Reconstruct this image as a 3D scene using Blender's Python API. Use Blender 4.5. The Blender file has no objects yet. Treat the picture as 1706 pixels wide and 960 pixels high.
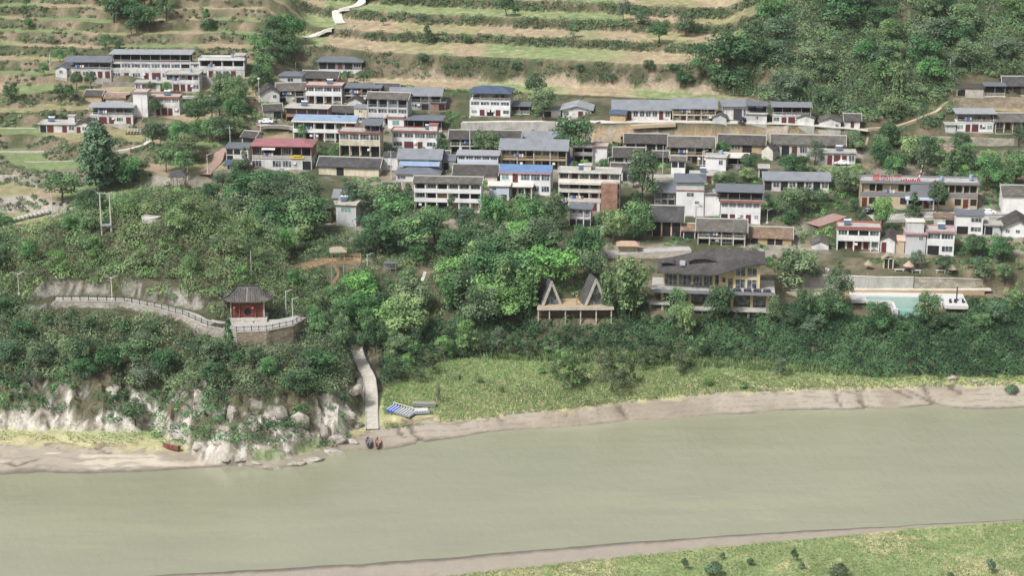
import bpy, math, random
import numpy as np
from math import radians, sin, cos, tan, pi
from mathutils import Vector, Matrix, Euler

random.seed(7)
rng = np.random.default_rng(7)
sc = bpy.context.scene
COL = sc.collection

# ------------------------------------------------------------------ camera, sky, sun, exposure
F = 3420.0            # focal length in pixels of a 1706 wide picture
PITCH = radians(16.5)
H = 165.0             # the viewpoint stands 165 m above the river
cam_d = bpy.data.cameras.new("camera"); cam_d.lens = 36 * F / 1706; cam_d.sensor_width = 36
cam_d.clip_start = 1; cam_d.clip_end = 6000
cam = bpy.data.objects.new("camera", cam_d); COL.objects.link(cam)
cam.location = (0, 0, H); cam.rotation_euler = (pi / 2 - PITCH, 0, 0)
sc.camera = cam
SUN_EL, SUN_AZ = radians(50), radians(222)       # azimuth clockwise from +Y: behind and to the left of the camera
world = bpy.data.worlds.new("World"); sc.world = world; world.use_nodes = True
wn = world.node_tree; sky = wn.nodes.new("ShaderNodeTexSky"); sky.sky_type = 'NISHITA'; sky.sun_disc = False
sky.sun_elevation = SUN_EL; sky.sun_rotation = SUN_AZ; sky.dust_density = 4.0; sky.air_density = 1.0
bg = wn.nodes["Background"]; bg.inputs[1].default_value = 0.10
hsv = wn.nodes.new("ShaderNodeHueSaturation"); hsv.inputs['Saturation'].default_value = 0.30
wn.links.new(sky.outputs[0], hsv.inputs['Color']); wn.links.new(hsv.outputs[0], bg.inputs[0])
sd = bpy.data.lights.new("sun", 'SUN'); sd.energy = 2.9; sd.angle = radians(9); sd.color = (1.0, 0.975, 0.95)
so = bpy.data.objects.new("sun", sd); COL.objects.link(so)
sdir = Vector((sin(SUN_AZ) * cos(SUN_EL), cos(SUN_AZ) * cos(SUN_EL), sin(SUN_EL)))
so.rotation_euler = sdir.to_track_quat('Z', 'Y').to_euler(); so.location = (0, 300, 400)
sc.view_settings.view_transform = 'Standard'; sc.view_settings.look = 'None'
sc.view_settings.exposure = 0.55; sc.view_settings.gamma = 1; sc.view_settings.use_curve_mapping = False
sc.cycles.max_bounces = 6; sc.cycles.diffuse_bounces = 3; sc.cycles.transparent_max_bounces = 8
sc.cycles.volume_bounces = 0

# ------------------------------------------------------------------ projection helpers
cp, sp_ = cos(PITCH), sin(PITCH)
def ray(px, py):
    u = (px - 853) / F; v = (480 - py) / F
    return u, cp + v * sp_, -sp_ + v * cp
def on_level(px, py, z):
    u, dy, dz = ray(px, py); t = (z - H) / dz
    return u * t, dy * t, z
def at_dist(px, py, Y):
    u, dy, dz = ray(px, py); t = Y / dy
    return Vector((u * t, Y, H + dz * t))
def project(X, Y, Z):
    dz = Z - H
    depth = Y * cp - dz * sp_
    return 853 + F * X / depth, 480 - F * (Y * sp_ + dz * cp) / depth, depth
def scale_at(p):
    return F / (p[1] * cp - (p[2] - H) * sp_)

# ------------------------------------------------------------------ noise
def _hash(ix, iy, seed):
    n = (ix.astype(np.int64) * 374761393 + iy.astype(np.int64) * 668265263 + seed * 69069) & 0xffffffff
    n = ((n ^ (n >> 13)) * 1274126177) & 0xffffffff
    return ((n ^ (n >> 16)) & 0xffff) / 65535.0
def vnoise(x, y, seed=0):
    x = np.asarray(x, float); y = np.asarray(y, float)
    ix = np.floor(x); iy = np.floor(y); fx = x - ix; fy = y - iy
    fx = fx * fx * (3 - 2 * fx); fy = fy * fy * (3 - 2 * fy)
    a = _hash(ix, iy, seed); b = _hash(ix + 1, iy, seed); c = _hash(ix, iy + 1, seed); d = _hash(ix + 1, iy + 1, seed)
    return (a * (1 - fx) + b * fx) * (1 - fy) + (c * (1 - fx) + d * fx) * fy
def fbm(x, y, seed=0, o=4):
    s = 0; a = 0.5
    for i in range(o):
        s = s + a * (vnoise(x, y, seed + i * 13) - 0.5); x = np.asarray(x) * 2.03 + 7; y = np.asarray(y) * 2.03 + 3; a *= 0.55
    return s
def sstep(a, b, x):
    t = np.clip((x - a) / (b - a), 0, 1); return t * t * (3 - 2 * t)

# ------------------------------------------------------------------ terrain: feature lines that run across the valley
# every line is read off as points (pixel x, pixel y, height); between lines the ground is a straight slope
LINES = []
def wline(Y, z): LINES.append((np.array([-1000., 1000.]), np.array([Y, Y], float), np.array([z, z], float)))
def pline(pts):
    w = [on_level(*p) for p in pts]; w.sort()
    a = np.array(w); LINES.append((a[:, 0], a[:, 1], a[:, 2]))
wline(-120, 172); wline(-5, 163); wline(8, 160.5); wline(40, 132); wline(110, 88); wline(200, 40); wline(290, 9); wline(345, 2.8)
L_NB = len(LINES)
pline([(0, 1014, 1.5), (330, 984, 1.5), (700, 968, 1.5), (850, 953, 1.5), (1000, 935, 1.5), (1200, 913, 1.5), (1400, 896, 1.4), (1520, 881, 1.0), (1706, 868.5, 1.0), (1950, 850, 1)])
pline([(-200, 1000, 0), (0, 985, 0), (270, 959, 0), (400, 951, 0), (600, 940, 0), (800, 925, 0), (1000, 908, 0), (1200, 893, 0), (1400, 882, 0), (1500, 877, 0), (1706, 866, 0), (1950, 848, 0)])
pline([(-200, 960, -2.5), (270, 925, -2.5), (800, 895, -2.5), (1706, 840, -2.5)])
pline([(-200, 830, -2.5), (0, 825, -2.5), (300, 820, -2.5), (500, 805, -2.5), (640, 785, -2.5), (1000, 735, -2.5), (1706, 705, -2.5)])
L_E = len(LINES)
pline([(-300, 795, 0), (0, 790, 0), (100, 788, 0), (250, 786, 0), (400, 779, 0), (460, 784, 0), (520, 771, 0), (570, 751, 0), (640, 752, 0), (700, 741, 0), (800, 723, 0), (900, 714, 0), (1000, 706, 0), (1100, 700, 0), (1200, 692, 0), (1300, 686, 0), (1400, 682, 0), (1500, 679, 0), (1560, 675, 0), (1600, 680, 0), (1706, 680, 0), (1950, 676, 0)])
pline([(-300, 745, 1.8), (0, 738, 1.8), (150, 742, 1.8), (300, 748, 1.8), (420, 757, 1.2), (520, 752, 1.0), (600, 728, 1.2), (640, 712, 1.9), (720, 700, 2.2), (800, 696, 2.3), (880, 684, 2.6), (950, 684, 2.6), (1020, 672, 3.0), (1100, 664, 3.0), (1200, 652, 3.1), (1300, 650, 3.1), (1400, 645, 3.2), (1500, 640, 3.2), (1600, 636, 3.2), (1706, 640, 3.2), (1950, 636, 3.2)])
L_G = len(LINES)
pline([(-300, 690, 3.0), (0, 690, 3.0), (150, 700, 2.8), (300, 715, 2.5), (420, 735, 2), (540, 715, 2), (600, 675, 2.8), (660, 640, 3.6), (720, 605, 4.2), (850, 588, 4.6), (1000, 590, 4.6), (1150, 598, 4.6), (1300, 607, 4.6), (1450, 622, 4.4), (1600, 628, 4.4), (1706, 626, 4.4), (1950, 622, 4.4)])
L_H = len(LINES)
pline([(-300, 545, 10), (500, 545, 10), (600, 545, 9.5), (720, 540, 10.2), (900, 535, 10.8), (1950, 535, 10.8)])
pline([(-300, 505, 13), (700, 505, 13.5), (900, 500, 14.5), (1230, 500, 14.5), (1330, 489, 12.6), (1950, 489, 12.6)])
pline([(-300, 470, 16.5), (700, 470, 17), (1230, 470, 17), (1330, 453, 17.9), (1620, 453, 17.9), (1680, 456, 17.2), (1950, 458, 17)])
L_K = len(LINES)
pline([(-300, 430, 19.4), (1230, 430, 19.4), (1330, 430, 19.0), (1950, 430, 19.0)])
pline([(-300, 238, 31), (900, 238, 31), (1000, 238, 30.8), (1430, 240, 30.8), (1520, 244, 30.6), (1706, 250, 31), (1950, 252, 31)])
pline([(-300, 206, 33.4), (930, 206, 33.4), (990, 206, 36.6), (1300, 208, 36.4), (1430, 216, 35.4), (1500, 226, 33.4), (1706, 235, 32.2), (1950, 235, 32.2)])
L_VT = len(LINES) - 1
def bl(off, z): pline([(-300, 128 + off, z), (480, 132 + off, z), (620, 144 + off, z), (900, 156 + off, z), (1180, 168 + off, z), (1300, 175 + off, z), (1500, 183 + off, z), (1950, 190 + off, z)])
bl(0, 38.9); bl(-13, 39.0)          # strip field above the village
bl(-58, 46.9); bl(-77, 47.3)        # tall scrub bank, then a field
bl(-91, 50.2); bl(-108, 50.5)
bl(-124, 54.0); bl(-137, 54.2)
bl(-153, 57.8); bl(-168, 58.1)
bl(-185, 62.4)
wline(800, 84); wline(1000, 190); wline(1400, 330)
NL = len(LINES)

KX, KY = -88.0, 494.0    # the wooded knoll beside the landing
def knoll(X, Y):
    dx = X - KX; dy = Y - KY
    rx = np.where(dx > 0, 62.0, 150.0); ry = np.where(dy < 0, 60.0, 48.0)
    r = np.sqrt((dx / rx) ** 2 + (dy / ry) ** 2) + 0.10 * fbm(X / 17, Y / 17, 5)
    h = np.interp(r, [0, .08, .22, .5, .75, .9, .97, 1.03], [41, 40, 35.5, 24, 13.5, 7.5, 2.5, -6])
    d2 = np.sqrt(((X + 60) / 29.0) ** 2 + ((Y - 463) / 42.0) ** 2) + 0.13 * fbm(X / 11, Y / 11, 6)
    h2 = np.interp(d2, [0, .35, .6, .8, .93, 1.0, 1.06], [19.5, 18, 13, 8.5, 5, 1.2, -6])
    h = np.maximum(h, h2); r = np.minimum(r, d2)
    rock = sstep(1.04, .93, r) * sstep(16, 9, h)
    blk = np.round(vnoise(X / 3.6 + fbm(X / 9, Y / 9, 77) * 3, Y / 5.0, 35) * 4) / 4 + .5 * np.round(vnoise(X / 1.7, Y / 2.1, 36) * 3) / 3
    h = h + fbm(X / 7, Y / 7, 9) * 2.4 + rock * ((blk - .6) * 3.2 - np.clip(.05 - np.abs(fbm(X / 6, Y / 14, 31, 3)), 0, 1) * 34)
    return h, r

def base_ground(X, Y):
    """height and the fractional line number q for arrays of the same shape"""
    q = np.zeros_like(X, float); z = np.zeros_like(X, float)
    Yp = None
    for k in range(NL):
        lx, ly, lz = LINES[k]
        Yk = np.interp(X, lx, ly); zk = np.interp(X, lx, lz)
        if k >= L_E and k < L_G: Yk = Yk + fbm(X / 9, X * 0, 41) * 3.0
        if k >= L_VT + 2 and k < NL - 3: Yk = Yk + fbm(X / 30, X * 0 + k, 43) * 8
        if Yp is not None: Yk = np.maximum(Yk, Yp + (1.7 if k > L_VT + 1 else 0.35))
        if k == 0:
            z[:] = zk
        else:
            t = np.clip((Y - Yp) / (Yk - Yp), 0, 1); m = (Y >= Yp)
            z = np.where(m, zp + (zk - zp) * t, z); q = np.where(m, k - 1 + t, q)
        Yp, zp = Yk, zk
    return z, q

GULLY = [[(10, 704), (60, 722), (110, 736), (185, 753)], [(0, 762), (30, 766), (60, 760)], [(816, 688), (826, 696), (838, 700)], [(885, 655), (912, 672), (942, 694)], [(970, 640), (985, 652), (1018, 676), (1045, 690)], [(1212, 640), (1235, 647), (1262, 658), (1300, 660)], [(1365, 646), (1385, 652), (1402, 668)], [(1421, 643), (1430, 660), (1452, 677)], [(1468, 643), (1510, 654), (1556, 662)], [(1470, 650), (1520, 660)], [(1519, 636), (1540, 650), (1560, 664)], [(1535, 634), (1594, 656)], [(680, 690), (690, 716), (705, 728)], [(650, 700), (672, 722)]]
GULLY = [[on_level(x, y, 1.6)[:2] for x, y in g] for g in GULLY]
def gully(X, Y):
    best = np.full(X.shape, 1e9)
    m = (Y > 405) & (Y < 480)
    xs, ys = X[m], Y[m]; b = np.full(xs.shape, 1e9); wx = fbm(xs / 3, ys / 3, 88) * 2.2; wy = fbm(xs / 3, ys / 3, 89) * 2.2
    for g in GULLY:
        for (ax, ay), (bx, by) in zip(g[:-1], g[1:]):
            dx, dy = bx - ax, by - ay; t = np.clip(((xs - ax) * dx + (ys - ay) * dy) / (dx * dx + dy * dy), 0, 1)
            b = np.minimum(b, np.hypot(xs + wx - ax - t * dx, ys + wy - ay - t * dy))
    best[m] = b; return best
BENCH = None
def ground(X, Y, full=False):
    X = np.asarray(X, float); Y = np.asarray(Y, float)
    z, q = base_ground(X, Y)
    px = 853 + F * X / np.maximum(Y * cp + (H - z) * sp_, 1)
    back = sstep(525, 545, Y)
    # left: many small terraces
    wl = (1 - sstep(440, 520, px + fbm(X / 20, Y / 20, 3) * 60)) * back
    zl = np.interp(Y, [500, 519, 560, 606, 650, 705, 760, 800], [17, 19, 24, 31, 39, 58, 73, 84]) + fbm(X / 40, Y / 40, 17) * 9
    hs = np.where(zl > 40, 3.0, 3.2); s = zl / hs; f = s - np.floor(s)
    zq = (np.floor(s) + sstep(.62, .98, f) * .95 + f * .05) * hs
    zl_t = zq
    # right: wooded hillside
    wr = sstep(1230, 1390, px + 0.55 * (Y - 620) - fbm(X / 25, Y / 25, 4) * 80) * sstep(612, 632, Y)
    zr = np.interp(Y, [608, 640, 671, 760, 1000, 1400], [34, 47, 63, 108, 200, 330]) + fbm(X / 30, Y / 30, 23) * 10
    z2 = z * (1 - wl) + zl_t * wl
    z2 = z2 * (1 - wr) + zr * wr
    far = (Y > 335)
    z2 = z2 + np.where(far, fbm(X / 6, Y / 6, 2, 3) * np.where(q > L_G, 0.5, 0.18), fbm(X / 15, Y / 15, 2) * 4)
    kh, r = knoll(X, Y)
    kk = np.maximum(z2, kh)
    kmask = np.where(Y > 380, sstep(-0.6, 0.6, kh - z2), 0)
    z3 = np.where(Y > 380, kk, z2)
    if np.ndim(z3) == 2: z3 = z3 - np.where(kmask < .5, sstep(1.1, .2, gully(X, Y)) * .45, 0)
    if BENCH is not None:
        d, bz, side = bench_dist(X, Y)
        w = 1 - np.where(side > 0, sstep(.5, 1.4, d), sstep(1.9, 3.8, d))
        z3 = np.where(d < 6, z3 * (1 - w) + bz * w, z3)
        dw = 1.6 + 2.9 * sstep(-70, -62, X)
        z3 = np.where((side > 0) & (d < 8) & (d > .9), np.minimum(z3, bz - dw * sstep(.9, 1.5, d)), z3)
    if full: return z3, q, f, wl, wr, kmask, kh, r
    return z3

def bench_dist(X, Y):
    best = np.full(X.shape, 1e9); bz = np.zeros(X.shape); side = np.zeros(X.shape)
    for i in range(len(BENCH) - 1):
        a = BENCH[i]; b = BENCH[i + 1]
        dx, dy = b[0] - a[0], b[1] - a[1]; L2 = dx * dx + dy * dy
        t = np.clip(((X - a[0]) * dx + (Y - a[1]) * dy) / L2, 0, 1)
        ex = X - a[0] - t * dx; ey = Y - a[1] - t * dy
        rad = a[3] + (b[3] - a[3]) * t
        d = np.maximum(np.sqrt(ex * ex + ey * ey) - rad, 0)
        m = d < best
        best = np.where(m, d, best); bz = np.where(m, a[2] + (b[2] - a[2]) * t, bz)
        side = np.where(m, np.sign(ex * dy - ey * dx), side)
    return best, bz, side

def cast_fn(px, py, y0=340, y1=900, n=1800, fn=None):
    u, dy, dz = ray(px, py)
    Y = np.linspace(y0, y1, n); t = Y / dy
    g = (fn or ground)(u * t, Y); rz = H + dz * t
    hit = np.nonzero(g >= rz)[0]
    i = hit[0] if len(hit) else n - 1
    return float(u * t[i]), float(Y[i]), float(g[i])

# bench cut into the knoll for the walkway and the pavilion terrace: (pixel x, pixel y, half width)
_b = []
for px, py, up, rad in [(60, 512, .5, 0.2), (92, 510, 1.3, 0.4), (150, 509, 1.3, 0.4), (210, 512, 1.3, 0.4), (262, 519, 1.1, 0.4), (310, 531, .9, 0.5), (352, 543, .0, 1.2), (392, 552, .2, 2.4), (435, 552, .6, 3.2), (474, 547, .8, 2.0), (500, 534, .6, 0.4)]:
    X_, Y_, Z_ = cast_fn(px, py); _b.append([X_, Y_, Z_ + up, rad])
_z = [b[2] for b in _b]
for _ in range(3): _z = [_z[0]] + [(_z[i - 1] + _z[i] * 1.2 + _z[i + 1]) / 3.2 for i in range(1, len(_z) - 1)] + [_z[-1]]
for i in range(7, 11): _z[i] = _z[8]
for i, bb in enumerate(_b):
    px, py, dd = project(bb[0], bb[1], bb[2]); X_, Y_, Z_ = on_level(px, py, _z[i]); _b[i] = (X_, Y_ + bb[3] * .6 + .4, Z_, bb[3])
BENCH_PTS = _b
BENCH = _b

# regular-ish grid, finer where the picture looks
def axis(parts):
    a = []
    for s, e, st in parts: a += list(np.arange(s, e, st))
    return np.array(a)
AX = axis([(-700, -220, 16), (-220, 220, 0.75), (220, 716, 16)])
AY = axis([(-120, 330, 9), (330, 400, 1.0), (400, 530, 0.5), (530, 770, 0.75), (770, 1400, 14)])
GX, GY = np.meshgrid(AX, AY)
GZ, GQ, GF, GWL, GWR, GK, GKH, GR = ground(GX, GY, True)
def zat(x, y):
    x = np.asarray(x, float); y = np.asarray(y, float)
    i = np.clip(np.searchsorted(AX, x) - 1, 0, len(AX) - 2); j = np.clip(np.searchsorted(AY, y) - 1, 0, len(AY) - 2)
    fx = np.clip((x - AX[i]) / (AX[i + 1] - AX[i]), 0, 1); fy = np.clip((y - AY[j]) / (AY[j + 1] - AY[j]), 0, 1)
    return (GZ[j, i] * (1 - fx) + GZ[j, i + 1] * fx) * (1 - fy) + (GZ[j + 1, i] * (1 - fx) + GZ[j + 1, i + 1] * fx) * fy
def cast(px, py):
    x, y, z = cast_fn(px, py, fn=zat)
    return Vector((x, y, float(zat(x, y))))
# ------------------------------------------------------------------ materials
MATS = {}
def new_mat(name):
    m = bpy.data.materials.new(name); m.use_nodes = True; MATS[name] = m
    nt = m.node_tree; b = nt.nodes["Principled BSDF"]; b.inputs['Specular IOR Level'].default_value = 0.25
    return m, nt, b
def N(nt, t, **kw):
    n = nt.nodes.new(t)
    for k, v in kw.items():
        if k in n.inputs: n.inputs[k].default_value = v
        else: setattr(n, k, v)
    return n
def pos(nt, scale=(1, 1, 1), local=False):
    mp = N(nt, "ShaderNodeMapping"); mp.inputs['Scale'].default_value = scale
    if local:
        tc = N(nt, "ShaderNodeTexCoord"); nt.links.new(tc.outputs['Object'], mp.inputs[0])
    else:
        g = N(nt, "ShaderNodeNewGeometry"); nt.links.new(g.outputs['Position'], mp.inputs[0])
    return mp
def noise(nt, scale, src, detail=4, rough=.6):
    n = N(nt, "ShaderNodeTexNoise"); n.inputs['Scale'].default_value = scale; n.inputs['Detail'].default_value = detail
    n.inputs['Roughness'].default_value = rough; nt.links.new(src.outputs[0], n.inputs['Vector']); return n
def mixc(nt, fac, a, b, mode='MIX'):
    m = N(nt, "ShaderNodeMix"); m.data_type = 'RGBA'; m.blend_type = mode
    for sock, v in ((m.inputs[0], fac), (m.inputs[6], a), (m.inputs[7], b)):
        if hasattr(v, 'default_value') or hasattr(v, 'links'): nt.links.new(v, sock)
        elif isinstance(v, (int, float)): sock.default_value = v
        else: sock.default_value = (*v, 1)
    return m.outputs[2]
def ramp(nt, src, p0, p1, c0=(0, 0, 0), c1=(1, 1, 1)):
    r = N(nt, "ShaderNodeValToRGB"); r.color_ramp.elements[0].position = p0; r.color_ramp.elements[1].position = p1
    r.color_ramp.elements[0].color = (*c0, 1); r.color_ramp.elements[1].color = (*c1, 1)
    nt.links.new(src, r.inputs[0]); return r.outputs[0]
def bump(nt, b, h, strength=.3, dist=.1):
    bp = N(nt, "ShaderNodeBump"); bp.inputs['Strength'].default_value = strength; bp.inputs['Distance'].default_value = dist
    nt.links.new(h, bp.inputs['Height']); nt.links.new(bp.outputs[0], b.inputs['Normal'])
def darker(c, f): return tuple(x * f for x in c)

def plaster(name, c, dirt=.5, streak=.65, rough=.85):
    dirt *= .9; streak = min(1, streak * 1.3)
    m, nt, b = new_mat(name); p = pos(nt); n1 = noise(nt, .35, p)
    ps = pos(nt, (1.3, 1.3, .22)); n2 = noise(nt, 1.4, ps, 5)
    c1 = mixc(nt, ramp(nt, n1.outputs[0], .42, .72), c, darker(c, dirt + .15))
    c2 = mixc(nt, ramp(nt, n2.outputs[0], .5, .8, (0, 0, 0), (streak, streak, streak)), c1, darker((c[0], c[1] * .97, c[2] * .9), dirt))
    nt.links.new(c2, b.inputs['Base Color']); b.inputs['Roughness'].default_value = rough
    return m
def metal_roof(name, c, axis_local=(1, 0)):
    m, nt, b = new_mat(name); p = pos(nt, local=True)
    w = N(nt, "ShaderNodeTexWave"); w.inputs['Scale'].default_value = 1.3; w.bands_direction = 'X'; nt.links.new(p.outputs[0], w.inputs[0])
    n1 = noise(nt, .5, p); n2 = noise(nt, 3, pos(nt, (.3, 2, 1), True))
    c1 = mixc(nt, ramp(nt, w.outputs[0], .0, .25, (1, 1, 1), (0, 0, 0)), c, darker(c, .8))
    c2 = mixc(nt, ramp(nt, n1.outputs[0], .4, .75), c1, darker(c, .72)); c3 = mixc(nt, ramp(nt, n2.outputs[0], .58, .75, (0, 0, 0), (.5, .5, .5)), c2, (.33, .30, .27))
    nt.links.new(c3, b.inputs['Base Color']); b.inputs['Roughness'].default_value = .5; bump(nt, b, w.outputs[0], .4, .05); return m
def tile_roof(name, c):
    m, nt, b = new_mat(name); p = pos(nt, local=True)
    w = N(nt, "ShaderNodeTexWave"); w.inputs['Scale'].default_value = 1.25; w.bands_direction = 'X'; w.inputs['Distortion'].default_value = .8; nt.links.new(p.outputs[0], w.inputs[0])
    n1 = noise(nt, 1.1, p, 6, .7); n2 = noise(nt, .22, p, 3); n3 = noise(nt, 5, p, 2)
    c1 = mixc(nt, ramp(nt, w.outputs[0], .1, .6), darker(c, .5), c)
    c2 = mixc(nt, ramp(nt, n1.outputs[0], .45, .7), c1, (c[0] * 1.55, c[1] * 1.45, c[2] * 1.3)); c3 = mixc(nt, ramp(nt, n2.outputs[0], .48, .65), c2, (c[0] * .62, c[1] * .62, c[2] * .6))
    c4 = mixc(nt, ramp(nt, n3.outputs[0], .64, .7), c3, (c[0] * 2.1, c[1] * 2.0, c[2] * 1.8))
    nt.links.new(c4, b.inputs['Base Color']); b.inputs['Roughness'].default_value = .9; bump(nt, b, w.outputs[0], .8, .1); return m
def simple(name, c, rough=.8, var=.25, sc_=1.2, spec=.25, metal=0):
    m, nt, b = new_mat(name); p = pos(nt); n1 = noise(nt, sc_, p)
    nt.links.new(mixc(nt, ramp(nt, n1.outputs[0], .35, .7), c, darker(c, 1 - var)), b.inputs['Base Color'])
    b.inputs['Roughness'].default_value = rough; b.inputs['Specular IOR Level'].default_value = spec; b.inputs['Metallic'].default_value = metal; return m
def masonry(name, c1, c2, cm, s=3.2, w=.5, h=.25, bias=0):
    m, nt, b = new_mat(name); p = pos(nt, (1, 1, 1), True); 
    cx = N(nt, "ShaderNodeSeparateXYZ"); nt.links.new(p.outputs[0], cx.inputs[0]); ad = N(nt, "ShaderNodeMath"); ad.operation = 'ADD'
    nt.links.new(cx.outputs[0], ad.inputs[0]); nt.links.new(cx.outputs[1], ad.inputs[1]); cb = N(nt, "ShaderNodeCombineXYZ")
    nt.links.new(ad.outputs[0], cb.inputs[0]); nt.links.new(cx.outputs[2], cb.inputs[1])
    br = N(nt, "ShaderNodeTexBrick"); nt.links.new(cb.outputs[0], br.inputs[0])
    br.inputs['Scale'].default_value = 1; br.inputs['Brick Width'].default_value = w; br.inputs['Row Height'].default_value = h; br.inputs['Mortar Size'].default_value = .03
    br.inputs['Color1'].default_value = (*c1, 1); br.inputs['Color2'].default_value = (*c2, 1); br.inputs['Mortar'].default_value = (*cm, 1)
    n1 = noise(nt, .6, p, 5); nt.links.new(mixc(nt, ramp(nt, n1.outputs[0], .4, .7), br.outputs[0], darker(c1, .55)), b.inputs['Base Color'])
    b.inputs['Roughness'].default_value = .92; return m
def rubble(name, c, c2):
    m, nt, b = new_mat(name); p = pos(nt, (1, 1, 1.6)); v = N(nt, "ShaderNodeTexVoronoi"); v.inputs['Scale'].default_value = 1.9; nt.links.new(p.outputs[0], v.inputs['Vector'])
    n1 = noise(nt, .35, p, 5); n2 = noise(nt, 2.2, p, 5, .7)
    hs = N(nt, "ShaderNodeSeparateColor"); nt.links.new(v.outputs['Color'], hs.inputs[0])
    c1 = mixc(nt, hs.outputs[0], darker(c, .7), darker(c, 1.2)); cc = mixc(nt, ramp(nt, n1.outputs[0], .42, .65), c1, c2)
    c3 = mixc(nt, ramp(nt, n2.outputs[0], .56, .72), cc, darker(c, .4))
    nt.links.new(c3, b.inputs['Base Color']); b.inputs['Roughness'].default_value = .95; bump(nt, b, n2.outputs[0], .8, .3); return m

plaster('white', (.62, .61, .605)); plaster('white_clean', (.69, .685, .685), .72, .4); plaster('cream', (.60, .54, .42)); plaster('old_white', (.56, .53, .49), .5, .9)
plaster('grey_wall', (.36, .355, .34), .6, .8); plaster('pale_grey', (.50, .51, .52), .7); plaster('yellow', (.58, .47, .27), .8, .3); plaster('beige', (.45, .37, .26), .75, .5); plaster('earth', (.43, .32, .20), .7)
plaster('pinkish', (.60, .42, .36), .7); plaster('concrete', (.42, .41, .38), .6, .7); plaster('pale_concrete', (.60, .57, .52), .7, .5); plaster('slate_trim', (.20, .205, .23), .8, .4); plaster('blue_white', (.52, .57, .66), .8, .3)
metal_roof('metal_grey', (.22, .235, .26)); metal_roof('metal_light', (.33, .35, .37)); metal_roof('metal_blue', (.13, .22, .38)); metal_roof('metal_navy', (.075, .105, .165)); metal_roof('metal_red', (.32, .14, .15)); metal_roof('metal_slate', (.15, .165, .19)); metal_roof('metal_pale_blue', (.27, .36, .50))
tile_roof('tile', (.085, .080, .078)); tile_roof('tile_pale', (.135, .128, .12)); tile_roof('tile_dark', (.085, .085, .09)); tile_roof('tile_brown', (.22, .16, .12)); tile_roof('shingle', (.085, .08, .082))
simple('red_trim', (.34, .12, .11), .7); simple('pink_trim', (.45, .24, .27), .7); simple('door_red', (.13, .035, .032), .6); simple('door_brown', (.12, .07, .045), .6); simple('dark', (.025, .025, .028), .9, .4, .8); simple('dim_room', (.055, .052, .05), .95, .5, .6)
simple('frame_white', (.68, .68, .68), .5, .1); simple('frame_dark', (.06, .06, .065), .5, .1); simple('steel', (.30, .31, .33), .45, .2); simple('rail_dark', (.045, .04, .04), .6); simple('wood', (.40, .27, .16), .7, .35, 2); simple('wood_pale', (.44, .34, .22), .8, .3, 2); simple('old_wood', (.12, .085, .06), .9)
simple('pole_concrete', (.50, .49, .45), .9, .2, 3); simple('stone_pale', (.50, .47, .42), .95, .35); simple('red_wood', (.20, .085, .07), .8, .35); simple('thatch', (.36, .31, .23), .95, .4, 5); simple('thatch_pink', (.46, .33, .27), .95, .3, 5)
simple('blue_tarp', (.03, .13, .50), .5, .1); simple('yellow_tarp', (.60, .45, .08), .6, .2); simple('orange', (.42, .30, .22), .8); simple('sign_red', (.42, .03, .035), .5, .05); simple('curtain', (.30, .32, .34), .9, .3, 2); simple('curtain_green', (.20, .32, .29), .9, .3, 2); simple('glass_green', (.10, .16, .15), .2, .4, .5, .6)
simple('pool_water', (.24, .37, .33), .08, .08, .5, .5); simple('pool_tile', (.30, .50, .46), .5, .1); simple('white_paint', (.75, .75, .74), .5, .1); simple('boat_red', (.26, .09, .08), .7, .4, 2); simple('boat_grey', (.22, .22, .25), .7, .3, 2); simple('boat_wood', (.48, .30, .24), .8, .35, 2); simple('boat_dark', (.05, .05, .055), .7)
simple('float_grey', (.24, .26, .29), .6, .2, 2); simple('float_blue', (.07, .12, .42), .6, .2, 2); simple('board', (.30, .29, .25), .9, .3, 2); simple('car_white', (.75, .75, .76), .25, .03, 1, .5); simple('car_dark', (.04, .045, .055), .25, .03, 1, .5); simple('tyre', (.02, .02, .02), .9); simple('bronze', (.06, .07, .08), .5)
simple('skin', (.45, .27, .19), .6, .05); simple('hair', (.02, .018, .016), .6); simple('cloth_dark', (.04, .045, .06), .9); simple('cloth_white', (.65, .65, .66), .9, .1); simple('lantern', (.50, .10, .05), .6, .1); simple('mulch', (.10, .075, .05), .95, .5, 3); simple('red_path', (.36, .25, .21), .95, .35, 1.5); simple('marble', (.58, .575, .55), .6, .15)
masonry('brick', (.33, .17, .12), (.27, .13, .10), (.34, .30, .26), w=.9, h=.35); masonry('block', (.33, .31, .28), (.25, .24, .22), (.18, .17, .16), w=1.1, h=.5); rubble('rubble', (.44, .42, .39), (.30, .25, .19)); rubble('rubble_warm', (.36, .31, .24), (.22, .17, .12)); rubble('stone_wall', (.40, .37, .31), (.22, .21, .16))
m, nt, b = new_mat('glass'); p = pos(nt); n1 = noise(nt, .9, p, 2)
nt.links.new(ramp(nt, n1.outputs[0], .4, .62, (.035, .042, .05), (.17, .19, .21)), b.inputs['Base Color']); b.inputs['Roughness'].default_value = .12; b.inputs['Specular IOR Level'].default_value = .6

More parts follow.
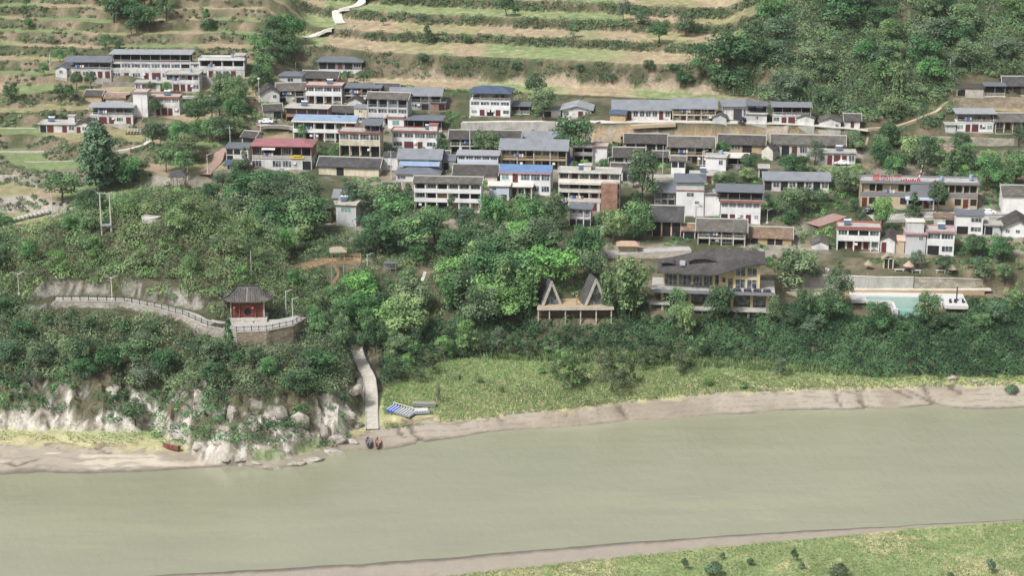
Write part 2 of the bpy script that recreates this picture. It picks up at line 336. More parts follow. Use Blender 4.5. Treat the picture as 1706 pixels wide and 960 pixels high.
# bark and leaves
simple('bark', (.10, .08, .06), .95, .4, 4); simple('bark_pale', (.19, .17, .14), .95, .4, 4)
def leaf_mat(name, c, c2, obj_var=.5):
    m, nt, b = new_mat(name); at = N(nt, "ShaderNodeAttribute"); at.attribute_name = 'tone'
    oi = N(nt, "ShaderNodeObjectInfo"); p = pos(nt); n1 = noise(nt, .16, p, 2)
    col = mixc(nt, at.outputs['Fac'], c, c2)
    hs = N(nt, "ShaderNodeHueSaturation"); nt.links.new(col, hs.inputs['Color'])
    mr = N(nt, "ShaderNodeMapRange"); mr.inputs[3].default_value = .475; mr.inputs[4].default_value = .525; nt.links.new(oi.outputs['Random'], mr.inputs[0]); nt.links.new(mr.outputs[0], hs.inputs['Hue'])
    mr2 = N(nt, "ShaderNodeMapRange"); mr2.inputs[3].default_value = .72; mr2.inputs[4].default_value = 1.28; nt.links.new(n1.outputs[0], mr2.inputs[0]); nt.links.new(mr2.outputs[0], hs.inputs['Value'])
    mr3 = N(nt, "ShaderNodeMapRange"); mr3.inputs[3].default_value = .72; mr3.inputs[4].default_value = 1.0; nt.links.new(oi.outputs['Random'], mr3.inputs[0]); nt.links.new(mr3.outputs[0], hs.inputs['Saturation'])
    nt.links.new(hs.outputs[0], b.inputs['Base Color']); b.inputs['Roughness'].default_value = .75; b.inputs['Specular IOR Level'].default_value = .12
    tr = N(nt, "ShaderNodeBsdfTranslucent"); nt.links.new(hs.outputs[0], tr.inputs[0]); ms = N(nt, "ShaderNodeMixShader"); ms.inputs[0].default_value = .25
    nt.links.new(b.outputs[0], ms.inputs[1]); nt.links.new(tr.outputs[0], ms.inputs[2]); nt.links.new(ms.outputs[0], nt.nodes['Material Output'].inputs[0]); return m
leaf_mat('leaf_dark', (0.046, 0.103, 0.045), (0.129, 0.243, 0.100)); leaf_mat('leaf_mid', (0.075, 0.162, 0.061), (0.203, 0.367, 0.133)); leaf_mat('leaf_light', (0.129, 0.257, 0.073), (0.291, 0.485, 0.146))
leaf_mat('leaf_olive', (0.108, 0.173, 0.066), (0.243, 0.345, 0.133)); leaf_mat('leaf_grey', (0.084, 0.140, 0.080), (0.183, 0.271, 0.159)); leaf_mat('leaf_scrub', (0.115, 0.140, 0.073), (0.230, 0.271, 0.133)); leaf_mat('leaf_willow', (.085, .130, .055), (.150, .210, .095))
leaf_mat('leaf_cover', (0.032, 0.076, 0.035), (0.116, 0.215, 0.092)); leaf_mat('grass_tuft', (.19, .285, .095), (.31, .41, .16)); leaf_mat('grass_dry', (.34, .33, .18), (.46, .45, .26)); leaf_mat('leaf_bamboo', (0.108, 0.191, 0.069), (0.243, 0.375, 0.140)); leaf_mat('leaf_red', (.10, .045, .035), (.17, .085, .06)); leaf_mat('flower_white', (.5, .52, .48), (.75, .75, .72))

# ------------------------------------------------------------------ mesh helper
class MB:
    def __init__(s): s.v = []; s.f = []; s.m = []; s.mats = []
    def mi(s, m):
        if m not in s.mats: s.mats.append(m)
        return s.mats.index(m)
    def poly(s, pts, m, faces):
        k = len(s.v); s.v += [tuple(p) for p in pts]; mi = s.mi(m)
        for f in faces: s.f.append(tuple(k + i for i in f)); s.m.append(mi)
        return s
    def box(s, x0, x1, y0, y1, z0, z1, m):
        return s.poly([(x0, y0, z0), (x1, y0, z0), (x1, y1, z0), (x0, y1, z0), (x0, y0, z1), (x1, y0, z1), (x1, y1, z1), (x0, y1, z1)], m,
                      [(0, 3, 2, 1), (4, 5, 6, 7), (0, 1, 5, 4), (1, 2, 6, 5), (2, 3, 7, 6), (3, 0, 4, 7)])
    def hexa(s, b4, t4, m):
        return s.poly(list(b4) + list(t4), m, [(0, 3, 2, 1), (4, 5, 6, 7), (0, 1, 5, 4), (1, 2, 6, 5), (2, 3, 7, 6), (3, 0, 4, 7)])
    def bar(s, a, b, r, m, n=6, r2=None):
        a = Vector(a); b = Vector(b); d = (b - a).normalized(); u = d.cross(Vector((0, 0, 1)) if abs(d.z) < .9 else Vector((1, 0, 0))).normalized(); w = d.cross(u)
        r2 = r if r2 is None else r2
        pts = [a + (u * cos(2 * pi * i / n) + w * sin(2 * pi * i / n)) * r for i in range(n)] + [b + (u * cos(2 * pi * i / n) + w * sin(2 * pi * i / n)) * r2 for i in range(n)]
        return s.poly(pts, m, [(i, (i + 1) % n, n + (i + 1) % n, n + i) for i in range(n)] + [tuple(range(n))[::-1], tuple(range(n, 2 * n))])
    def build(s, name, parent=None, loc=None, rz=0, smooth=False):
        me = bpy.data.meshes.new(name); me.from_pydata(s.v, [], s.f); me.update()
        for m in s.mats: me.materials.append(MATS[m])
        me.polygons.foreach_set('material_index', s.m)
        if smooth: me.polygons.foreach_set('use_smooth', [True] * len(s.f))
        o = bpy.data.objects.new(name, me); COL.objects.link(o)
        if parent: o.parent = parent
        if loc is not None: o.location = loc
        o.rotation_euler.z = rz
        return o
def B(name, parent, x0, x1, y0, y1, z0, z1, m): return MB().box(x0, x1, y0, y1, z0, z1, m).build(name, parent)
LABELS = set(); LAND = []      # landmarks used to describe plants
def tag(o, label=None, cat=None, group=None, kind=None, land=None):
    if label: o['label'] = label
    if cat: o['category'] = cat
    if group: o['group'] = group
    if kind: o['kind'] = kind
    return o
def thing(name, loc, label, cat, rz=0, group=None):
    o = bpy.data.objects.new(name, None); COL.objects.link(o); o.location = loc; o.rotation_euler.z = rz
    o.empty_display_size = .5
    return tag(o, label, cat, group)
def np_mesh(name, verts, faces, mats, mat_idx=None, attrs=None, smooth=False):
    me = bpy.data.meshes.new(name); n = len(faces); k = faces.shape[1]
    me.vertices.add(len(verts)); me.vertices.foreach_set('co', np.ascontiguousarray(verts, np.float32).ravel())
    me.loops.add(n * k); me.loops.foreach_set('vertex_index', np.ascontiguousarray(faces, np.int32).ravel())
    me.polygons.add(n); me.polygons.foreach_set('loop_start', np.arange(0, n * k, k, dtype=np.int32))
    for m in mats: me.materials.append(MATS[m])
    if mat_idx is not None: me.polygons.foreach_set('material_index', mat_idx.astype(np.int32))
    if smooth: me.polygons.foreach_set('use_smooth', np.ones(n, bool))
    for an, (dom, typ, data) in (attrs or {}).items():
        a = me.attributes.new(an, typ, dom); a.data.foreach_set('color' if 'COLOR' in typ else 'value', np.ascontiguousarray(data, np.float32).ravel())
    me.update(); me.validate()
    return me

# ------------------------------------------------------------------ the ground sheet
def C(*c): return np.array(c, float)
def build_ground():
    X, Y, Z = GX, GY, GZ; q, f, wl, wr = GQ, GF, GWL, GWR
    px, py, _ = project(X, Y, Z)
    gy = np.gradient(Z, axis=0) / np.gradient(AY)[:, None]; gx = np.gradient(Z, axis=1) / np.gradient(AX)[None, :]
    slope = np.sqrt(gx ** 2 + gy ** 2)
    n1 = fbm(X / 5, Y / 5, 61); n2 = fbm(X / 1.7, Y / 1.7, 62, 3); n3 = fbm(X / 18, Y / 18, 63); n4 = vnoise(X / 26, np.floor(q) * 7.3 + 2, 64)
    grass = C(.195, .265, .11); grass2 = C(.29, .335, .16); drygrass = C(.42, .385, .225); mud = C(.335, .298, .245); wet = C(.15, .135, .11); sand = C(.46, .41, .33)
    soil = C(.30, .215, .13); earth = C(.21, .17, .12); scrub = C(.070, .078, .042); tan = C(.335, .265, .18); field_g = C(.195, .25, .115); field_o = C(.265, .25, .135)
    rockc = C(.45, .42, .38); cut = C(.43, .31, .19); gravel = C(.36, .33, .29)
    def mx(a, b, w): w = np.clip(w, 0, 1)[..., None]; return a * (1 - w) + b * w
    c = np.broadcast_to(earth, X.shape + (3,)).copy()
    # near side
    g = mx(mx(np.broadcast_to(grass2, c.shape), grass, .5 + n1 * 2.5), drygrass, (n2 * 1.6 + n3 * 2.2 - .12) * 2.5)
    c = mx(c, g, (q < L_NB - .0) * 1.0); c = mx(c, g, sstep(L_NB + .25, L_NB - .05, q + n2 * .5) * (q < L_NB + 1))
    c = mx(c, mud, (q >= L_NB - 1 + 1.0) * (q < L_E + 1) * sstep(L_NB + .0, L_NB + .2, q + n2 * .5))
    c = mx(c, wet, ((Z < .35) & (q > L_NB - 2) & (q < L_G)) * sstep(.38, .1, Z + n2 * .2))
    # far mud bank
    fz = (q >= L_E) & (q < L_E + 1.0); c = np.where(fz[..., None], mx(np.broadcast_to(mud, c.shape), wet, sstep(.40, .05, Z + n2 * .3)), c)
    crk = np.abs(fbm(X / 5 + n1 * 2, Y / 3, 71, 3)); c = np.where(fz[..., None], mx(c, earth * .8, (crk < .012) * sstep(L_E + .3, L_E + .9, q) * .8), c)
    sandm = sstep(.1, .2, fbm(X / 9, Y / 3, 72) + .1) * (px < 340) * (q > L_E + .15) * (q < L_E + .7); c = mx(c, sand * 1.1, sandm * .8)
    c = np.where(fz[..., None], mx(mx(c, C(.27, .235, .185), n3 * 4 + n1 * 2 + .25), C(.20, .175, .14), sstep(.80, .98, np.sin(Z * 8.5 + n1 * 6 + n3 * 5)) * .55), c)
    gl = gully(X, Y); c = np.where(fz[..., None], mx(c, C(.12, .10, .075), sstep(.75, .2, gl + n2 * 1.6) * .8), c)
    # grass flat, dry at its lower edge
    gz = sstep(L_E + .78, L_E + 1.15, q + n2 * .5 + n1 * .5)
    gg = mx(mx(np.broadcast_to(grass, c.shape), grass2, .4 + n1 * 2.2), drygrass, sstep(L_E + 1.85, L_E + 1.0, q + n2 * .8 + n3 * .7))
    gg = mx(gg, drygrass, (n3 * 2 + n2 - .25) * 2)
    c = np.where(((q >= L_E + .6) & (q < L_G + .05))[..., None], mx(c, gg, gz), c)
    # the bank and what lies behind it
    c = np.where(((q >= L_G) & (q < L_K))[..., None], mx(np.broadcast_to(scrub, c.shape), earth, .35 + n1 * 2), c)
    vill = (q >= L_K) & (q < L_VT); c = np.where(vill[..., None], mx(mx(np.broadcast_to(gravel * .8, c.shape), earth, .5 + n1 * 3), scrub, n3 * 5 + .6), c)
    c = np.where((vill & (q > L_K + 1) & (px > 985) & (px < 1445))[..., None], mx(mx(np.broadcast_to(cut, c.shape), earth, .3 + n2 * 4), C(.40, .36, .30), n1 * 4), c)
    ft = (q >= L_VT); c = np.where(ft[..., None], mx(np.broadcast_to(earth * .8, c.shape), scrub, .75 + n1 * 3), c)
    # terrace fields of the middle: flats are the segments that end on lines of small rise
    for k in (L_VT + 1, L_VT + 3, L_VT + 5, L_VT + 7, L_VT + 9):
        w = sstep(0, .06, q - k) * sstep(1.03, .99, q - k)
        col = mx(mx(np.broadcast_to(tan, c.shape), field_g, sstep(.55, .62, n4 + n2 * .12)), field_o, sstep(.38, .30, n4 + n2 * .1))
        col = mx(col, drygrass, (n2 + .1) * 1.2); c = mx(c, col, w * (1 - wl) * (1 - wr))
    w1 = ((q > L_VT + 2) & (q < L_VT + 3)) * sstep(.62, .3, q - L_VT - 2 + n1 * 1.1) * (1 - wl) * (1 - wr); c = mx(c, C(.33, .27, .20), w1 * .9 * sstep(640, 760, px) * sstep(.45, .2, q - L_VT - 2 + n1))
    # small terraces of the left
    flat = sstep(.04, .12, f) * sstep(.68, .62, f) * wl
    tid = np.floor(np.where(wl > 0, (np.interp(Y, [500, 519, 560, 606, 650, 705, 760, 800], [17, 19, 24, 31, 39, 58, 73, 84]) + fbm(X / 40, Y / 40, 17) * 9) / np.where(np.interp(Y, [606, 652], [31, 40]) > 40, 3.0, 3.2), 0))
    n5 = vnoise(X / 30, tid * 5.7, 66)
    lf = mx(mx(np.broadcast_to(tan * .95, c.shape), field_g * .9, sstep(.52, .60, n5 + n2 * .15)), field_o, sstep(.42, .34, n5 + n2 * .15))
    ris = mx(mx(np.broadcast_to(scrub * 1.2, c.shape), earth, .4 + n1 * 3), gravel, sstep(590, 560, Y) * .8)
    c = mx(c, ris, wl); c = mx(c, lf, flat); 
    c = mx(c, mx(np.broadcast_to(scrub, c.shape), earth * .6, .3 + n1 * 3), wr)
    # knoll: rock at the foot and above the walkway, scrub elsewhere
    low = sstep(8.0, 5.5, Z + n1 * 11) 
    kc = mx(np.broadcast_to(scrub, c.shape), C(.13, .11, .075), .3 + n1 * 3)
    rk = mx(mx(np.broadcast_to(rockc, c.shape), C(.27, .24, .20), sstep(.02, .14, n2 + n1 * .8)), C(.54, .51, .46), sstep(.0, .12, -n2))
    crv = np.abs(fbm(X / 2.6 + n1 * 2, Y / 5, 85, 3)); rk = mx(rk, C(.09, .08, .065), sstep(.05, .0, crv) * .9); rkd = mx(rk * .60, scrub * 1.2, (n1 + n2 * .6) * 5 + .25); kc = mx(kc, rk, low); kc = mx(kc, rkd, (1 - low) * sstep(1.0, 1.6, slope) * sstep(30, 26, Z))
    c = mx(c, kc, GK)
    gb = (GK > .2) & (Z < 3.0) & (px > 420) & (px < 545); c = mx(c, mx(c, grass * .8, .8), gb * sstep(.3, .6, Z) * sstep(-.1, .1, n1 + .05))
    far = sstep(350, 330, Y); c = mx(c, g, far)
    c = np.clip(c * (1 + n2[..., None] * np.where((q > L_NB) & (q < L_E + .9), .12, .5)[..., None]), .01, 1)
    nx, ny = len(AX), len(AY)
    V = np.stack([X, Y, Z], -1).reshape(-1, 3); i = np.arange(nx - 1)[None, :] + (np.arange(ny - 1) * nx)[:, None]; i = i.ravel()
    Fc = np.stack([i, i + 1, i + 1 + nx, i + nx], -1)
    alpha = 1 - .75 * ((q > L_NB + .1) & (q < L_E + .9) & (GK < .5)); col = np.concatenate([c.reshape(-1, 3), alpha.reshape(-1, 1)], 1)
    m, nt, b = new_mat('ground'); at = N(nt, "ShaderNodeAttribute"); at.attribute_name = 'soil'
    p = pos(nt); a1 = noise(nt, 1.6, p, 6, .7); a2 = noise(nt, 5, p, 3, .7); a3 = noise(nt, .5, pos(nt, (1, .35, 1)), 5, .7)
    c1 = mixc(nt, 1.0, at.outputs['Color'], ramp(nt, a1.outputs[0], .25, .75, (.62, .62, .62), (1.38, 1.38, 1.38)), 'MULTIPLY')
    c2 = mixc(nt, 1.0, c1, ramp(nt, a2.outputs[0], .2, .8, (.75, .75, .75), (1.25, 1.25, 1.25)), 'MULTIPLY')
    c3 = mixc(nt, 1.0, c2, ramp(nt, a3.outputs[0], .3, .7, (.85, .84, .83), (1.14, 1.14, 1.14)), 'MULTIPLY')
    c3 = mixc(nt, at.outputs['Alpha'], at.outputs['Color'], c3)
    nt.links.new(c3, b.inputs['Base Color']); b.inputs['Roughness'].default_value = .95; b.inputs['Specular IOR Level'].default_value = .15
    bump(nt, b, a1.outputs[0], .5, .35)
    me = np_mesh('ground', V, Fc, ['ground'], attrs={'soil': ('POINT', 'FLOAT_COLOR', col)}, smooth=True)
    rockf = ((GK > .5) & ((Z < 11) | (slope > 1.0)))[:-1, :-1].ravel(); me.polygons.foreach_set('use_smooth', ~rockf)
    o = bpy.data.objects.new('ground', me); COL.objects.link(o); o['kind'] = 'structure'
build_ground()

# river
m, nt, b = new_mat('river'); p = pos(nt, (1, .45, 1)); n1 = noise(nt, .5, p, 5, .65); n2 = noise(nt, .025, pos(nt, (.5, 1.4, 1)), 3); n3 = noise(nt, .12, pos(nt, (.3, 1.2, 1)), 4)
c1 = mixc(nt, ramp(nt, n2.outputs[0], .35, .65), (.252, .256, .178), (.284, .284, .198)); c2 = mixc(nt, ramp(nt, n3.outputs[0], .42, .68, (0, 0, 0), (.6, .6, .6)), c1, (.225, .231, .163))
nt.links.new(c2, b.inputs['Base Color']); b.inputs['Roughness'].default_value = .13; b.inputs['Specular IOR Level'].default_value = .5; 
n4 = noise(nt, 1.0, pos(nt, (.06, .55, 1)), 6, .7); n5 = noise(nt, .03, p, 2); st_ = mixc(nt, ramp(nt, n5.outputs[0], .45, .6), (0, 0, 0), ramp(nt, n4.outputs[0], .60, .72)); c3 = mixc(nt, st_, c2, (.33, .325, .235)); nt.links.new(c3, b.inputs['Base Color']); bump(nt, b, n1.outputs[0], .55, .3)
MB().poly([(-700, 330, 0), (700, 330, 0), (700, 480, 0), (-700, 480, 0)], 'river', [(0, 1, 2, 3)]).build('river_water')['kind'] = 'structure'
AVOID = []      # (x, y, r) kept free of plants
EXTRA_LAND = [('stilted pavilion',415,510)]
# ------------------------------------------------------------------ houses
def gable_roof(D, W, oh, rise, m, th=.18, x0=None, flip=False, ridge_y=.5):
    """ridge along the width; roof sheet with thickness, local z=0 at the eave line"""
    r = MB(); a, b = -W / 2 - oh, W / 2 + oh; yr = D * ridge_y
    e = -rise * oh / max(yr, .1)
    r.hexa([(a, -oh, e), (b, -oh, e), (b, yr, rise), (a, yr, rise)], [(a, -oh, e + th), (b, -oh, e + th), (b, yr, rise + th), (a, yr, rise + th)], m)
    r.hexa([(a, yr, rise), (b, yr, rise), (b, D + oh, e), (a, D + oh, e)], [(a, yr, rise + th), (b, yr, rise + th), (b, D + oh, e + th), (a, D + oh, e + th)], m)
    return r
def front_gable(D, W, oh, rise, m, th=.18):
    r = MB(); a, b = -W / 2 - oh, W / 2 + oh; e = -rise * oh / (W / 2)
    r.hexa([(a, -oh, e), (0, -oh, rise), (0, D + oh, rise), (a, D + oh, e)], [(a, -oh, e + th), (0, -oh, rise + th), (0, D + oh, rise + th), (a, D + oh, e + th)], m)
    r.hexa([(0, -oh, rise), (b, -oh, e), (b, D + oh, e), (0, D + oh, rise)], [(0, -oh, rise + th), (b, -oh, e + th), (b, D + oh, e + th), (0, D + oh, rise + th)], m)
    return r
def hip_roof(D, W, oh, rise, m, th=.2, inset=.32):
    r = MB(); a, b, c, d = -W / 2 - oh, W / 2 + oh, -oh, D + oh; yr = D / 2; k = min(W * inset, D * .5 + oh * .5)
    for dz in (0, th): r.v += [(a, c, dz), (b, c, dz), (b, d, dz), (a, d, dz), (a + k, yr, rise + dz), (b - k, yr, rise + dz)]
    mi = r.mi(m); F_ = [(0, 5 + 0, 4), (0, 1, 5), (1, 2, 5), (2, 3, 4), (2, 4, 5), (3, 0, 4)]
    for t in [(6, 7, 11, 10), (7, 8, 11), (8, 9, 10, 11), (9, 6, 10), (0, 4, 5, 1), (1, 5, 2), (2, 5, 4, 3), (3, 4, 0), (0, 1, 7, 6), (1, 2, 8, 7), (2, 3, 9, 8), (3, 0, 6, 9)]:
        r.f.append(t); r.m.append(mi)
    return r
def shed_roof(D, W, oh, rise, m, th=.14):
    a, b = -W / 2 - oh, W / 2 + oh
    return MB().hexa([(a, -oh, 0), (b, -oh, 0), (b, D + oh * .5, rise), (a, D + oh * .5, rise)], [(a, -oh, th), (b, -oh, th), (b, D + oh * .5, rise + th), (a, D + oh * .5, rise + th)], m)

def window(parent, cx, y, z0, w, h, glass='glass', frame='frame_white', bars=1, rx=None):
    b = MB(); t = .07
    b.box(cx - w / 2 + t, cx + w / 2 - t, y - .02, y + .03, z0 + t, z0 + h - t, glass)
    b.box(cx - w / 2, cx + w / 2, y - .06, y + .05, z0, z0 + t, frame); b.box(cx - w / 2, cx + w / 2, y - .06, y + .05, z0 + h - t, z0 + h, frame)
    for s in range(bars + 2):
        x = cx - w / 2 + t / 2 + s * (w - t) / (bars + 1); b.box(x - t / 2, x + t / 2, y - .05, y + .05, z0 + t, z0 + h - t, frame)
    return b.build('window', parent)
def door(parent, cx, y, z0, w, h, m):
    b = MB().box(cx - w / 2, cx + w / 2, y - .05, y + .04, z0, z0 + h, m).box(cx - w / 2 - .09, cx - w / 2, y - .09, y + .04, z0, z0 + h + .09, 'frame_dark').box(cx + w / 2, cx + w / 2 + .09, y - .09, y + .04, z0, z0 + h + .09, 'frame_dark')
    b.box(cx - w / 2, cx + w / 2, y - .09, y + .04, z0 + h, z0 + h + .09, 'frame_dark'); return b.build('door', parent)
def fill_bays(t, toks, W, y, z0, h, glass='glass', dm='door_red', frame='frame_white', x0=None):
    x0 = -W / 2 if x0 is None else x0; n = len(toks); bw = W / n
    for i, c in enumerate(toks):
        cx = x0 + bw * (i + .5); sill = h * .30
        if c == 'W': window(t, cx, y, z0 + sill, min(bw * .80, 2.9), h * .52, glass, frame, 2 if bw > 2.6 else 1)
        elif c == 'M': window(t, cx, y, z0 + h * .28, bw * .9, h * .55, glass, frame, max(2, int(bw / 1.0)))
        elif c == 'w': window(t, cx, y, z0 + h * .42, min(bw * .5, 1.2), h * .38, glass, frame, 1)
        elif c == 'g': window(t, cx, y, z0 + sill, min(bw * .72, 2.2), h * .46, 'curtain_green', frame, 1)
        elif c == 'D': door(t, cx, y, z0 + .05, min(bw * .55, 1.3), h * .76, dm)
        elif c == 'G': door(t, cx, y, z0 + .05, min(bw * .8, 2.6), h * .78, dm)
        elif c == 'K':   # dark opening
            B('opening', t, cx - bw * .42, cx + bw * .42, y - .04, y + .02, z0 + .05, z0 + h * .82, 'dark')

def add_floor(t, spec, W, D, z0, h, wall, opt, ground_floor):
    """one storey; spec is kind:tokens"""
    kind, toks = spec.split(':') if ':' in spec else (spec, ''); cm = opt.get('post', wall); par = opt.get('parapet', wall); dm = opt.get('door', 'door_red'); gl = opt.get('glass', 'glass'); fr = opt.get('frame', 'frame_white')
    n = max(1, len(toks)); bw = W / n; rec = opt.get('recess', 1.5)
    if kind == 'F':
        B('wall', t, -W / 2, W / 2, 0, D, z0, z0 + h, opt.get('side', wall) if False else wall); fill_bays(t, toks, W, -.005, z0, h, gl, dm, fr)
    elif kind in 'LR':      # loggia: columns at the front, wall set back; R with a bare rail
        B('wall', t, -W / 2 + .02, W / 2 - .02, rec, D, z0, z0 + h - .02, wall)
        MB().box(-W / 2, -W / 2 + .24, 0, rec, z0, z0 + h, wall).box(W / 2 - .24, W / 2, 0, rec, z0, z0 + h, wall).box(-W / 2, W / 2, -.02, rec, z0 + h - .32, z0 + h + .003, wall).build('side_wall', t)
        step = 1 if bw > 2.6 else 2
        for i in range(step, n, step):
            x = -W / 2 + i * bw; B('column', t, x - .13, x + .13, .02, .30, z0, z0 + h - .32, cm)
        if not ground_floor:
            if kind == 'L': B('parapet', t, -W / 2 - .03, W / 2 + .03, -.14, .04, z0 - .18, z0 + .95, par)
            else:
                r = MB().box(-W / 2, W / 2, -.03, .03, z0 + .9, z0 + .98, opt.get('rail', 'steel')).box(-W / 2, W / 2, -.1, .05, z0 - .2, z0 + .02, par)
                for i in range(int(W / .45) + 1): x = -W / 2 + .03 + i * (W - .06) / int(W / .45); r.box(x - .025, x + .025, -.02, .02, z0, z0 + .9, opt.get('rail', 'steel'))
                r.build('railing', t)
        fill_bays(t, toks, W - .5, rec - .005, z0, h, gl, dm, fr)
    elif kind == 'B':       # glazed band above a solid parapet
        B('wall', t, -W / 2, W / 2, .25, D, z0, z0 + h, wall)
        B('parapet', t, -W / 2 - .02, W / 2 + .02, -.05, .25, z0 - .1, z0 + h * .40, par); B('lintel', t, -W / 2 - .02, W / 2 + .02, -.05, .25, z0 + h * .86, z0 + h + .002, wall)
        for i in range(n + 1):
            x = -W / 2 + i * bw; x = min(max(x, -W / 2 + .17), W / 2 - .17); B('column', t, x - .17, x + .17, -.03, .25, z0 + h * .40, z0 + h * .86, cm)
        for i, c in enumerate(toks):
            cx = -W / 2 + bw * (i + .5)
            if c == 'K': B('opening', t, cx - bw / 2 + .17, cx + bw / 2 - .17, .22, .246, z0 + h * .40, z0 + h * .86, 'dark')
            elif c == '_': B('panel', t, cx - bw / 2 + .17, cx + bw / 2 - .17, .05, .25, z0 + h * .40, z0 + h * .86, wall)
            else: window(t, cx, .10, z0 + h * .40, bw - .34, h * .46, gl, fr, max(1, int(bw / 1.1)))
    elif kind == 'O':       # open roof storey on posts
        k = max(2, len(toks) or int(W / 3.2)); B('floor_slab', t, -W / 2 - .1, W / 2 + .1, -.12, D, z0 - .16, z0 + .04, wall)
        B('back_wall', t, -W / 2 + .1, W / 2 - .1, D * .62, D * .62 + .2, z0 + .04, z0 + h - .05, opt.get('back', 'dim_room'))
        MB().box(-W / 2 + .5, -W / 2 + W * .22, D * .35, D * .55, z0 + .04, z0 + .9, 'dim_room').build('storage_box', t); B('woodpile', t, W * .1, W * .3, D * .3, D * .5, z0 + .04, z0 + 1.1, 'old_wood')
        for i in range(k + 1):
            x = -W / 2 + .08 + i * (W - .16) / k
            B('post', t, x - .06, x + .06, .05, .17, z0 + .04, z0 + h, opt.get('opost', 'steel')); 
            if i in (0, k): B('post', t, x - .06, x + .06, D - .2, D - .08, z0 + .04, z0 + h, opt.get('opost', 'steel'))
        r = MB().box(-W / 2, W / 2, -.04, .02, z0 + .88, z0 + .95, opt.get('rail', 'frame_white')).box(-W / 2, W / 2, -.04, .02, z0 + .45, z0 + .49, opt.get('rail', 'frame_white'))
        for i in range(int(W / .8) + 1): x = -W / 2 + .03 + i * (W - .06) / int(W / .8); r.box(x - .02, x + .02, -.03, .01, z0 + .04, z0 + .88, opt.get('rail', 'frame_white'))
        r.build('railing', t)
    B('floor_band', t, -W / 2 - .05, W / 2 + .05, -.06, D + .05, z0 - .11, z0 - .008, opt.get('band', wall)) if not ground_floor and kind == 'F' and opt.get('band') else None

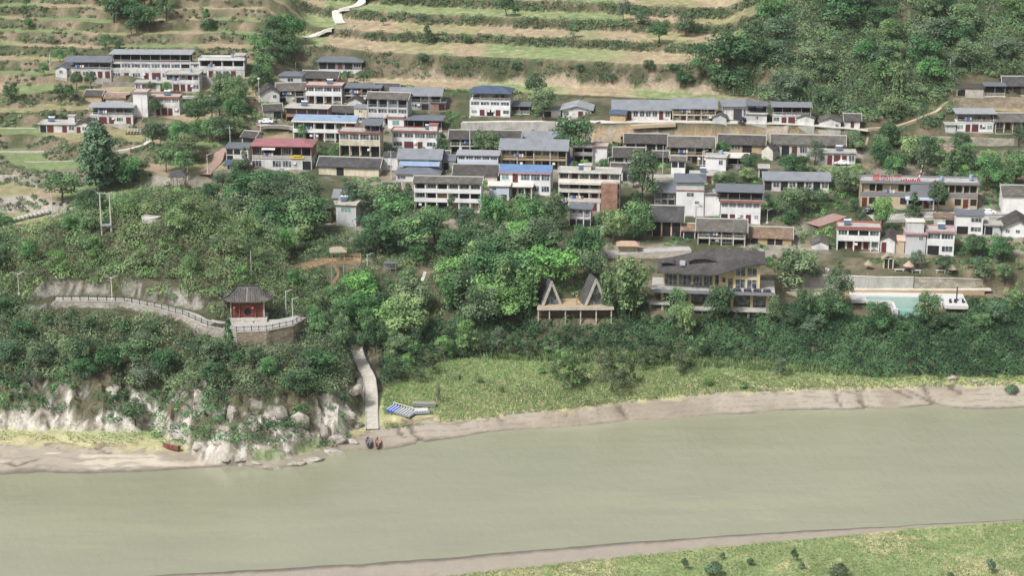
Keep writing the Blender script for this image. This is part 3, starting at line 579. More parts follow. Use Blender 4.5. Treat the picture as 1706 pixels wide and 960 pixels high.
def house(name, label, x0, x1, yt, yb, floors, roof, D=8.0, yaw=-7, wall='white', cat='house', dist=None, sink=3.0, land=None, extra=None, **opt):
    if roof[0] == 'shed': roof = (roof[0], roof[1], min(roof[2], .35), *roof[3:]); D *= .72
    if roof[0] == 'flat': D *= .72
    if roof[0] == 'gable': D *= .88; roof = (roof[0], roof[1], roof[2] * .85, *roof[3:])
    p = at_dist((x0 + x1) / 2, yb, dist) if dist else cast((x0 + x1) / 2, yb)
    s = scale_at(p); W = (x1 - x0) / s; Ht = (yb - yt) / s / cos(math.atan2(H - p.z, p.y)); n = len(floors); h = Ht / n
    t = thing(name, p, label, cat, radians(yaw)); t['px'] = (x0 + x1) / 2
    MB().box(-W / 2 - .15, W / 2 + .15, -.5, D, -sink, -.06, opt.get('base', 'concrete')).build('plinth', t)
    z = 0
    for i, f in enumerate(floors):
        wl_ = opt.get('walls', {}).get(i, wall); add_floor(t, f, W, D, z, h, wl_, opt, i == 0); z += h
    # side windows on the visible end
    sw = opt.get('sidewin', 0)
    for i in range(sw):
        b = MB().box(W / 2 - .02, W / 2 + .05, D * (.3 + .3 * i) - .5, D * (.3 + .3 * i) + .5, z - h * .62, z - h * .25, 'frame_white').box(W / 2 - .02, W / 2 + .07, D * (.3 + .3 * i) - .42, D * (.3 + .3 * i) + .42, z - h * .58, z - h * .29, 'glass').build('window', t)
    rk = roof[0]; rm = roof[1] if len(roof) > 1 else 'metal_grey'; rise = roof[2] if len(roof) > 2 else 1.6; oh = roof[3] if len(roof) > 3 else .5
    if rk == 'flat':
        tr = rm; th = rise if len(roof) > 2 else .35
        r = MB().box(-W / 2 - oh * .6, W / 2 + oh * .6, -oh, D + .2, z, z + .16, 'concrete')
        r.build('roof', t, (0, 0, .003)); e = MB()
        for a in ((-W / 2 - oh * .6, W / 2 + oh * .6, -oh - .04, -oh + .12), (-W / 2 - oh * .6, W / 2 + oh * .6, D + .1, D + .24)): e.box(*a, z + .0, z + th, tr)
        for a in ((-W / 2 - oh * .6 - .03, -W / 2 - oh * .6 + .12), (W / 2 + oh * .6 - .12, W / 2 + oh * .6 + .03)): e.box(*a, -oh + .12, D + .1, z + .0, z + th, tr)
        e.build('roof_edge', t)
        k = random.random()
        if W > 5 and k < .45:
            x = W * random.uniform(-.3, .3); s = MB(); s.hexa([(x - .9, D * .4, z + .4), (x + .9, D * .4, z + .4), (x + .9, D * .4 + 1.3, z + 1.2), (x - .9, D * .4 + 1.3, z + 1.2)], [(x - .9, D * .4, z + .48), (x + .9, D * .4, z + .48), (x + .9, D * .4 + 1.3, z + 1.28), (x - .9, D * .4 + 1.3, z + 1.28)], 'metal_navy'); s.bar((x - 1, D * .4 + 1.4, z + 1.45), (x + 1, D * .4 + 1.4, z + 1.45), .25, 'frame_white', 8).box(x - .9, x - .8, D * .4 + 1.2, D * .4 + 1.3, z + .16, z + 1.2, 'steel').box(x + .8, x + .9, D * .4 + 1.2, D * .4 + 1.3, z + .16, z + 1.2, 'steel'); s.build('solar_heater', t)
        elif W > 5 and k < .65: MB().bar((W * .2, D * .6, z + .17), (W * .2, D * .6, z + 1.3), .5, 'metal_pale_blue', 10).build('water_tank', t)
    else:
        if rk == 'gable': r = gable_roof(D, W, oh, rise, rm)
        elif rk == 'front': r = front_gable(D, W, oh, rise, rm)
        elif rk == 'hip': r = hip_roof(D, W, oh, rise, rm)
        elif rk == 'shed': r = shed_roof(D, W, oh, rise, rm)
        ro = r.build('roof', t, (0, 0, z + .01))
        if rk == 'gable':
            g = MB()
            for sx in (-1, 1):
                xx = sx * (W / 2 - .1); g.poly([(xx - .1, 0, z), (xx - .1, D, z), (xx - .1, D / 2, z + rise), (xx + .1, 0, z), (xx + .1, D, z), (xx + .1, D / 2, z + rise)], opt.get('gable', wall), [(0, 2, 1), (3, 4, 5), (0, 1, 4, 3), (1, 2, 5, 4), (2, 0, 3, 5)])
            if floors[-1][0] != 'O': g.build('gable_end', t)
            if 'tile' in rm or rm == 'shingle':
                MB().box(-W / 2 - oh, W / 2 + oh, D / 2 - .16, D / 2 + .16, z + rise + .12, z + rise + .36, 'pole_concrete').box(-W / 2 - oh - .05, -W / 2 - oh + .1, D / 2 - .2, D / 2 + .2, z + rise + .3, z + rise + .55, 'pole_concrete').box(W / 2 + oh - .1, W / 2 + oh + .05, D / 2 - .2, D / 2 + .2, z + rise + .3, z + rise + .55, 'pole_concrete').build('ridge', t)
                for sx in (-1, 1):
                    b = MB(); x = sx * (W / 2 + oh); e = -rise * oh / (D / 2); b.hexa([(x - .06, -oh, e - .12), (x + .06, -oh, e - .12), (x + .06, D / 2, rise - .12), (x - .06, D / 2, rise - .12)], [(x - .06, -oh, e + .26), (x + .06, -oh, e + .26), (x + .06, D / 2, rise + .26), (x - .06, D / 2, rise + .26)], 'pole_concrete')
                    b.build('verge', ro)
        if rk == 'front':
            g = MB().poly([(-W / 2, .06, z), (W / 2, .06, z), (0, .06, z + rise), (-W / 2, .25, z), (W / 2, .25, z), (0, .25, z + rise)], opt.get('gable', wall), [(0, 1, 2), (3, 5, 4), (0, 3, 4, 1), (1, 4, 5, 2), (2, 5, 3, 0)]); g.build('gable_end', t)
    if n > 1 and W > 8 and floors[0][0] in 'FL' and wall not in ('brick', 'old_wood'):
        for q in range(random.randint(1, 2)): x = W * random.uniform(-.42, .42); B('air_conditioner', t, x - .4, x + .4, -.42, -.08, h * .55, h * .55 + .6, 'frame_white')
        if floors[1][0] in 'LRO' and random.random() < .7:
            l = MB(); x = -W * .3
            for q, mm in enumerate(('curtain', 'blue_tarp', 'pinkish', 'cloth_white', 'red_trim')[:random.randint(3, 5)]): l.box(x + q * .75, x + q * .75 + .55, -.22, -.18, h + .75, h + 1.65, mm)
            l.build('hanging_laundry', t)
    t['W'] = W; t['D'] = D; t['Z'] = z
    if extra: extra(t, W, D, z, h)
    LAND.append((land or label, (x0 + x1) / 2, (yt + yb) / 2, p.x, p.y + D / 2, W / 2, D / 2 + .3))
    return t

# ---- extras
def x_trim(m, k=1):      # coloured band under the storey line
    def f(t, W, D, z, h): B('trim_band', t, -W / 2 - .22, W / 2 + .22, -.24, .02, z - k * h + .0, z - k * h + .22, m)
    return f
def x_tank(fx=.3, m='metal_pale_blue'):
    def f(t, W, D, z, h):
        MB().bar((W * fx, D * .6, z + .5), (W * fx, D * .6, z + 1.9), .6, m, 12).bar((W * fx, D * .6, z + .17), (W * fx, D * .6, z + .5), .4, 'steel', 6).build('water_tank', t)
    return f
def x_box(fx0, fx1, hh, m='white', y0=.4, y1=.9, cap='concrete', win=False):
    def f(t, W, D, z, h):
        b = MB().box(W * fx0, W * fx1, D * y0, D * y1, z + .17, z + hh, m).box(W * fx0 - .25, W * fx1 + .25, D * y0 - .25, D * y1 + .25, z + hh, z + hh + .18, cap).build('stair_house', t)
        if win: window(b, W * (fx0 + fx1) / 2, D * y0 - .01, z + hh * .35, 1, .9)
    return f
def x_awn(fx0, fx1, zf, m, out=1.8, drop=.5):
    def f(t, W, D, z, h):
        a, b_ = W * fx0, W * fx1; zz = z - h * zf
        MB().hexa([(a, -out, zz - drop), (b_, -out, zz - drop), (b_, .1, zz), (a, .1, zz)], [(a, -out, zz - drop + .1), (b_, -out, zz - drop + .1), (b_, .1, zz + .1), (a, .1, zz + .1)], m).build('awning', t)
    return f
def x_shed(fx0, fx1, hh, m='metal_grey', rise=.7, posts=3, dark=True, y0=0, y1=1):
    def f(t, W, D, z, h):
        a, b_ = W * fx0, W * fx1; w = b_ - a; cx = (a + b_) / 2
        r = shed_roof(D * (y1 - y0), w, .4, rise, m).build('shed_roof', t, (cx, D * y0, z + hh))
        for i in range(posts):
            x = a + .1 + (w - .2) * i / (posts - 1)
            for y in (D * y0 + .15, D * y1 - .3): B('post', t, x - .06, x + .06, y, y + .12, z + .17, z + hh, 'steel')
        if dark: B('back_wall', t, a + .1, b_ - .1, D * (y0 + (y1 - y0) * .7), D * (y0 + (y1 - y0) * .72), z + .17, z + hh, 'dim_room')
    return f
def x_many(*fs):
    def f(*a):
        for g in fs: g(*a)
    return f

Hs = house
# top left cluster
Hs('hillside_house', 'long white three-storey house with open attic under a thin grey metal roof', 186, 319, 92, 134, ['F:WDWDGWWD', 'B:KWWWWWWK', 'O:66666666'], ('shed', 'metal_light', 1.2, .5), D=9, yaw=-2, land='long three-storey house at upper left')
Hs('hillside_house', 'white house with dark open upper floor and navy roof, leftmost of the upper left row', 112, 186, 105, 132, ['F:_DWWDD', 'O:4444'], ('gable', 'metal_slate', 1.4, .5), D=8, yaw=-3, back='slate_trim', land='navy-roofed open house at upper left')
Hs('side_house', 'small white gabled wing beside the navy-roofed open house, with one blue window', 93, 112, 115, 131, ['F:w'], ('front', 'metal_slate', .9, .4), D=7, yaw=-3)
Hs('flat_roofed_house', 'white flat-roofed house with three big dark upper openings and a raised right corner', 333, 408, 101, 131, ['F:WDWWD_', 'L:KKKK'], ('flat', 'white_clean', .5), D=8, yaw=-2, extra=x_box(.28, .5, 1.3, 'pale_grey', .1, .8), land='white flat-roofed house with dark upper openings')
Hs('link_house', 'narrow white connecting block with one small window between two upper left houses', 319, 334, 106, 128, ['F:_', 'F:w'], ('flat', 'white', .3), D=5, yaw=-2)
Hs('flat_roofed_house', 'small white two-storey house with row of narrow upper windows below the long attic house', 277, 333, 124, 152, ['F:WGDDW', 'L:wDwDw'], ('flat', 'concrete', .35), D=7, yaw=-3, land='small house with narrow upper windows')
Hs('annex', 'low white annex with flat grey roof and red door left of the narrow-windowed house', 225, 276, 138, 152, ['F:WDW_D'], ('flat', 'concrete', .25), D=6, yaw=-3)
Hs('stair_tower', 'blank white tower block with pinkish cap at the left end of a red-trimmed house', 223, 247, 154, 194, ['F:_', 'F:_', 'F:_'], ('flat', 'pink_trim', .35), D=6, yaw=-3, wall='white_clean', land='blank white tower at left')
Hs('red_trimmed_house', 'white two-storey house with red roof edge and glazed upper windows beside the blank tower', 248, 300, 163, 192, ['F:WDGDW', 'B:WWWW'], ('flat', 'red_trim', .45), D=7, yaw=-3, glass='curtain', land='red-trimmed house beside the blank tower')
Hs('open_attic_house', 'white house with red doors under long dark attic, left of the blank tower', 150, 222, 180, 207, ['F:WGDWD', 'O:66666'], ('shed', 'metal_light', 1.2, .5), D=8, yaw=-3, back='slate_trim', land='open attic house with red doors')
Hs('farm_cottage', 'low white cottage with red door and long slab roof at the far left', 66, 126, 207, 221, ['F:KG_DW'], ('flat', 'white', .35), D=7, yaw=-3, extra=x_box(.28, .46, 2.2, 'white', .3, .7), land='low cottage at the far left')
Hs('farm_cottage', 'small white gabled cottage attached right of the long slab-roofed cottage', 126, 156, 209, 222, ['F:DWw'], ('front', 'tile', 1.1, .3), D=8, yaw=-3)
Hs('earthen_hut', 'orange earthen hut with dark tile gable above the open attic house', 142, 170, 159, 172, ['F:_w_'], ('gable', 'tile', 1.3, .5), D=6, yaw=-8, wall='earth', land='orange earthen hut')
Hs('tiled_shed', 'low tiled shed with red ridge right of the orange earthen hut', 176, 212, 164, 174, ['F:__'], ('gable', 'tile_brown', 1.4, .5), D=6, yaw=-6, wall='old_white')
# upper village
Hs('terrace_house', 'white house with dark upper storey under grey hip roof, highest in the village', 531, 603, 104, 128, ['F:WWW_', 'F:KKDKM'], ('hip', 'metal_slate', .9, .8), D=9, yaw=-5, walls={1: 'slate_trim'}, glass='dark', parapet='white', land='highest house with grey hip roof')
Hs('roof_store', 'small house with grey hip metal roof at the left edge of the upper village', 465, 503, 127, 140, ['F:_W_'], ('hip', 'metal_slate', .8, .5), D=7, yaw=-5, wall='pale_grey')
Hs('tiled_house', 'old tiled house with orange right gable below the highest house', 503, 562, 130, 139, ['F:KDK'], ('gable', 'tile', 1.9, .5), D=7, yaw=-9, wall='earth', gable='earth')
Hs('tiled_wing', 'weathered tiled wing with dark lower opening joined to the red-trimmed corner house', 462, 508, 151, 172, ['F:K_K', 'R:KWK'], ('gable', 'tile_pale', 1.9, .5), D=8, yaw=6, wall='old_white')
Hs('corner_house', 'cream white two-storey corner house with red roof edge and many small windows', 509, 570, 144, 174, ['R:DKDW', 'B:wWWW'], ('flat', 'red_trim', .4), D=8, yaw=-6, wall='white_clean', land='cream corner house with red roof edge')
Hs('open_gallery_house', 'two-storey house with dark open upper gallery under long grey metal roof', 570, 634, 147, 172, ['L:DKDW', 'R:KKKK'], ('shed', 'metal_slate', 1.2, .5), D=8, yaw=-6, wall='old_white', land='house with dark gallery under long grey roof')
Hs('gabled_hut', 'small hut with white side wall and lean tiled gable at the left village edge', 434, 466, 155, 170, ['F:_w'], ('front', 'tile', 1.8, .5), D=8, yaw=12, land='gabled hut at the left village edge')
Hs('gabled_store', 'little white gabled store left of the old three-storey grey house', 577, 604, 170, 180, ['F:_'], ('front', 'tile', 1.5, .5), D=7, yaw=-8)
Hs('brick_house', 'unfinished brick house with tall dark windows and pale flat roof', 476, 548, 181, 208, ['R:KKK', 'F:MMMK'], ('flat', 'pale_concrete', .3), D=7, yaw=-8, wall='brick', glass='dark', frame='frame_dark', land='unfinished brick house')
Hs('low_tiled_house', 'low dark tiled house right of the unfinished brick house', 545, 592, 187, 196, ['F:KKK'], ('gable', 'tile', 1.7, .5), D=6, yaw=-5, wall='old_white')
Hs('old_three_storey_house', 'old grey three-storey house with tiled open attic and green ground-floor door', 612, 680, 165, 210, ['R:DWKDK', 'B:WMMW', 'R:KKWK'], ('gable', 'tile_pale', 1.5, .5), D=7, yaw=-9, wall='pale_grey', gable='old_white', sidewin=1, land='old grey three-storey house')
Hs('side_house', 'pale yellow block joined to the left of the old grey three-storey house', 590, 612, 181, 205, ['F:W', 'F:w'], ('shed', 'metal_grey', .8, .3), D=6, yaw=-8, wall='cream')
Hs('blue_roofed_house', 'white two-storey house with pale blue flat roof and open balconies', 488, 594, 204, 237, ['L:WKDWKK', 'L:WWKKWK'], ('flat', 'white_clean', .5), D=7.5, yaw=-6, wall='white_clean', extra=lambda t, W, D, z, h: MB().hexa([(-W / 2 - .2, -.2, z + .5), (W / 2 + .2, -.2, z + .5), (W / 2 + .2, D, z + 1.1), (-W / 2 - .2, D, z + 1.1)], [(-W / 2 - .2, -.2, z + .62), (W / 2 + .2, -.2, z + .62), (W / 2 + .2, D, z + 1.22), (-W / 2 - .2, D, z + 1.22)], 'metal_pale_blue').build('roof_sheet', t), land='house with pale blue flat roof')
Hs('farmhouse', 'grey farmhouse with wide plain metal roof at the upper back, behind a round tree', 650, 735, 159, 183, ['F:WDWKW', 'R:KWKWK'], ('gable', 'metal_grey', 1.9, .6), D=9, yaw=-4, wall='grey_wall', land='grey farmhouse with wide plain metal roof')
Hs('rooftop_house', 'white block with one green window above the large white red-trimmed house', 646, 673, 196, 214, ['F:g'], ('flat', 'red_trim', .35), D=6, yaw=-6, wall='white_clean')
Hs('open_terrace', 'open terrace under a flat grey metal roof above the large white red-trimmed house', 674, 736, 201, 218, ['O:5555'], ('shed', 'metal_slate', .9, .5), D=8, yaw=-6)
Hs('red_trimmed_house', 'large plain white two-storey house with red roof edge and tall dark windows', 653, 728, 220, 248, ['F:WGDW', 'F:WWMM'], ('flat', 'red_trim', .45), D=7, yaw=-6, wall='white_clean', extra=x_box(.32, .5, 1.8, 'white', .3, .8, 'red_trim'), land='large plain white house with red roof edge')
def x_redroof(t, W, D, z, h):
    MB().box(W * .14, W * .38, -.3, .3, z - h * .98, z - h * .78, 'yellow_tarp').box(W * .2, W * .33, -.5, .1, z - h * .78, z - h * .70, 'yellow_tarp').build('yellow_tarpaulin', t)
    x_awn(-.32, -.1, .1, 'white', 1.2, .5)(t, W, D, z, h)
Hs('red_roofed_house', 'house with bright red metal roof, brick open upper floor and yellow tarpaulin', 420, 520, 245, 285, ['F:M_MM_K', 'L:WKKWKK'], ('hip', 'metal_red', 1.3, .6), D=9, yaw=-4, walls={1: 'brick'}, parapet='concrete', extra=x_redroof, land='red-roofed house')
Hs('annex', 'pale annex with grey flat roof and dark opening left of the red-roofed house', 377, 414, 247, 268, ['F:K_W', 'F:KK_'], ('shed', 'metal_slate', .9, .4), D=8, yaw=-4, wall='white')
Hs('open_shelter', 'small open shelter with navy sheet roof below the red-roofed house', 374, 412, 276, 288, ['O:22'], ('hip', 'metal_navy', .8, .4), D=6, yaw=-4)
Hs('tiled_hut', 'little dark tiled hut above the red-roofed house at the lane', 402, 426, 229, 241, ['F:K'], ('gable', 'tile', 1.4, .4), D=6, yaw=-20, wall='old_white')
Hs('sunroom_house', 'cream house with red roof edge, grey window band and shed on its roof', 565, 634, 221, 262, ['L:KKKK', 'B:WMMM'], ('flat', 'red_trim', .4), D=8, yaw=-7, wall='cream', parapet='cream', extra=x_shed(.06, .5, 2.2, 'metal_slate', .8), land='cream house with continuous grey windows')
Hs('long_tiled_house', 'long low house with dark tile roof and cream wall below the cream sunroom house', 530, 632, 277, 293, ['F:__K____'], ('gable', 'tile_dark', 2.0, .6), D=8, yaw=-8, wall='cream', land='long low dark-tiled house')
Hs('courtyard_house', 'house with broad grey gable roof above a blue awning and open ground floor', 664, 734, 264, 290, ['L:KKK', 'F:W_W'], ('gable', 'metal_grey', 2.2, .6), D=9, yaw=-5, extra=x_awn(-.45, .5, .35, 'metal_pale_blue', 2.6, .9), land='house with broad grey roof and blue awning')
Hs('lean_house', 'white lean-to block left of the broad grey gable roof', 638, 663, 262, 284, ['F:w', 'F:_'], ('shed', 'tile_dark', 1.2, .3), D=7, yaw=-5)
Hs('low_hipped_house', 'low house with pale grey hipped sheet roof in front of the blue awning', 660, 732, 291, 303, ['F:W_KW'], ('hip', 'metal_slate', 1.1, .5), D=7, yaw=-4)
Hs('villa', 'white three-level villa with blue hip roof and open top terrace', 783, 850, 156, 193, ['F:gDKDW', 'B:gWWW', 'O:4444'], ('hip', 'metal_navy', 1.6, .5), D=8, yaw=-7, wall='white_clean', parapet='white_clean', back='cream', land='blue-hipped white villa')
Hs('low_hall', 'low shed with plain grey roof right of the blue-hipped villa', 848, 882, 178, 190, ['O:33'], ('shed', 'metal_slate', 1.3, .4), D=7, yaw=-5)
Hs('gabled_bungalow', 'small white bungalow with low metal gable, left of the long roadside house', 937, 985, 183, 196, ['F:W_DW'], ('front', 'metal_light', 1.2, .7), D=8, yaw=-5)
# road row on top of the soil cut
Hs('roadside_house', 'long single-storey white house with wide grey metal roof on the soil cut', 1022, 1117, 182, 200, ['F:W_DWWWWDW'], ('gable', 'metal_grey', 2.4, .7), D=8, yaw=-2, land='long single-storey house on the soil cut')
Hs('earthen_hut', 'small ochre hut with blue tin gable in front of the long single-storey house', 1016, 1042, 190, 203, ['F:_'], ('gable', 'metal_navy', 1.0, .4), D=4, yaw=-14, wall='earth', land='small ochre hut on the soil cut')
Hs('gallery_house', 'two-storey house with cream gallery and grey metal roof above the soil cut', 1120, 1192, 180, 203, ['L:WDWDWD', 'R:WKWKWK'], ('gable', 'metal_grey', 2.6, .6), D=8, yaw=-4, wall='cream', rail='cream', parapet='cream', post='white', gable='earth', land='cream gallery house above the soil cut')
Hs('store_house', 'white house with dark garage door and broad low grey roof above the soil cut', 1205, 1252, 178, 200, ['F:_GW'], ('hip', 'metal_grey', 1.2, .8), D=9, yaw=-3, door='frame_dark')
Hs('small_house', 'white block with open frame canopy on its roof, right of the garage house', 1244, 1277, 190, 207, ['F:_w_'], ('flat', 'white', .25), D=6, yaw=-5, extra=x_shed(-.5, .5, 2.4, 'metal_slate', .5, 2))
Hs('open_attic_house', 'white roadside house with open attic, beside a little white gabled hut', 1287, 1350, 179, 207, ['F:WDGDW', 'O:5555'], ('shed', 'metal_grey', 1.2, .5), D=8, yaw=-4, land='open attic house by the road')
Hs('store_hut', 'grey gabled hut between the cream gallery house and the garage house', 1187, 1210, 196, 206, ['F:_'], ('front', 'tile_pale', 1.1, .3), D=5, yaw=-6, wall='pale_grey')
Hs('store_hut', 'white gabled hut at the corner of the open attic house by the road', 1327, 1356, 202, 214, ['F:_'], ('front', 'tile_pale', 1.0, .3), D=5, yaw=-8)
Hs('store_hut', 'white hut with broad low gable, last but one of the road row', 1364, 1400, 203, 217, ['F:__w'], ('front', 'tile_pale', 1.3, .4), D=6, yaw=-8, land='gabled hut at the road end')
Hs('store_hut', 'rightmost white hut of the road row, dark tile roof and small door', 1407, 1432, 204, 219, ['F:_D_'], ('gable', 'tile', 1.6, .5), D=6, yaw=-6)
# row under the cut
Hs('tiled_barn', 'long dark tiled barn under the left end of the soil cut', 1042, 1110, 238, 252, ['F:KKKK'], ('gable', 'tile', 2.2, .6), D=7, yaw=-4, wall='old_white')
Hs('tiled_barn', 'small dark tiled barn lower left of the long dark barn', 1023, 1072, 261, 278, ['F:KWK'], ('gable', 'tile', 2.2, .6), D=7, yaw=-4, wall='grey_wall')
Hs('tiled_gallery_house', 'old tiled two-storey house with long open wooden gallery on cream posts', 1115, 1187, 244, 274, ['L:WDWDWD', 'R:KKWKK'], ('gable', 'tile_pale', 2.4, .7), D=8, yaw=-5, wall='old_white', rail='wood_pale', post='cream', parapet='wood_pale', gable='earth', land='old tiled gallery house')
Hs('tiled_house', 'tiled house with earthen wall, middle of the row under the soil cut', 1198, 1272, 240, 254, ['F:KWK_'], ('gable', 'tile', 2.2, .6), D=8, yaw=-8, wall='earth', gable='pale_concrete')
Hs('tiled_house', 'longest tiled roof under the right end of the soil cut', 1286, 1405, 240, 262, ['F:WKDW_WKW'], ('gable', 'tile_pale', 2.2, .6), D=8, yaw=-7, wall='old_white', land='longest tiled roof under the soil cut')
Hs('flat_cottage', 'low white cottage with red door and flat grey roof behind a parked white car', 1364, 1424, 255, 275, ['F:gDGDW'], ('flat', 'concrete', .35), D=6, yaw=-5, land='cottage behind the parked white car')
Hs('flat_cottage', 'low blank white cottage with pale flat roof below the tiled gallery house', 1175, 1209, 262, 284, ['F:_w'], ('flat', 'white', .3), D=8, yaw=-12, wall='white_clean')
Hs('cluttered_shed', 'dark open shed right of the blank white flat cottage', 1212, 1246, 264, 280, ['O:33'], ('shed', 'pale_concrete', .5, .4), D=7, yaw=-6)
Hs('gatehouse', 'little white gatehouse with two dark openings before the tiled gallery house', 1118, 1141, 268, 291, ['F:_', 'F:KK'], ('gable', 'tile_pale', .9, .4), D=5, yaw=-8, wall='white_clean')
Hs('long_hall', 'long plain grey-roofed hall half hidden behind trees at right of centre', 1273, 1380, 300, 318, ['F:KWKWKWKW'], ('gable', 'metal_grey', 1.7, .6), D=8, yaw=-4, wall='old_white', land='long grey-roofed hall')
# right edge, upper
Hs('stone_cottage', 'low stone cottage on the high wall at the upper right edge', 1594, 1638, 147, 161, ['F:K__'], ('shed', 'tile', 1.3, .4), D=6, yaw=-3, wall='stone_pale')
Hs('open_shelter', 'dark open shelter with blue-grey sheet roof on the high wall at upper right', 1640, 1674, 144, 160, ['O:33'], ('shed', 'metal_slate', .7, .4), D=6, yaw=-3)
Hs('old_tiled_house', 'old dark tiled house with curved ridge at the upper right corner', 1672, 1730, 142, 158, ['F:KK_K'], ('gable', 'tile_dark', 2.4, .6), D=7, yaw=-3, wall='old_wood')
Hs('wall_house', 'white house with red doors and raised grey roof sheet at the right edge', 1594, 1654, 190, 220, ['F:gDGWg', 'O:555'], ('shed', 'metal_light', 1.2, .8), D=8, yaw=-3, back='grey_wall', wall='white_clean', land='white terrace house at the right edge')
Hs('tiled_house', 'cream house with long tile roof cut by the right frame edge', 1658, 1730, 202, 222, ['L:WDWDW'], ('gable', 'tile_pale', 2.0, .6), D=7, yaw=-3, wall='cream')
Hs('block_hut', 'small grey concrete hut left of the white terrace house', 1575, 1592, 208, 220, ['F:_'], ('flat', 'concrete', .2), D=5, yaw=-3, wall='pale_grey')
# centre
Hs('tiled_gallery_house', 'long old tiled gallery house behind bushes under the grey road wall', 750, 866, 231, 256, ['L:KWKWKWK', 'R:KKKKKKK'], ('gable', 'tile', 2.0, .6), D=7, yaw=-3, wall='grey_wall', rail='pale_concrete', post='pale_concrete', parapet='pale_concrete', land='long old gallery house under the road wall')
Hs('metal_roofed_barn', 'plain barn with steep grey metal roof behind the timber gallery school', 870, 928, 234, 246, ['F:KK'], ('gable', 'metal_grey', 2.3, .5), D=8, yaw=-3, wall='grey_wall')
Hs('timber_gallery_house', 'long timber gallery house with orange balcony and wide grey metal roof', 834, 944, 249, 283, ['L:WWKGWKKW', 'R:WWWKWWWK'], ('gable', 'metal_grey', 2.5, .6), D=9, yaw=-5, wall='beige', rail='wood_pale', post='cream', parapet='wood_pale', door='wood', land='long timber gallery house')
Hs('dark_open_house', 'dark open two-storey house with a blank white red-capped block at its right', 955, 988, 246, 272, ['L:KK', 'L:KK'], ('flat', 'slate_trim', .3), D=7, yaw=-4, wall='grey_wall')
Hs('white_block', 'blank white block with thin red cap right of the timber gallery house', 988, 1011, 245, 272, ['F:_', 'F:_'], ('flat', 'red_trim', .3), D=7, yaw=-7, wall='white_clean', land='blank white red-capped block')
Hs('metal_roofed_house', 'white two-storey house with light grey metal roof left of the timber gallery house', 762, 830, 259, 284, ['F:WKWDW', 'B:WWDWW'], ('shed', 'metal_light', 1.6, .5), D=7, yaw=-5, wall='blue_white', land='white house with light grey metal roof')
Hs('tiled_house', 'dark tiled roof with weathered tiles behind the blue-roofed pink-edged house', 756, 828, 291, 303, ['F:____'], ('gable', 'tile', 2.4, .5), D=8, yaw=-4, wall='old_white')
Hs('blue_roofed_house', 'white house with bright blue roof and pink fascia in the village centre', 833, 917, 287, 325, ['F:WwWWW', 'F:gDMMW'], ('gable', 'metal_blue', 1.4, .4), D=8, yaw=-7, wall='white_clean', extra=x_many(lambda t, W, D, z, h: B('fascia', t, -W / 2 - .4, W / 2 + .3, -.5, -.38, z - .45, z - .04, 'pink_trim')), land='bright blue-roofed house')
Hs('small_house', 'tiny white house with pale curved sheet awning left below the bright blue roof', 815, 848, 310, 334, ['F:_D', 'F:w_'], ('shed', 'pale_concrete', .5, .5), D=5, yaw=-4, wall='blue_white')
Hs('porch_house', 'white porch block with balcony below the bright blue-roofed house', 849, 886, 312, 332, ['L:DWD'], ('shed', 'pale_concrete', .4, .4), D=5, yaw=-5, wall='white')
Hs('long_white_house', 'long white three-level house with weathered tile edge and brown lower porch', 690, 802, 306, 352, ['L:KKKGWD', 'L:WKGWKK', 'L:KWKWWW'], ('gable', 'tile_pale', 1.2, .4), D=7, yaw=-5, wall='white_clean', door='wood', extra=x_box(-.45, -.3, -2.0, 'white'), land='long white three-level house')
def x_brickside(t, W, D, z, h):
    B('brick_shaft', t, W * .20, W * .47, -2.2, .3, -1, z - h * .9, 'brick'); B('balcony_slab', t, -W * .5, W * .2, -1.2, .1, z - h * 1.15, z - h * .92, 'pale_concrete')
Hs('apartment_house', 'tall grey and white apartment house with a red brick shaft on its front', 930, 1032, 289, 352, ['F:KDKDKK', 'L:KKKDKK', 'L:_KKWKK', 'L:WDgWDg'], ('flat', 'white', .4), D=8, yaw=-6, wall='old_white', parapet='pale_concrete', extra=x_many(x_brickside, x_box(-.1, .02, 1.5, 'old_white')), land='apartment house with brick shaft')
Hs('blue_railed_house', 'narrow white house with blue-grey shed roof and railing below the brick shaft', 948, 984, 349, 378, ['F:KKK', 'R:www'], ('shed', 'metal_slate', 1.2, .5), D=6, yaw=-9, rail='blue_white', land='narrow house below the brick shaft')
Hs('concrete_house', 'bare grey concrete house with cream flat roof and curtained window among trees', 560, 594, 342, 378, ['F:_', 'F:W'], ('flat', 'cream', .35), D=8, yaw=-9, wall='pale_grey', glass='curtain_green', sidewin=1, land='bare concrete house among trees')
Hs('grey_gabled_house', 'small grey metal gable roof right behind the bare concrete house', 555, 590, 330, 340, ['F:_w'], ('gable', 'metal_grey', 1.9, .4), D=7, yaw=-6, wall='white')
Hs('wooden_porch', 'dark wooden porch building left of the bare concrete house', 524, 552, 347, 372, ['R:KWK', 'R:KKK'], ('shed', 'tile_dark', .9, .4), D=6, yaw=-5, wall='old_wood', rail='wood_pale')
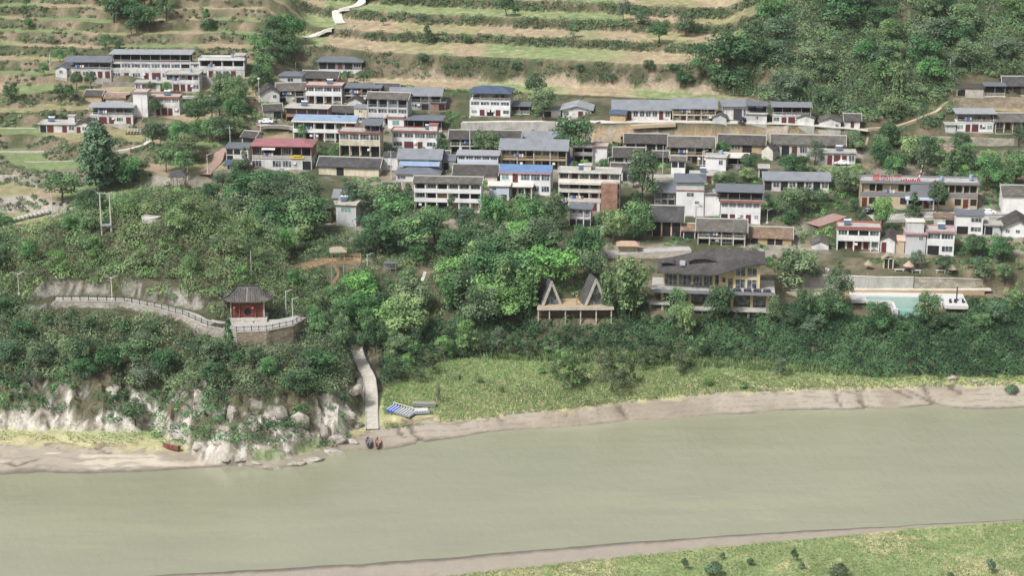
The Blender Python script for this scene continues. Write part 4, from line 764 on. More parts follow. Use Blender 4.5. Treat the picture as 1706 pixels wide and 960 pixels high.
# right centre
Hs('tall_white_house', 'tall blank white house with metal gable and thin red line, right of centre', 1126, 1172, 304, 360, ['F:_', 'F:_w', 'F:_W_', 'F:_'], ('hip', 'metal_slate', 1.0, .7), D=9, yaw=-4, wall='white_clean', walls={3: 'pale_grey'}, extra=x_trim('red_trim', 1), land='tall blank white house')
Hs('terrace_top_house', 'white house with open roof terrace under slate sheet and red sloped edge', 1200, 1266, 336, 372, ['F:KDWDw', 'B:WWWWW'], ('flat', 'red_trim', .5, .9), D=8, yaw=-7, wall='white_clean', glass='curtain', parapet='white_clean', extra=x_shed(-.62, .55, 2.6, 'metal_slate', .8, 5), land='house with open roof terrace under slate sheet')
Hs('white_block', 'plain white middle block between the tall blank house and the open roof terrace', 1173, 1199, 324, 360, ['F:_', 'F:_', 'F:_'], ('flat', 'slate_trim', .3), D=7, yaw=-4, wall='white_clean')
Hs('grey_house', 'grey house with slate metal roof left of the tall blank white house', 1090, 1124, 320, 342, ['F:WDK', 'R:WK_'], ('gable', 'metal_slate', 2.2, .5), D=8, yaw=-3, wall='grey_wall')
Hs('tiled_gallery_house', 'tiled house with white-framed gallery below the tall blank white house', 1162, 1241, 385, 410, ['L:KWWK', 'R:WKKW'], ('gable', 'tile_pale', 2.5, .6), D=8, yaw=-6, wall='old_white', rail='pale_concrete', post='pale_concrete', parapet='pale_concrete', gable='cream', land='tiled house with white-framed gallery')
Hs('tiled_shed', 'broad brown-tiled shed right of the white-framed gallery house', 1250, 1318, 396, 408, ['F:K_KK_'], ('gable', 'tile_brown', 2.2, .5), D=8, yaw=-8, wall='earth')
Hs('small_roofed_hut', 'little grey tiled hut roof among bushes left of the red-edged right house', 1352, 1380, 408, 416, ['F:_'], ('front', 'tile_pale', 1.0, .3), D=6, yaw=-5)
Hs('old_tiled_hall', 'dark old hall with curved tile roof and wide black opening above the cafe', 1086, 1134, 366, 394, ['F:KKK'], ('gable', 'tile_dark', 3.2, .9), D=9, yaw=-6, wall='pinkish', gable='pinkish', land='dark old hall above the cafe')
# right
Hs('red_trimmed_house', 'white two-storey house with dark red roof edge and red doors above the garden', 1394, 1464, 382, 419, ['L:KDGDg', 'B:gKKM'], ('flat', 'red_trim', .7), D=8, yaw=-7, wall='white_clean', parapet='white_clean', land='red-edged right house above the garden')
Hs('lean_cottage', 'white cottage with sloping tile roof leaning on the red-edged right house', 1466, 1490, 400, 421, ['F:D_'], ('front', 'tile', 1.1, .4), D=8, yaw=-16)
Hs('block_house', 'bare grey block house with raised stair room and pink roof edge', 1508, 1541, 391, 424, ['F:_', 'F:_w'], ('flat', 'pink_trim', .5), D=8, yaw=-4, wall='pale_grey', extra=x_box(-.45, .4, 3.0, 'pale_grey', .2, .8, 'pale_concrete'), land='bare grey block house')
Hs('white_house', 'white house with wide upper window joined right of the bare grey block house', 1543, 1588, 388, 426, ['F:KW', 'B:MM'], ('flat', 'pink_trim', .5), D=8, yaw=-7, wall='white_clean', parapet='white_clean')
Hs('corner_white_house', 'white two-storey house with slate roof and dark garage opening at far right', 1592, 1636, 360, 391, ['F:KW', 'F:_W'], ('shed', 'metal_slate', .8, .4), D=7, yaw=-7, wall='white_clean')
Hs('tiled_white_house', 'blank white house with tiled roof at the right edge', 1670, 1722, 325, 358, ['F:__', 'F:__'], ('gable', 'tile_pale', 2.0, .6), D=8, yaw=-5, wall='white_clean', land='blank white tiled house at the right edge')
Hs('tiled_bungalow', 'white bungalow with wide tiled gable and two small windows at the right edge', 1670, 1720, 380, 396, ['F:wwW'], ('front', 'tile', 2.4, .8), D=9, yaw=-9, wall='white_clean')
Hs('garden_hut', 'low ruined brown hut behind the bare grey block house', 1556, 1590, 364, 378, ['F:_K'], ('shed', 'tile_brown', 1.0, .3), D=5, yaw=-10, wall='old_white')

Hs('tiled_hut', 'tiled hut with grey gable left of the unfinished brick house', 440, 470, 184, 198, ['F:_K'], ('gable', 'tile', 1.6, .4), D=6, yaw=10, wall='grey_wall')
Hs('brick_shed', 'low brick lean-to at the right end of the grey farmhouse', 718, 742, 172, 184, ['F:_K'], ('shed', 'metal_slate', .5, .3), D=5, yaw=-5, wall='brick')
Hs('small_house', 'small tiled house squeezed right of the broad grey roof with blue awning', 738, 758, 268, 284, ['F:Kw'], ('gable', 'metal_slate', 1.5, .3), D=6, yaw=-5, wall='old_white')
Hs('small_house', 'little low white house left of the long white three-level house', 640, 668, 316, 332, ['F:w_'], ('gable', 'tile', 1.5, .4), D=6, yaw=8, wall='old_white')
Hs('white_hut', 'narrow white hut with one dark doorway left of the longest tiled roof', 1264, 1280, 280, 296, ['F:K'], ('flat', 'pale_concrete', .3), D=5, yaw=-6)
Hs('plank_shed', 'leaning pale plank shed beside the earthen gable under the soil cut', 1268, 1288, 250, 266, ['F:_'], ('front', 'tile', 1.5, .3), D=6, yaw=-30, wall='pale_concrete')
Hs('tiled_hut', 'dark tiled hut behind the tiled gallery house under the soil cut', 1088, 1112, 262, 274, ['F:K'], ('gable', 'tile', 1.4, .4), D=5, yaw=-5, wall='old_wood')
Hs('greenhouse', 'small pinkish plastic shed left of the bare grey block house', 1490, 1506, 402, 422, ['F:_'], ('shed', 'pinkish', .4, .2), D=6, yaw=-12, wall='beige')
Hs('garage', 'grey garage with dark opening left of the right-edge bungalow', 1640, 1668, 376, 392, ['F:K_'], ('flat', 'concrete', .3), D=6, yaw=-5, wall='pale_grey')
Hs('tiled_house', 'plain tiled house behind the tall old three-storey house', 624, 664, 150, 168, ['F:_w_'], ('gable', 'tile', 1.8, .4), D=6, yaw=-5, wall='old_white', dist=None)
Hs('low_shed', 'long low dark shed below the old gallery house under the road wall', 700, 748, 262, 274, ['F:KKK'], ('gable', 'tile', 1.5, .4), D=6, yaw=-5, wall='grey_wall')
Hs('farm_shed', 'metal-roofed shed between the villa and the long roadside house', 905, 934, 184, 196, ['F:K_'], ('shed', 'metal_slate', .5, .4), D=6, yaw=-5, wall='old_white')
Hs('tiled_house', 'tiled house with pale wall above the right end of the apartment house', 1018, 1046, 284, 302, ['F:KwK'], ('gable', 'tile', 1.7, .4), D=6, yaw=-6, wall='old_white')
Hs('tiled_shed', 'brown-tiled shed beside the dark old hall above the cafe', 1138, 1158, 384, 398, ['F:K'], ('gable', 'tile_brown', 1.4, .4), D=5, yaw=-6, wall='old_white')
Hs('low_house', 'low white house with slab roof below the old tiled hut at the lane', 1150, 1200, 292, 306, ['F:W_DK'], ('flat', 'pale_concrete', .3), D=6, yaw=-5)
# school
def x_school(t, W, D, z, h):
    B('entrance_block', t, -W * .08, W * .12, -1.2, .3, h * .95, z - .2, 'slate_trim'); B('entrance_canopy', t, -W * .12, W * .14, -2.2, .2, h * .80, h * .95, 'blue_white')
    for x in (-W * .1, W * .12): B('column', t, x - .15, x + .15, -2.0, -1.7, 0, h * .8, 'blue_white')
    x_tank(.45, 'metal_pale_blue')(t, W, D, z, h)
Hs('school', 'long two-storey grey-banded beige school with red rooftop characters', 1434, 1626, 306, 347, ['F:DW_W_WWKDWW_WDW', 'L:_WW__WWWK__WWWWW'], ('flat', 'slate_trim', .7, .6), D=9, yaw=-5, wall='beige', parapet='slate_trim', recess=.8, cat='school', extra=x_school, glass='dark', frame='frame_dark', land='long grey-banded school')
# ------------------------------------------------------------------ built things other than houses
def wall_strip(name, pts, th, depth, mat, label, cat='wall', cap=None, **kw):
    """wall along world points (x, y, ztop)"""
    b = MB()
    for i in range(len(pts) - 1):
        a = Vector(pts[i]); c = Vector(pts[i + 1]); d = Vector((c.x - a.x, c.y - a.y, 0)).normalized(); n = Vector((-d.y, d.x, 0)) * th / 2; a2 = a - d * .02; c2 = c + d * .02; D_ = Vector((0, 0, depth))
        b.hexa([a2 - n - D_, c2 - n - D_, c2 + n - D_, a2 + n - D_], [a2 - n, c2 - n, c2 + n, a2 + n], mat)
    o = b.build(name); tag(o, label, cat)
    if cap:
        e = MB()
        for i in range(len(pts) - 1):
            a = Vector(pts[i]); c = Vector(pts[i + 1]); d = Vector((c.x - a.x, c.y - a.y, 0)).normalized(); n = Vector((-d.y, d.x, 0)) * (th / 2 + .08); u = Vector((0, 0, .14)); l = Vector((0, 0, .004))
            e.hexa([a - n + l, c - n + l, c + n + l, a + n + l], [a - n + u, c - n + u, c + n + u, a + n + u], cap)
        e.build('coping', o)
    return o
def drape_ribbon(name, pix, width, mat, lift=.12, kind='structure', step=1.0, skirt=1.0, flat=False):
    P = [cast(*p) for p in pix]; pts = []
    for i in range(len(P) - 1):
        n = max(1, int((P[i + 1] - P[i]).length / step)); pts += [P[i].lerp(P[i + 1], k / n) for k in range(n)]
    pts.append(P[-1]); L = []; 
    for i, p in enumerate(pts):
        d = (pts[min(i + 1, len(pts) - 1)] - pts[max(i - 1, 0)]); d.z = 0; d.normalize(); n = Vector((-d.y, d.x, 0)); w = width / 2
        zz = max(float(zat(p.x + n.x * k * w, p.y + n.y * k * w)) for k in ((0,) if flat else (-1, 0, 1))); L.append((p, n, zz))
    zs = [l[2] for l in L]; 
    for _ in range(6): zs = [max(zs[i] * (_ < 2) - 99 * (_ >= 2), (zs[max(0, i - 1)] + zs[i] + zs[min(len(zs) - 1, i + 1)]) / 3) for i in range(len(zs))]
    b = MB(); w = width / 2
    for i in range(len(L) - 1):
        (p, n, _), (q, m2, _) = L[i], L[i + 1]; z0, z1 = zs[i] + lift, zs[i + 1] + lift
        A = [(p.x - n.x * w, p.y - n.y * w), (p.x + n.x * w, p.y + n.y * w), (q.x + m2.x * w, q.y + m2.y * w), (q.x - m2.x * w, q.y - m2.y * w)]
        b.poly([(*A[0], z0), (*A[1], z0), (*A[2], z1), (*A[3], z1), (*A[0], z0 - skirt), (*A[1], z0 - skirt), (*A[2], z1 - skirt), (*A[3], z1 - skirt)], mat, [(0, 1, 2, 3)[::-1], (0, 3, 7, 4), (1, 5, 6, 2)])
    o = b.build(name); o['kind'] = kind
    for p in P: AVOID.append((p.x, p.y, width * .6 + .8))
    for i in range(0, len(pts), 3): AVOID.append((pts[i].x, pts[i].y, width * .6 + .8))
    return o, L, zs

# paths and roads
drape_ribbon('hill_road', [(628, -6), (606, 7), (580, 14), (564, 20), (561, 29), (568, 40)], 3.4, 'pale_concrete', .25)
drape_ribbon('hill_road', [(556, 52), (545, 57), (528, 61), (506, 64)], 3.2, 'pale_concrete', .25)
drape_ribbon('village_road', [(1000, 203), (1100, 202), (1200, 203), (1300, 205), (1380, 210), (1446, 219)], 3.6, 'pale_concrete', .12, skirt=.3, flat=True)
drape_ribbon('village_road', [(770, 204), (840, 202), (915, 202), (1000, 203)], 4, 'pale_concrete', .12, skirt=.3, flat=True)
drape_ribbon('ramp_path', [(1050, 234), (1090, 222), (1125, 212)], 1.8, 'beige', .2)
drape_ribbon('red_path', [(342, 300), (352, 280), (366, 262), (376, 248)], 3.0, 'red_path', .15)
gpth = MB()
_gp = [at_dist(x, 480, 509.9) for x in (1300, 1380, 1460, 1540, 1600, 1650)]
for i in range(5):
    a, c = _gp[i], _gp[i + 1]; a = Vector((a.x, a.y, 13.9)); c = Vector((c.x, c.y, 13.9)); gpth.hexa([a + Vector((0, -1.3, -.4)), c + Vector((0, -1.3, -.4)), c + Vector((0, 1.2, -.4)), a + Vector((0, 1.2, -.4))], [a + Vector((0, -1.3, 0)), c + Vector((0, -1.3, 0)), c + Vector((0, 1.2, 0)), a + Vector((0, 1.2, 0))], 'pale_concrete')
gpth.build('garden_path')['kind'] = 'structure'
drape_ribbon('village_lane', [(430, 214), (480, 214), (520, 212)], 2.5, 'concrete', .1)
drape_ribbon('village_lane', [(1085, 296), (1150, 296), (1210, 292)], 4, 'concrete', .12)
drape_ribbon('village_lane', [(1010, 425), (1080, 420), (1150, 416)], 3.6, 'concrete', .12)
drape_ribbon('schoolyard_road', [(1450, 366), (1540, 362), (1640, 360), (1720, 362)], 6, 'concrete', .12)
drape_ribbon('foot_path', [(185, 256), (215, 250), (240, 242), (248, 236), (241, 230)], 1.2, 'pale_concrete', .12)
drape_ribbon('foot_path', [(709, 452), (704, 466), (699, 480), (697, 494)], .9, 'stone_pale', .12)
drape_ribbon('foot_path', [(1440, 225), (1500, 212), (1560, 188), (1580, 170)], 1.2, 'beige', .3)
drape_ribbon('red_path', [(1525, 240), (1565, 247), (1600, 256), (1640, 262)], 4, 'red_path', .15)
drape_ribbon('red_path', [(150, 160), (185, 158), (215, 163)], 3, 'red_path', .15)
drape_ribbon('red_yard', [(1352, 378), (1385, 366), (1400, 360)], 5, 'red_path', .15)

# steps down to the landing
m, nt, b = new_mat('landing'); p = pos(nt); w = N(nt, 'ShaderNodeTexWave'); w.bands_direction = 'Y'; w.inputs['Scale'].default_value = .55; nt.links.new(p.outputs[0], w.inputs[0]); n1 = noise(nt, .8, p, 5)
nt.links.new(mixc(nt, ramp(nt, w.outputs[0], .0, .12, (.8, .8, .8), (0, 0, 0)), mixc(nt, ramp(nt, n1.outputs[0], .4, .7), (.50, .47, .41), (.38, .35, .30)), (.27, .25, .21)), b.inputs['Base Color']); b.inputs['Roughness'].default_value = .95
so_, L_, zs_ = drape_ribbon('landing_path', [(594, 582), (599, 602), (608, 622), (616, 645), (619, 668), (619, 690), (620, 718)], 2.9, 'landing', .18, step=.6)
tag(so_, 'pale concrete ramp with steps curving down from the trees to the boats', 'path'); del so_['kind']
kb = MB()
for i in range(len(L_) - 1):
    (p, n, _), (q, m2, _) = L_[i], L_[i + 1]; z0, z1 = zs_[i] + .184, zs_[i + 1] + .184
    for s, w0, w1 in ((1, 1.3, 1.5), (-1, -1.5, -1.3)):
        kb.hexa([(p.x + n.x * w0, p.y + n.y * w0, z0), (p.x + n.x * w1, p.y + n.y * w1, z0), (q.x + m2.x * w1, q.y + m2.y * w1, z1), (q.x + m2.x * w0, q.y + m2.y * w0, z1)], [(p.x + n.x * w0, p.y + n.y * w0, z0 + .16), (p.x + n.x * w1, p.y + n.y * w1, z0 + .16), (q.x + m2.x * w1, q.y + m2.y * w1, z1 + .16), (q.x + m2.x * w0, q.y + m2.y * w0, z1 + .16)], 'concrete')
kb.build('kerb', so_)
EXTRA_LAND.append(('concrete landing path', 612, 640))

# walkway on the knoll
bp = [Vector((p[0], p[1], p[2])) for p in BENCH]; br = [p[3] for p in BENCH]
def bench_off(k):       # points offset towards the river
    out = []
    for i, p in enumerate(bp):
        d = bp[min(i + 1, len(bp) - 1)] - bp[max(i - 1, 0)]; d.z = 0; d.normalize(); n = Vector((d.y, -d.x, 0)); out.append(p + n * (br[i] + k))
    return out
outer = bench_off(1.15); inner = bench_off(-3.0)
pv = MB(); 
for i in range(1, len(bp) - 1):
    a, b_ = outer[i], outer[i + 1]; c = bp[i + 1] + (bp[i + 1] - outer[i + 1]) * 1.0; d = bp[i] + (bp[i] - outer[i]) * 1.0; u = Vector((0, 0, .06))
    pv.hexa([a - u, b_ - u, c - u, d - u], [a + u, b_ + u, c + u, d + u], 'concrete')
w_ = pv.build('walkway'); w_['kind'] = 'structure'
wall_strip('retaining_wall', [(p.x, p.y, p.z + .02) for p in outer[1:8]], .5, 2.6, 'rubble', 'grey rubble retaining wall under the knoll walkway left of the pavilion', cap='stone_pale')
wall_strip('retaining_wall', [(p.x, p.y, p.z + .02) for p in outer[7:]], .6, 5.5, 'rubble_warm', 'tall curved stone retaining wall under the pavilion terrace', cap='stone_pale')
def railing(pts, label, h=1.15, m='rail_dark', sp=1.7, name='railing', cat='railing'):
    t = thing(name, pts[0], label, cat); o = Vector(pts[0]); r = MB(); ps = MB()
    for i in range(len(pts) - 1):
        a = Vector(pts[i]) - o; c = Vector(pts[i + 1]) - o
        for z, w in ((h - .1, .055), (h * .72, .03), (.18, .04)): r.bar(a + Vector((0, 0, z)), c + Vector((0, 0, z)), w, m, 4)
        n = max(1, int((c - a).length / sp)); nb = max(1, int((c - a).length / .42))
        for k in range(n + (i == len(pts) - 2)): p = a.lerp(c, k / n); ps.box(p.x - .08, p.x + .08, p.y - .08, p.y + .08, p.z, p.z + h + .08, m)
        for k in range(nb): p = a.lerp(c, k / nb); r.bar(p + Vector((0, 0, .18)), p + Vector((0, 0, h * .72)), .022, m, 4)
    k = len(r.v); r.v += ps.v; r.f += [tuple(i + k for i in f) for f in ps.f]; r.m += [r.mi(m)] * len(ps.f); r.build('rails', t); return t
railing([(p.x, p.y, p.z + .16) for p in outer[1:7]], 'dark railing along the upper left walkway on the knoll')
railing([(p.x, p.y, p.z + .16) for p in outer[6:]], 'dark railing curving round the pavilion terrace')

# the pavilion
pp = cast(413, 536); pp.z = BENCH[8][2] + .45
PV = thing('temple_pavilion', pp, 'small red temple pavilion with grey upturned tile roof and round black window', 'pavilion', radians(2))
EXTRA_LAND.append(('red temple pavilion', 415, 510)); LAND.append(('~pavilion', 415, 510, pp.x, pp.y + 2, 5, 4))
MB().box(-4.6, 4.6, -1.2, 4.6, -1.5, .35, 'stone_pale').box(-1.4, 1.4, -1.7, -1.2, -1, .18, 'stone_pale').build('platform', PV)
def disc_wall():
    b = MB(); x0, x1, z0, z1, y = -3.7, 3.7, .35, 4.7, .3; cx, cz, R = 0, 1.75, .85; n = 24; ring = [(cx + R * cos(2 * pi * i / n), y, cz + R * sin(2 * pi * i / n)) for i in range(n)]
    ext = []
    for i in range(n):
        a = 2 * pi * i / n; dx, dz = cos(a), sin(a); t = min(((x1 if dx > 0 else x0) - cx) / dx if abs(dx) > 1e-6 else 1e9, ((z1 if dz > 0 else z0) - cz) / dz if abs(dz) > 1e-6 else 1e9); ext.append((cx + dx * t, y, cz + dz * t))
    b.poly(ring + ext, 'red_wood', [(i, (i + 1) % n, n + (i + 1) % n, n + i) for i in range(n)])
    b.box(x0 - .01, x1 + .01, y + .35, 4.0, z0, z1, 'red_wood'); b.box(x0, x0 + .8, y + .004, y + .35, z0, z1, 'red_wood'); b.box(x1 - .8, x1, y + .004, y + .35, z0, z1, 'red_wood'); return b
disc_wall().build('wall', PV)
rb = MB(); n = 24
for i in range(n):
    a0, a1 = 2 * pi * i / n, 2 * pi * (i + 1) / n; rb.hexa([(.8 * cos(a0), .22, 1.75 + .8 * sin(a0)), (.8 * cos(a1), .22, 1.75 + .8 * sin(a1)), (.8 * cos(a1), .4, 1.75 + .8 * sin(a1)), (.8 * cos(a0), .4, 1.75 + .8 * sin(a0))], [(.97 * cos(a0), .22, 1.75 + .97 * sin(a0)), (.97 * cos(a1), .22, 1.75 + .97 * sin(a1)), (.97 * cos(a1), .4, 1.75 + .97 * sin(a1)), (.97 * cos(a0), .4, 1.75 + .97 * sin(a0))], 'door_red')
rw = rb.build('window_frame', PV); B('window', PV, -.95, .95, .5, .62, .8, 2.7, 'dark'); 
for x in (-3.9, -1.9, 1.9, 3.9): MB().bar((x, .1, .35), (x, .1, 4.8), .16, 'red_wood' if abs(x) < 3 else 'stone_pale', 10).build('column', PV)
MB().box(-4.1, 4.1, 0, .2, 4.3, 4.65, 'red_wood').box(-3.7, 3.7, .24, .30, 3.45, 3.55, 'door_red').box(-3.7, 3.7, .24, .3, .75, .85, 'door_red').build('beam', PV)
for x in (-1.4, -2.6, 1.5, 2.8): B('door_panel', PV, x - .42, x + .42, .22, .29, .45, 2.8, 'door_red')
def temple_roof(W, D, z0, rise, up, m, nx=26, ny=12):
    V = []; Fs = []
    for layer in (0, 1):
        for j in range(ny + 1):
            for i in range(nx + 1):
                u = -1 + 2 * i / nx; v = -1 + 2 * j / ny; e = max(abs(v), max(0, (abs(u) - .42) / .58)); h = max(0, 1 - e) * .55 + max(0, 1 - e) ** 2.2 * .45
                lift = up * (abs(u) ** 6) * (abs(v) ** 3); V.append((u * W / 2 * (1 + .03 * abs(v) ** 4), v * D / 2, z0 + rise * h + lift - (0 if layer else .22)))
    k = (nx + 1) * (ny + 1); q = lambda i, j, l: l * k + j * (nx + 1) + i
    for j in range(ny):
        for i in range(nx): Fs.append((q(i, j, 1), q(i + 1, j, 1), q(i + 1, j + 1, 1), q(i, j + 1, 1))); Fs.append((q(i, j, 0), q(i, j + 1, 0), q(i + 1, j + 1, 0), q(i + 1, j, 0)))
    for i in range(nx): Fs.append((q(i, 0, 0), q(i + 1, 0, 0), q(i + 1, 0, 1), q(i, 0, 1))); Fs.append((q(i, ny, 1), q(i + 1, ny, 1), q(i + 1, ny, 0), q(i, ny, 0)))
    for j in range(ny): Fs.append((q(0, j, 1), q(0, j + 1, 1), q(0, j + 1, 0), q(0, j, 0))); Fs.append((q(nx, j, 0), q(nx, j + 1, 0), q(nx, j + 1, 1), q(nx, j, 1)))
    b = MB(); b.poly(V, m, Fs); return b
ro = temple_roof(11.8, 6.6, 4.75, 2.9, 1.3, 'tile_pale').build('roof', PV, (0, 2.0, 0))
ri = MB().box(-2.6, 2.6, -.18, .18, 7.65, 8.05, 'tile').box(-2.9, -2.5, -.2, .2, 7.75, 8.4, 'tile').box(2.5, 2.9, -.2, .2, 7.75, 8.4, 'tile')
for i in range(-13, 14):        # tile ribs down the front
    x = i * .42; pts = []
    for j in range(7):
        v = -1 + j * (1 / 6.5) * .98; u = x / 5.9; e = max(abs(v), max(0, (abs(u) - .42) / .58)); h = max(0, 1 - e) * .55 + max(0, 1 - e) ** 2.2 * .45; pts.append((x, v * 3.3, 4.81 + 2.9 * h))
    for j in range(6):
        ri.bar(pts[j], pts[j + 1], .055, 'pole_concrete' if i == 0 else 'tile_dark', 4)
for sx in (-1, 1):
    pr = None
    for k in range(9):
        s = k / 8; u = sx * (.42 + .58 * s); v = -s; e = s; h = max(0, 1 - e) * .55 + max(0, 1 - e) ** 2.2 * .45; lift = 1.3 * (abs(u) ** 6) * (abs(v) ** 3); q = Vector((u * 5.9 * 1.02, v * 3.3, 4.9 + 2.9 * h + lift))
        if pr: ri.bar(pr, q, .13, 'tile_dark', 5)
        pr = q
    ri.bar(pr, pr + Vector((sx * .35, -.3, .5)), .12, 'tile_dark', 5, .04)
ri.build('roof_ridges', ro)
def sphere(b, c, r, m, nu=10, nv=6, sz=1):
    k = []; 
    for j in range(1, nv):
        for i in range(nu): a = 2 * pi * i / nu; t = pi * j / nv; k.append((c[0] + r * sin(t) * cos(a), c[1] + r * sin(t) * sin(a), c[2] + r * sz * cos(t)))
    k += [(c[0], c[1], c[2] + r * sz), (c[0], c[1], c[2] - r * sz)]; n = len(k)
    f = [(i, (i + 1) % nu, n - 2) for i in range(nu)] + [(j * nu + (i + 1) % nu, j * nu + i, (j + 1) * nu + i, (j + 1) * nu + (i + 1) % nu) for j in range(nv - 2) for i in range(nu)] + [((nv - 2) * nu + (i + 1) % nu, (nv - 2) * nu + i, n - 1) for i in range(nu)]
    return b.poly(k, m, [x[::-1] for x in f])
for x, l in ((-3.0, 'left'), (1.35, 'right')):
    q = PV.location + Vector((x, -.55, 3.0)); b = MB(); sphere(b, (0, 0, 0), .33, 'lantern', 10, 6, .9); b.box(-.15, .15, -.15, .15, .26, .36, 'boat_dark').bar((0, 0, .3), (0, 0, .85), .02, 'boat_dark', 4).bar((0, 0, -.55), (0, 0, -.28), .05, 'lantern', 5)
    tag(b.build('lantern', None, q), f'round orange paper lantern hanging under the {l} side of the pavilion eave', 'lantern')

# lamps and poles
def lamp(px, yb, yt, label, arms=1, dark=False, dist=None, fixed=None, name='street_lamp', size=1.0):
    p = fixed or (at_dist(px, yb, dist) if dist else cast(px, yb)); s = scale_at(p); h = (yb - yt) / s / .96; m = 'rail_dark' if dark else 'white_paint'
    t = thing(name, p, label, 'street lamp', random.uniform(-.2, .2)); MB().bar((0, 0, -.5), (0, 0, h), .10, m, 8, .06).box(-.2, .2, -.2, .2, -.3, .35, m).build('pole', t)
    for s_ in ([-1, 1] if arms == 2 else [1] if arms == 1 else []):
        MB().bar((0, 0, h - .35), (s_ * 1.2, 0, h + .1), .05, m, 6).build('arm', t); MB().box(min(s_ * .8, s_ * 1.6), max(s_ * .8, s_ * 1.6), -.16, .16, h + .10, h + .22, 'steel' if not dark else m).build('lamp_head', t)
    if arms == 0: MB().box(-.45, .45, -.3, .3, h, h + .12, m).box(-.3, .3, -.2, .2, h - .35, h, 'frame_white').build('lamp_head', t)
    return t
def upole(px, yb, yt, label, cross=1, r=.14, dist=None):
    p = at_dist(px, yb, dist) if dist else cast(px, yb); s = scale_at(p); h = (yb - yt) / s / .96
    t = thing('utility_pole', p, label, 'utility pole', random.uniform(-.4, .4)); MB().bar((0, 0, -1), (0, 0, h), r * 1.25, 'pole_concrete', 8, r * .8).build('pole', t)
    for k in range(cross):
        MB().box(-.85, .85, -.05, .05, h - .5 - k * .8, h - .38 - k * .8, 'steel').build('crossarm', t)
        for x in (-.75, 0, .75): MB().bar((x, 0, h - .38 - k * .8), (x, 0, h - .15 - k * .8), .06, 'frame_white', 6).build('insulator', t)
    return t, h
bz = lambda px: next(BENCH[i] for i in range(len(BENCH)) if True)
def on_bench(px):
    best = min(outer, key=lambda p: abs(project(p.x, p.y, p.z)[0] - px)); return Vector((best.x, best.y + .5, best.z))
lamp(187, 500, 462, 'white two-armed street lamp by the railing on the upper left walkway', 2, fixed=None)
lamp(32, 492, 456, 'white two-armed street lamp at the left picture edge', 2)
lamp(431, 549, 504, 'slim white lamp in front of the red pavilion', 1, fixed=Vector((outer[9].x, outer[9].y + .5, outer[9].z)))
lamp(477, 528, 484, 'white lamp with short arm just right of the red pavilion', 1, dist=pp.y + 6)
lamp(296, 322, 290, 'dark lamp post among the bushes on the knoll top', 0, True); lamp(363, 418, 394, 'dark lamp post on the right slope of the knoll', 0, True); lamp(281, 330, 305, 'dark lamp post beside the grey-roofed kiosk', 0, True)
lamp(612, 444, 424, 'short grey lamp right of the wooden viewing deck', 1); lamp(432, 170, 132, 'white lamp left of the gabled hut in the upper village', 0); lamp(845, 300, 280, 'lamp between the village centre roofs', 1)
lamp(1278, 372, 349, 'white lamp right of the house with open roof terrace', 1); lamp(783, 196, 168, 'white lamp left of the blue-hipped villa', 1); lamp(1170, 284, 252, 'white lamp beside the blank flat cottage', 1); lamp(1013, 292, 262, 'pale lamp right of the blank white block', 1); lamp(1157, 362, 340, 'thin lamp in front of the tall blank white house', 1)
lamp(1001, 410, 378, 'tall grey lamp among trees left of the orange-roofed kiosk', 1); lamp(346, 290, 258, 'lamp on the red lane left of the red-roofed house', 1); lamp(434, 222, 202, 'small lamp left of the house with pale blue roof', 1)
upole(313, 300, 264, 'concrete pole with two crossarms right of the grey-roofed kiosk', 2); upole(88, 358, 322, 'concrete pole with one crossarm left of the knoll', 1); upole(419, 462, 418, 'bare white pole leaning on the right slope of the knoll', 0, .11); upole(1582, 126, 98, 'concrete pole on the wooded hillside at upper right', 1); upole(84, 112, 92, 'concrete pole left of the navy-roofed open house', 1)
upole(158, 148, 124, 'pole in front of the navy-roofed house garden', 0, .1); upole(173, 170, 130, 'pole above the orange earthen hut', 0, .1); upole(238, 204, 166, 'white pole in front of the blank tower', 0, .09); upole(384, 246, 212, 'pole at the top of the red lane', 1); upole(1588, 180, 166, 'short pole beside the high wall at upper right', 0, .1); upole(652, 300, 252, 'pole beside the lean-to of the broad grey roof', 1)
upole(783, 262, 216, 'pole in front of the long old gallery house', 1, .16); upole(715, 188, 156, 'pole in front of the grey farmhouse', 0, .1); upole(1464, 370, 345, 'broad white chimney-like pole above the red-edged right house', 0, .28); upole(1104, 290, 244, 'pole left of the little gatehouse', 0, .1); upole(493, 122, 104, 'pole above the grey hipped store', 0, .08)
# two-legged power pole
a = cast(170, 392); s = scale_at(a); t = thing('transformer_pole', a, 'two tall white concrete poles joined by a steel beam on the knoll', 'utility pole'); hh = 70 / s / .96; dx = 16 / s
for i, x in enumerate((0, dx)): MB().bar((x, 0, -2), (x, 0, hh), .22, 'pole_concrete', 8, .15).build('pole', t)
MB().box(-.7, dx + .7, -.08, .08, hh - .3, hh - .12, 'steel').build('beam', t); MB().box(-.2, dx + .2, -.5, .5, hh * .22, hh * .26, 'steel').build('platform', t); EXTRA_LAND.append(('two-legged power pole', 178, 355))
for x in (-.5, dx / 2, dx + .5): MB().bar((x, 0, hh - .12), (x, 0, hh + .2), .07, 'frame_white', 6).build('insulator', t)

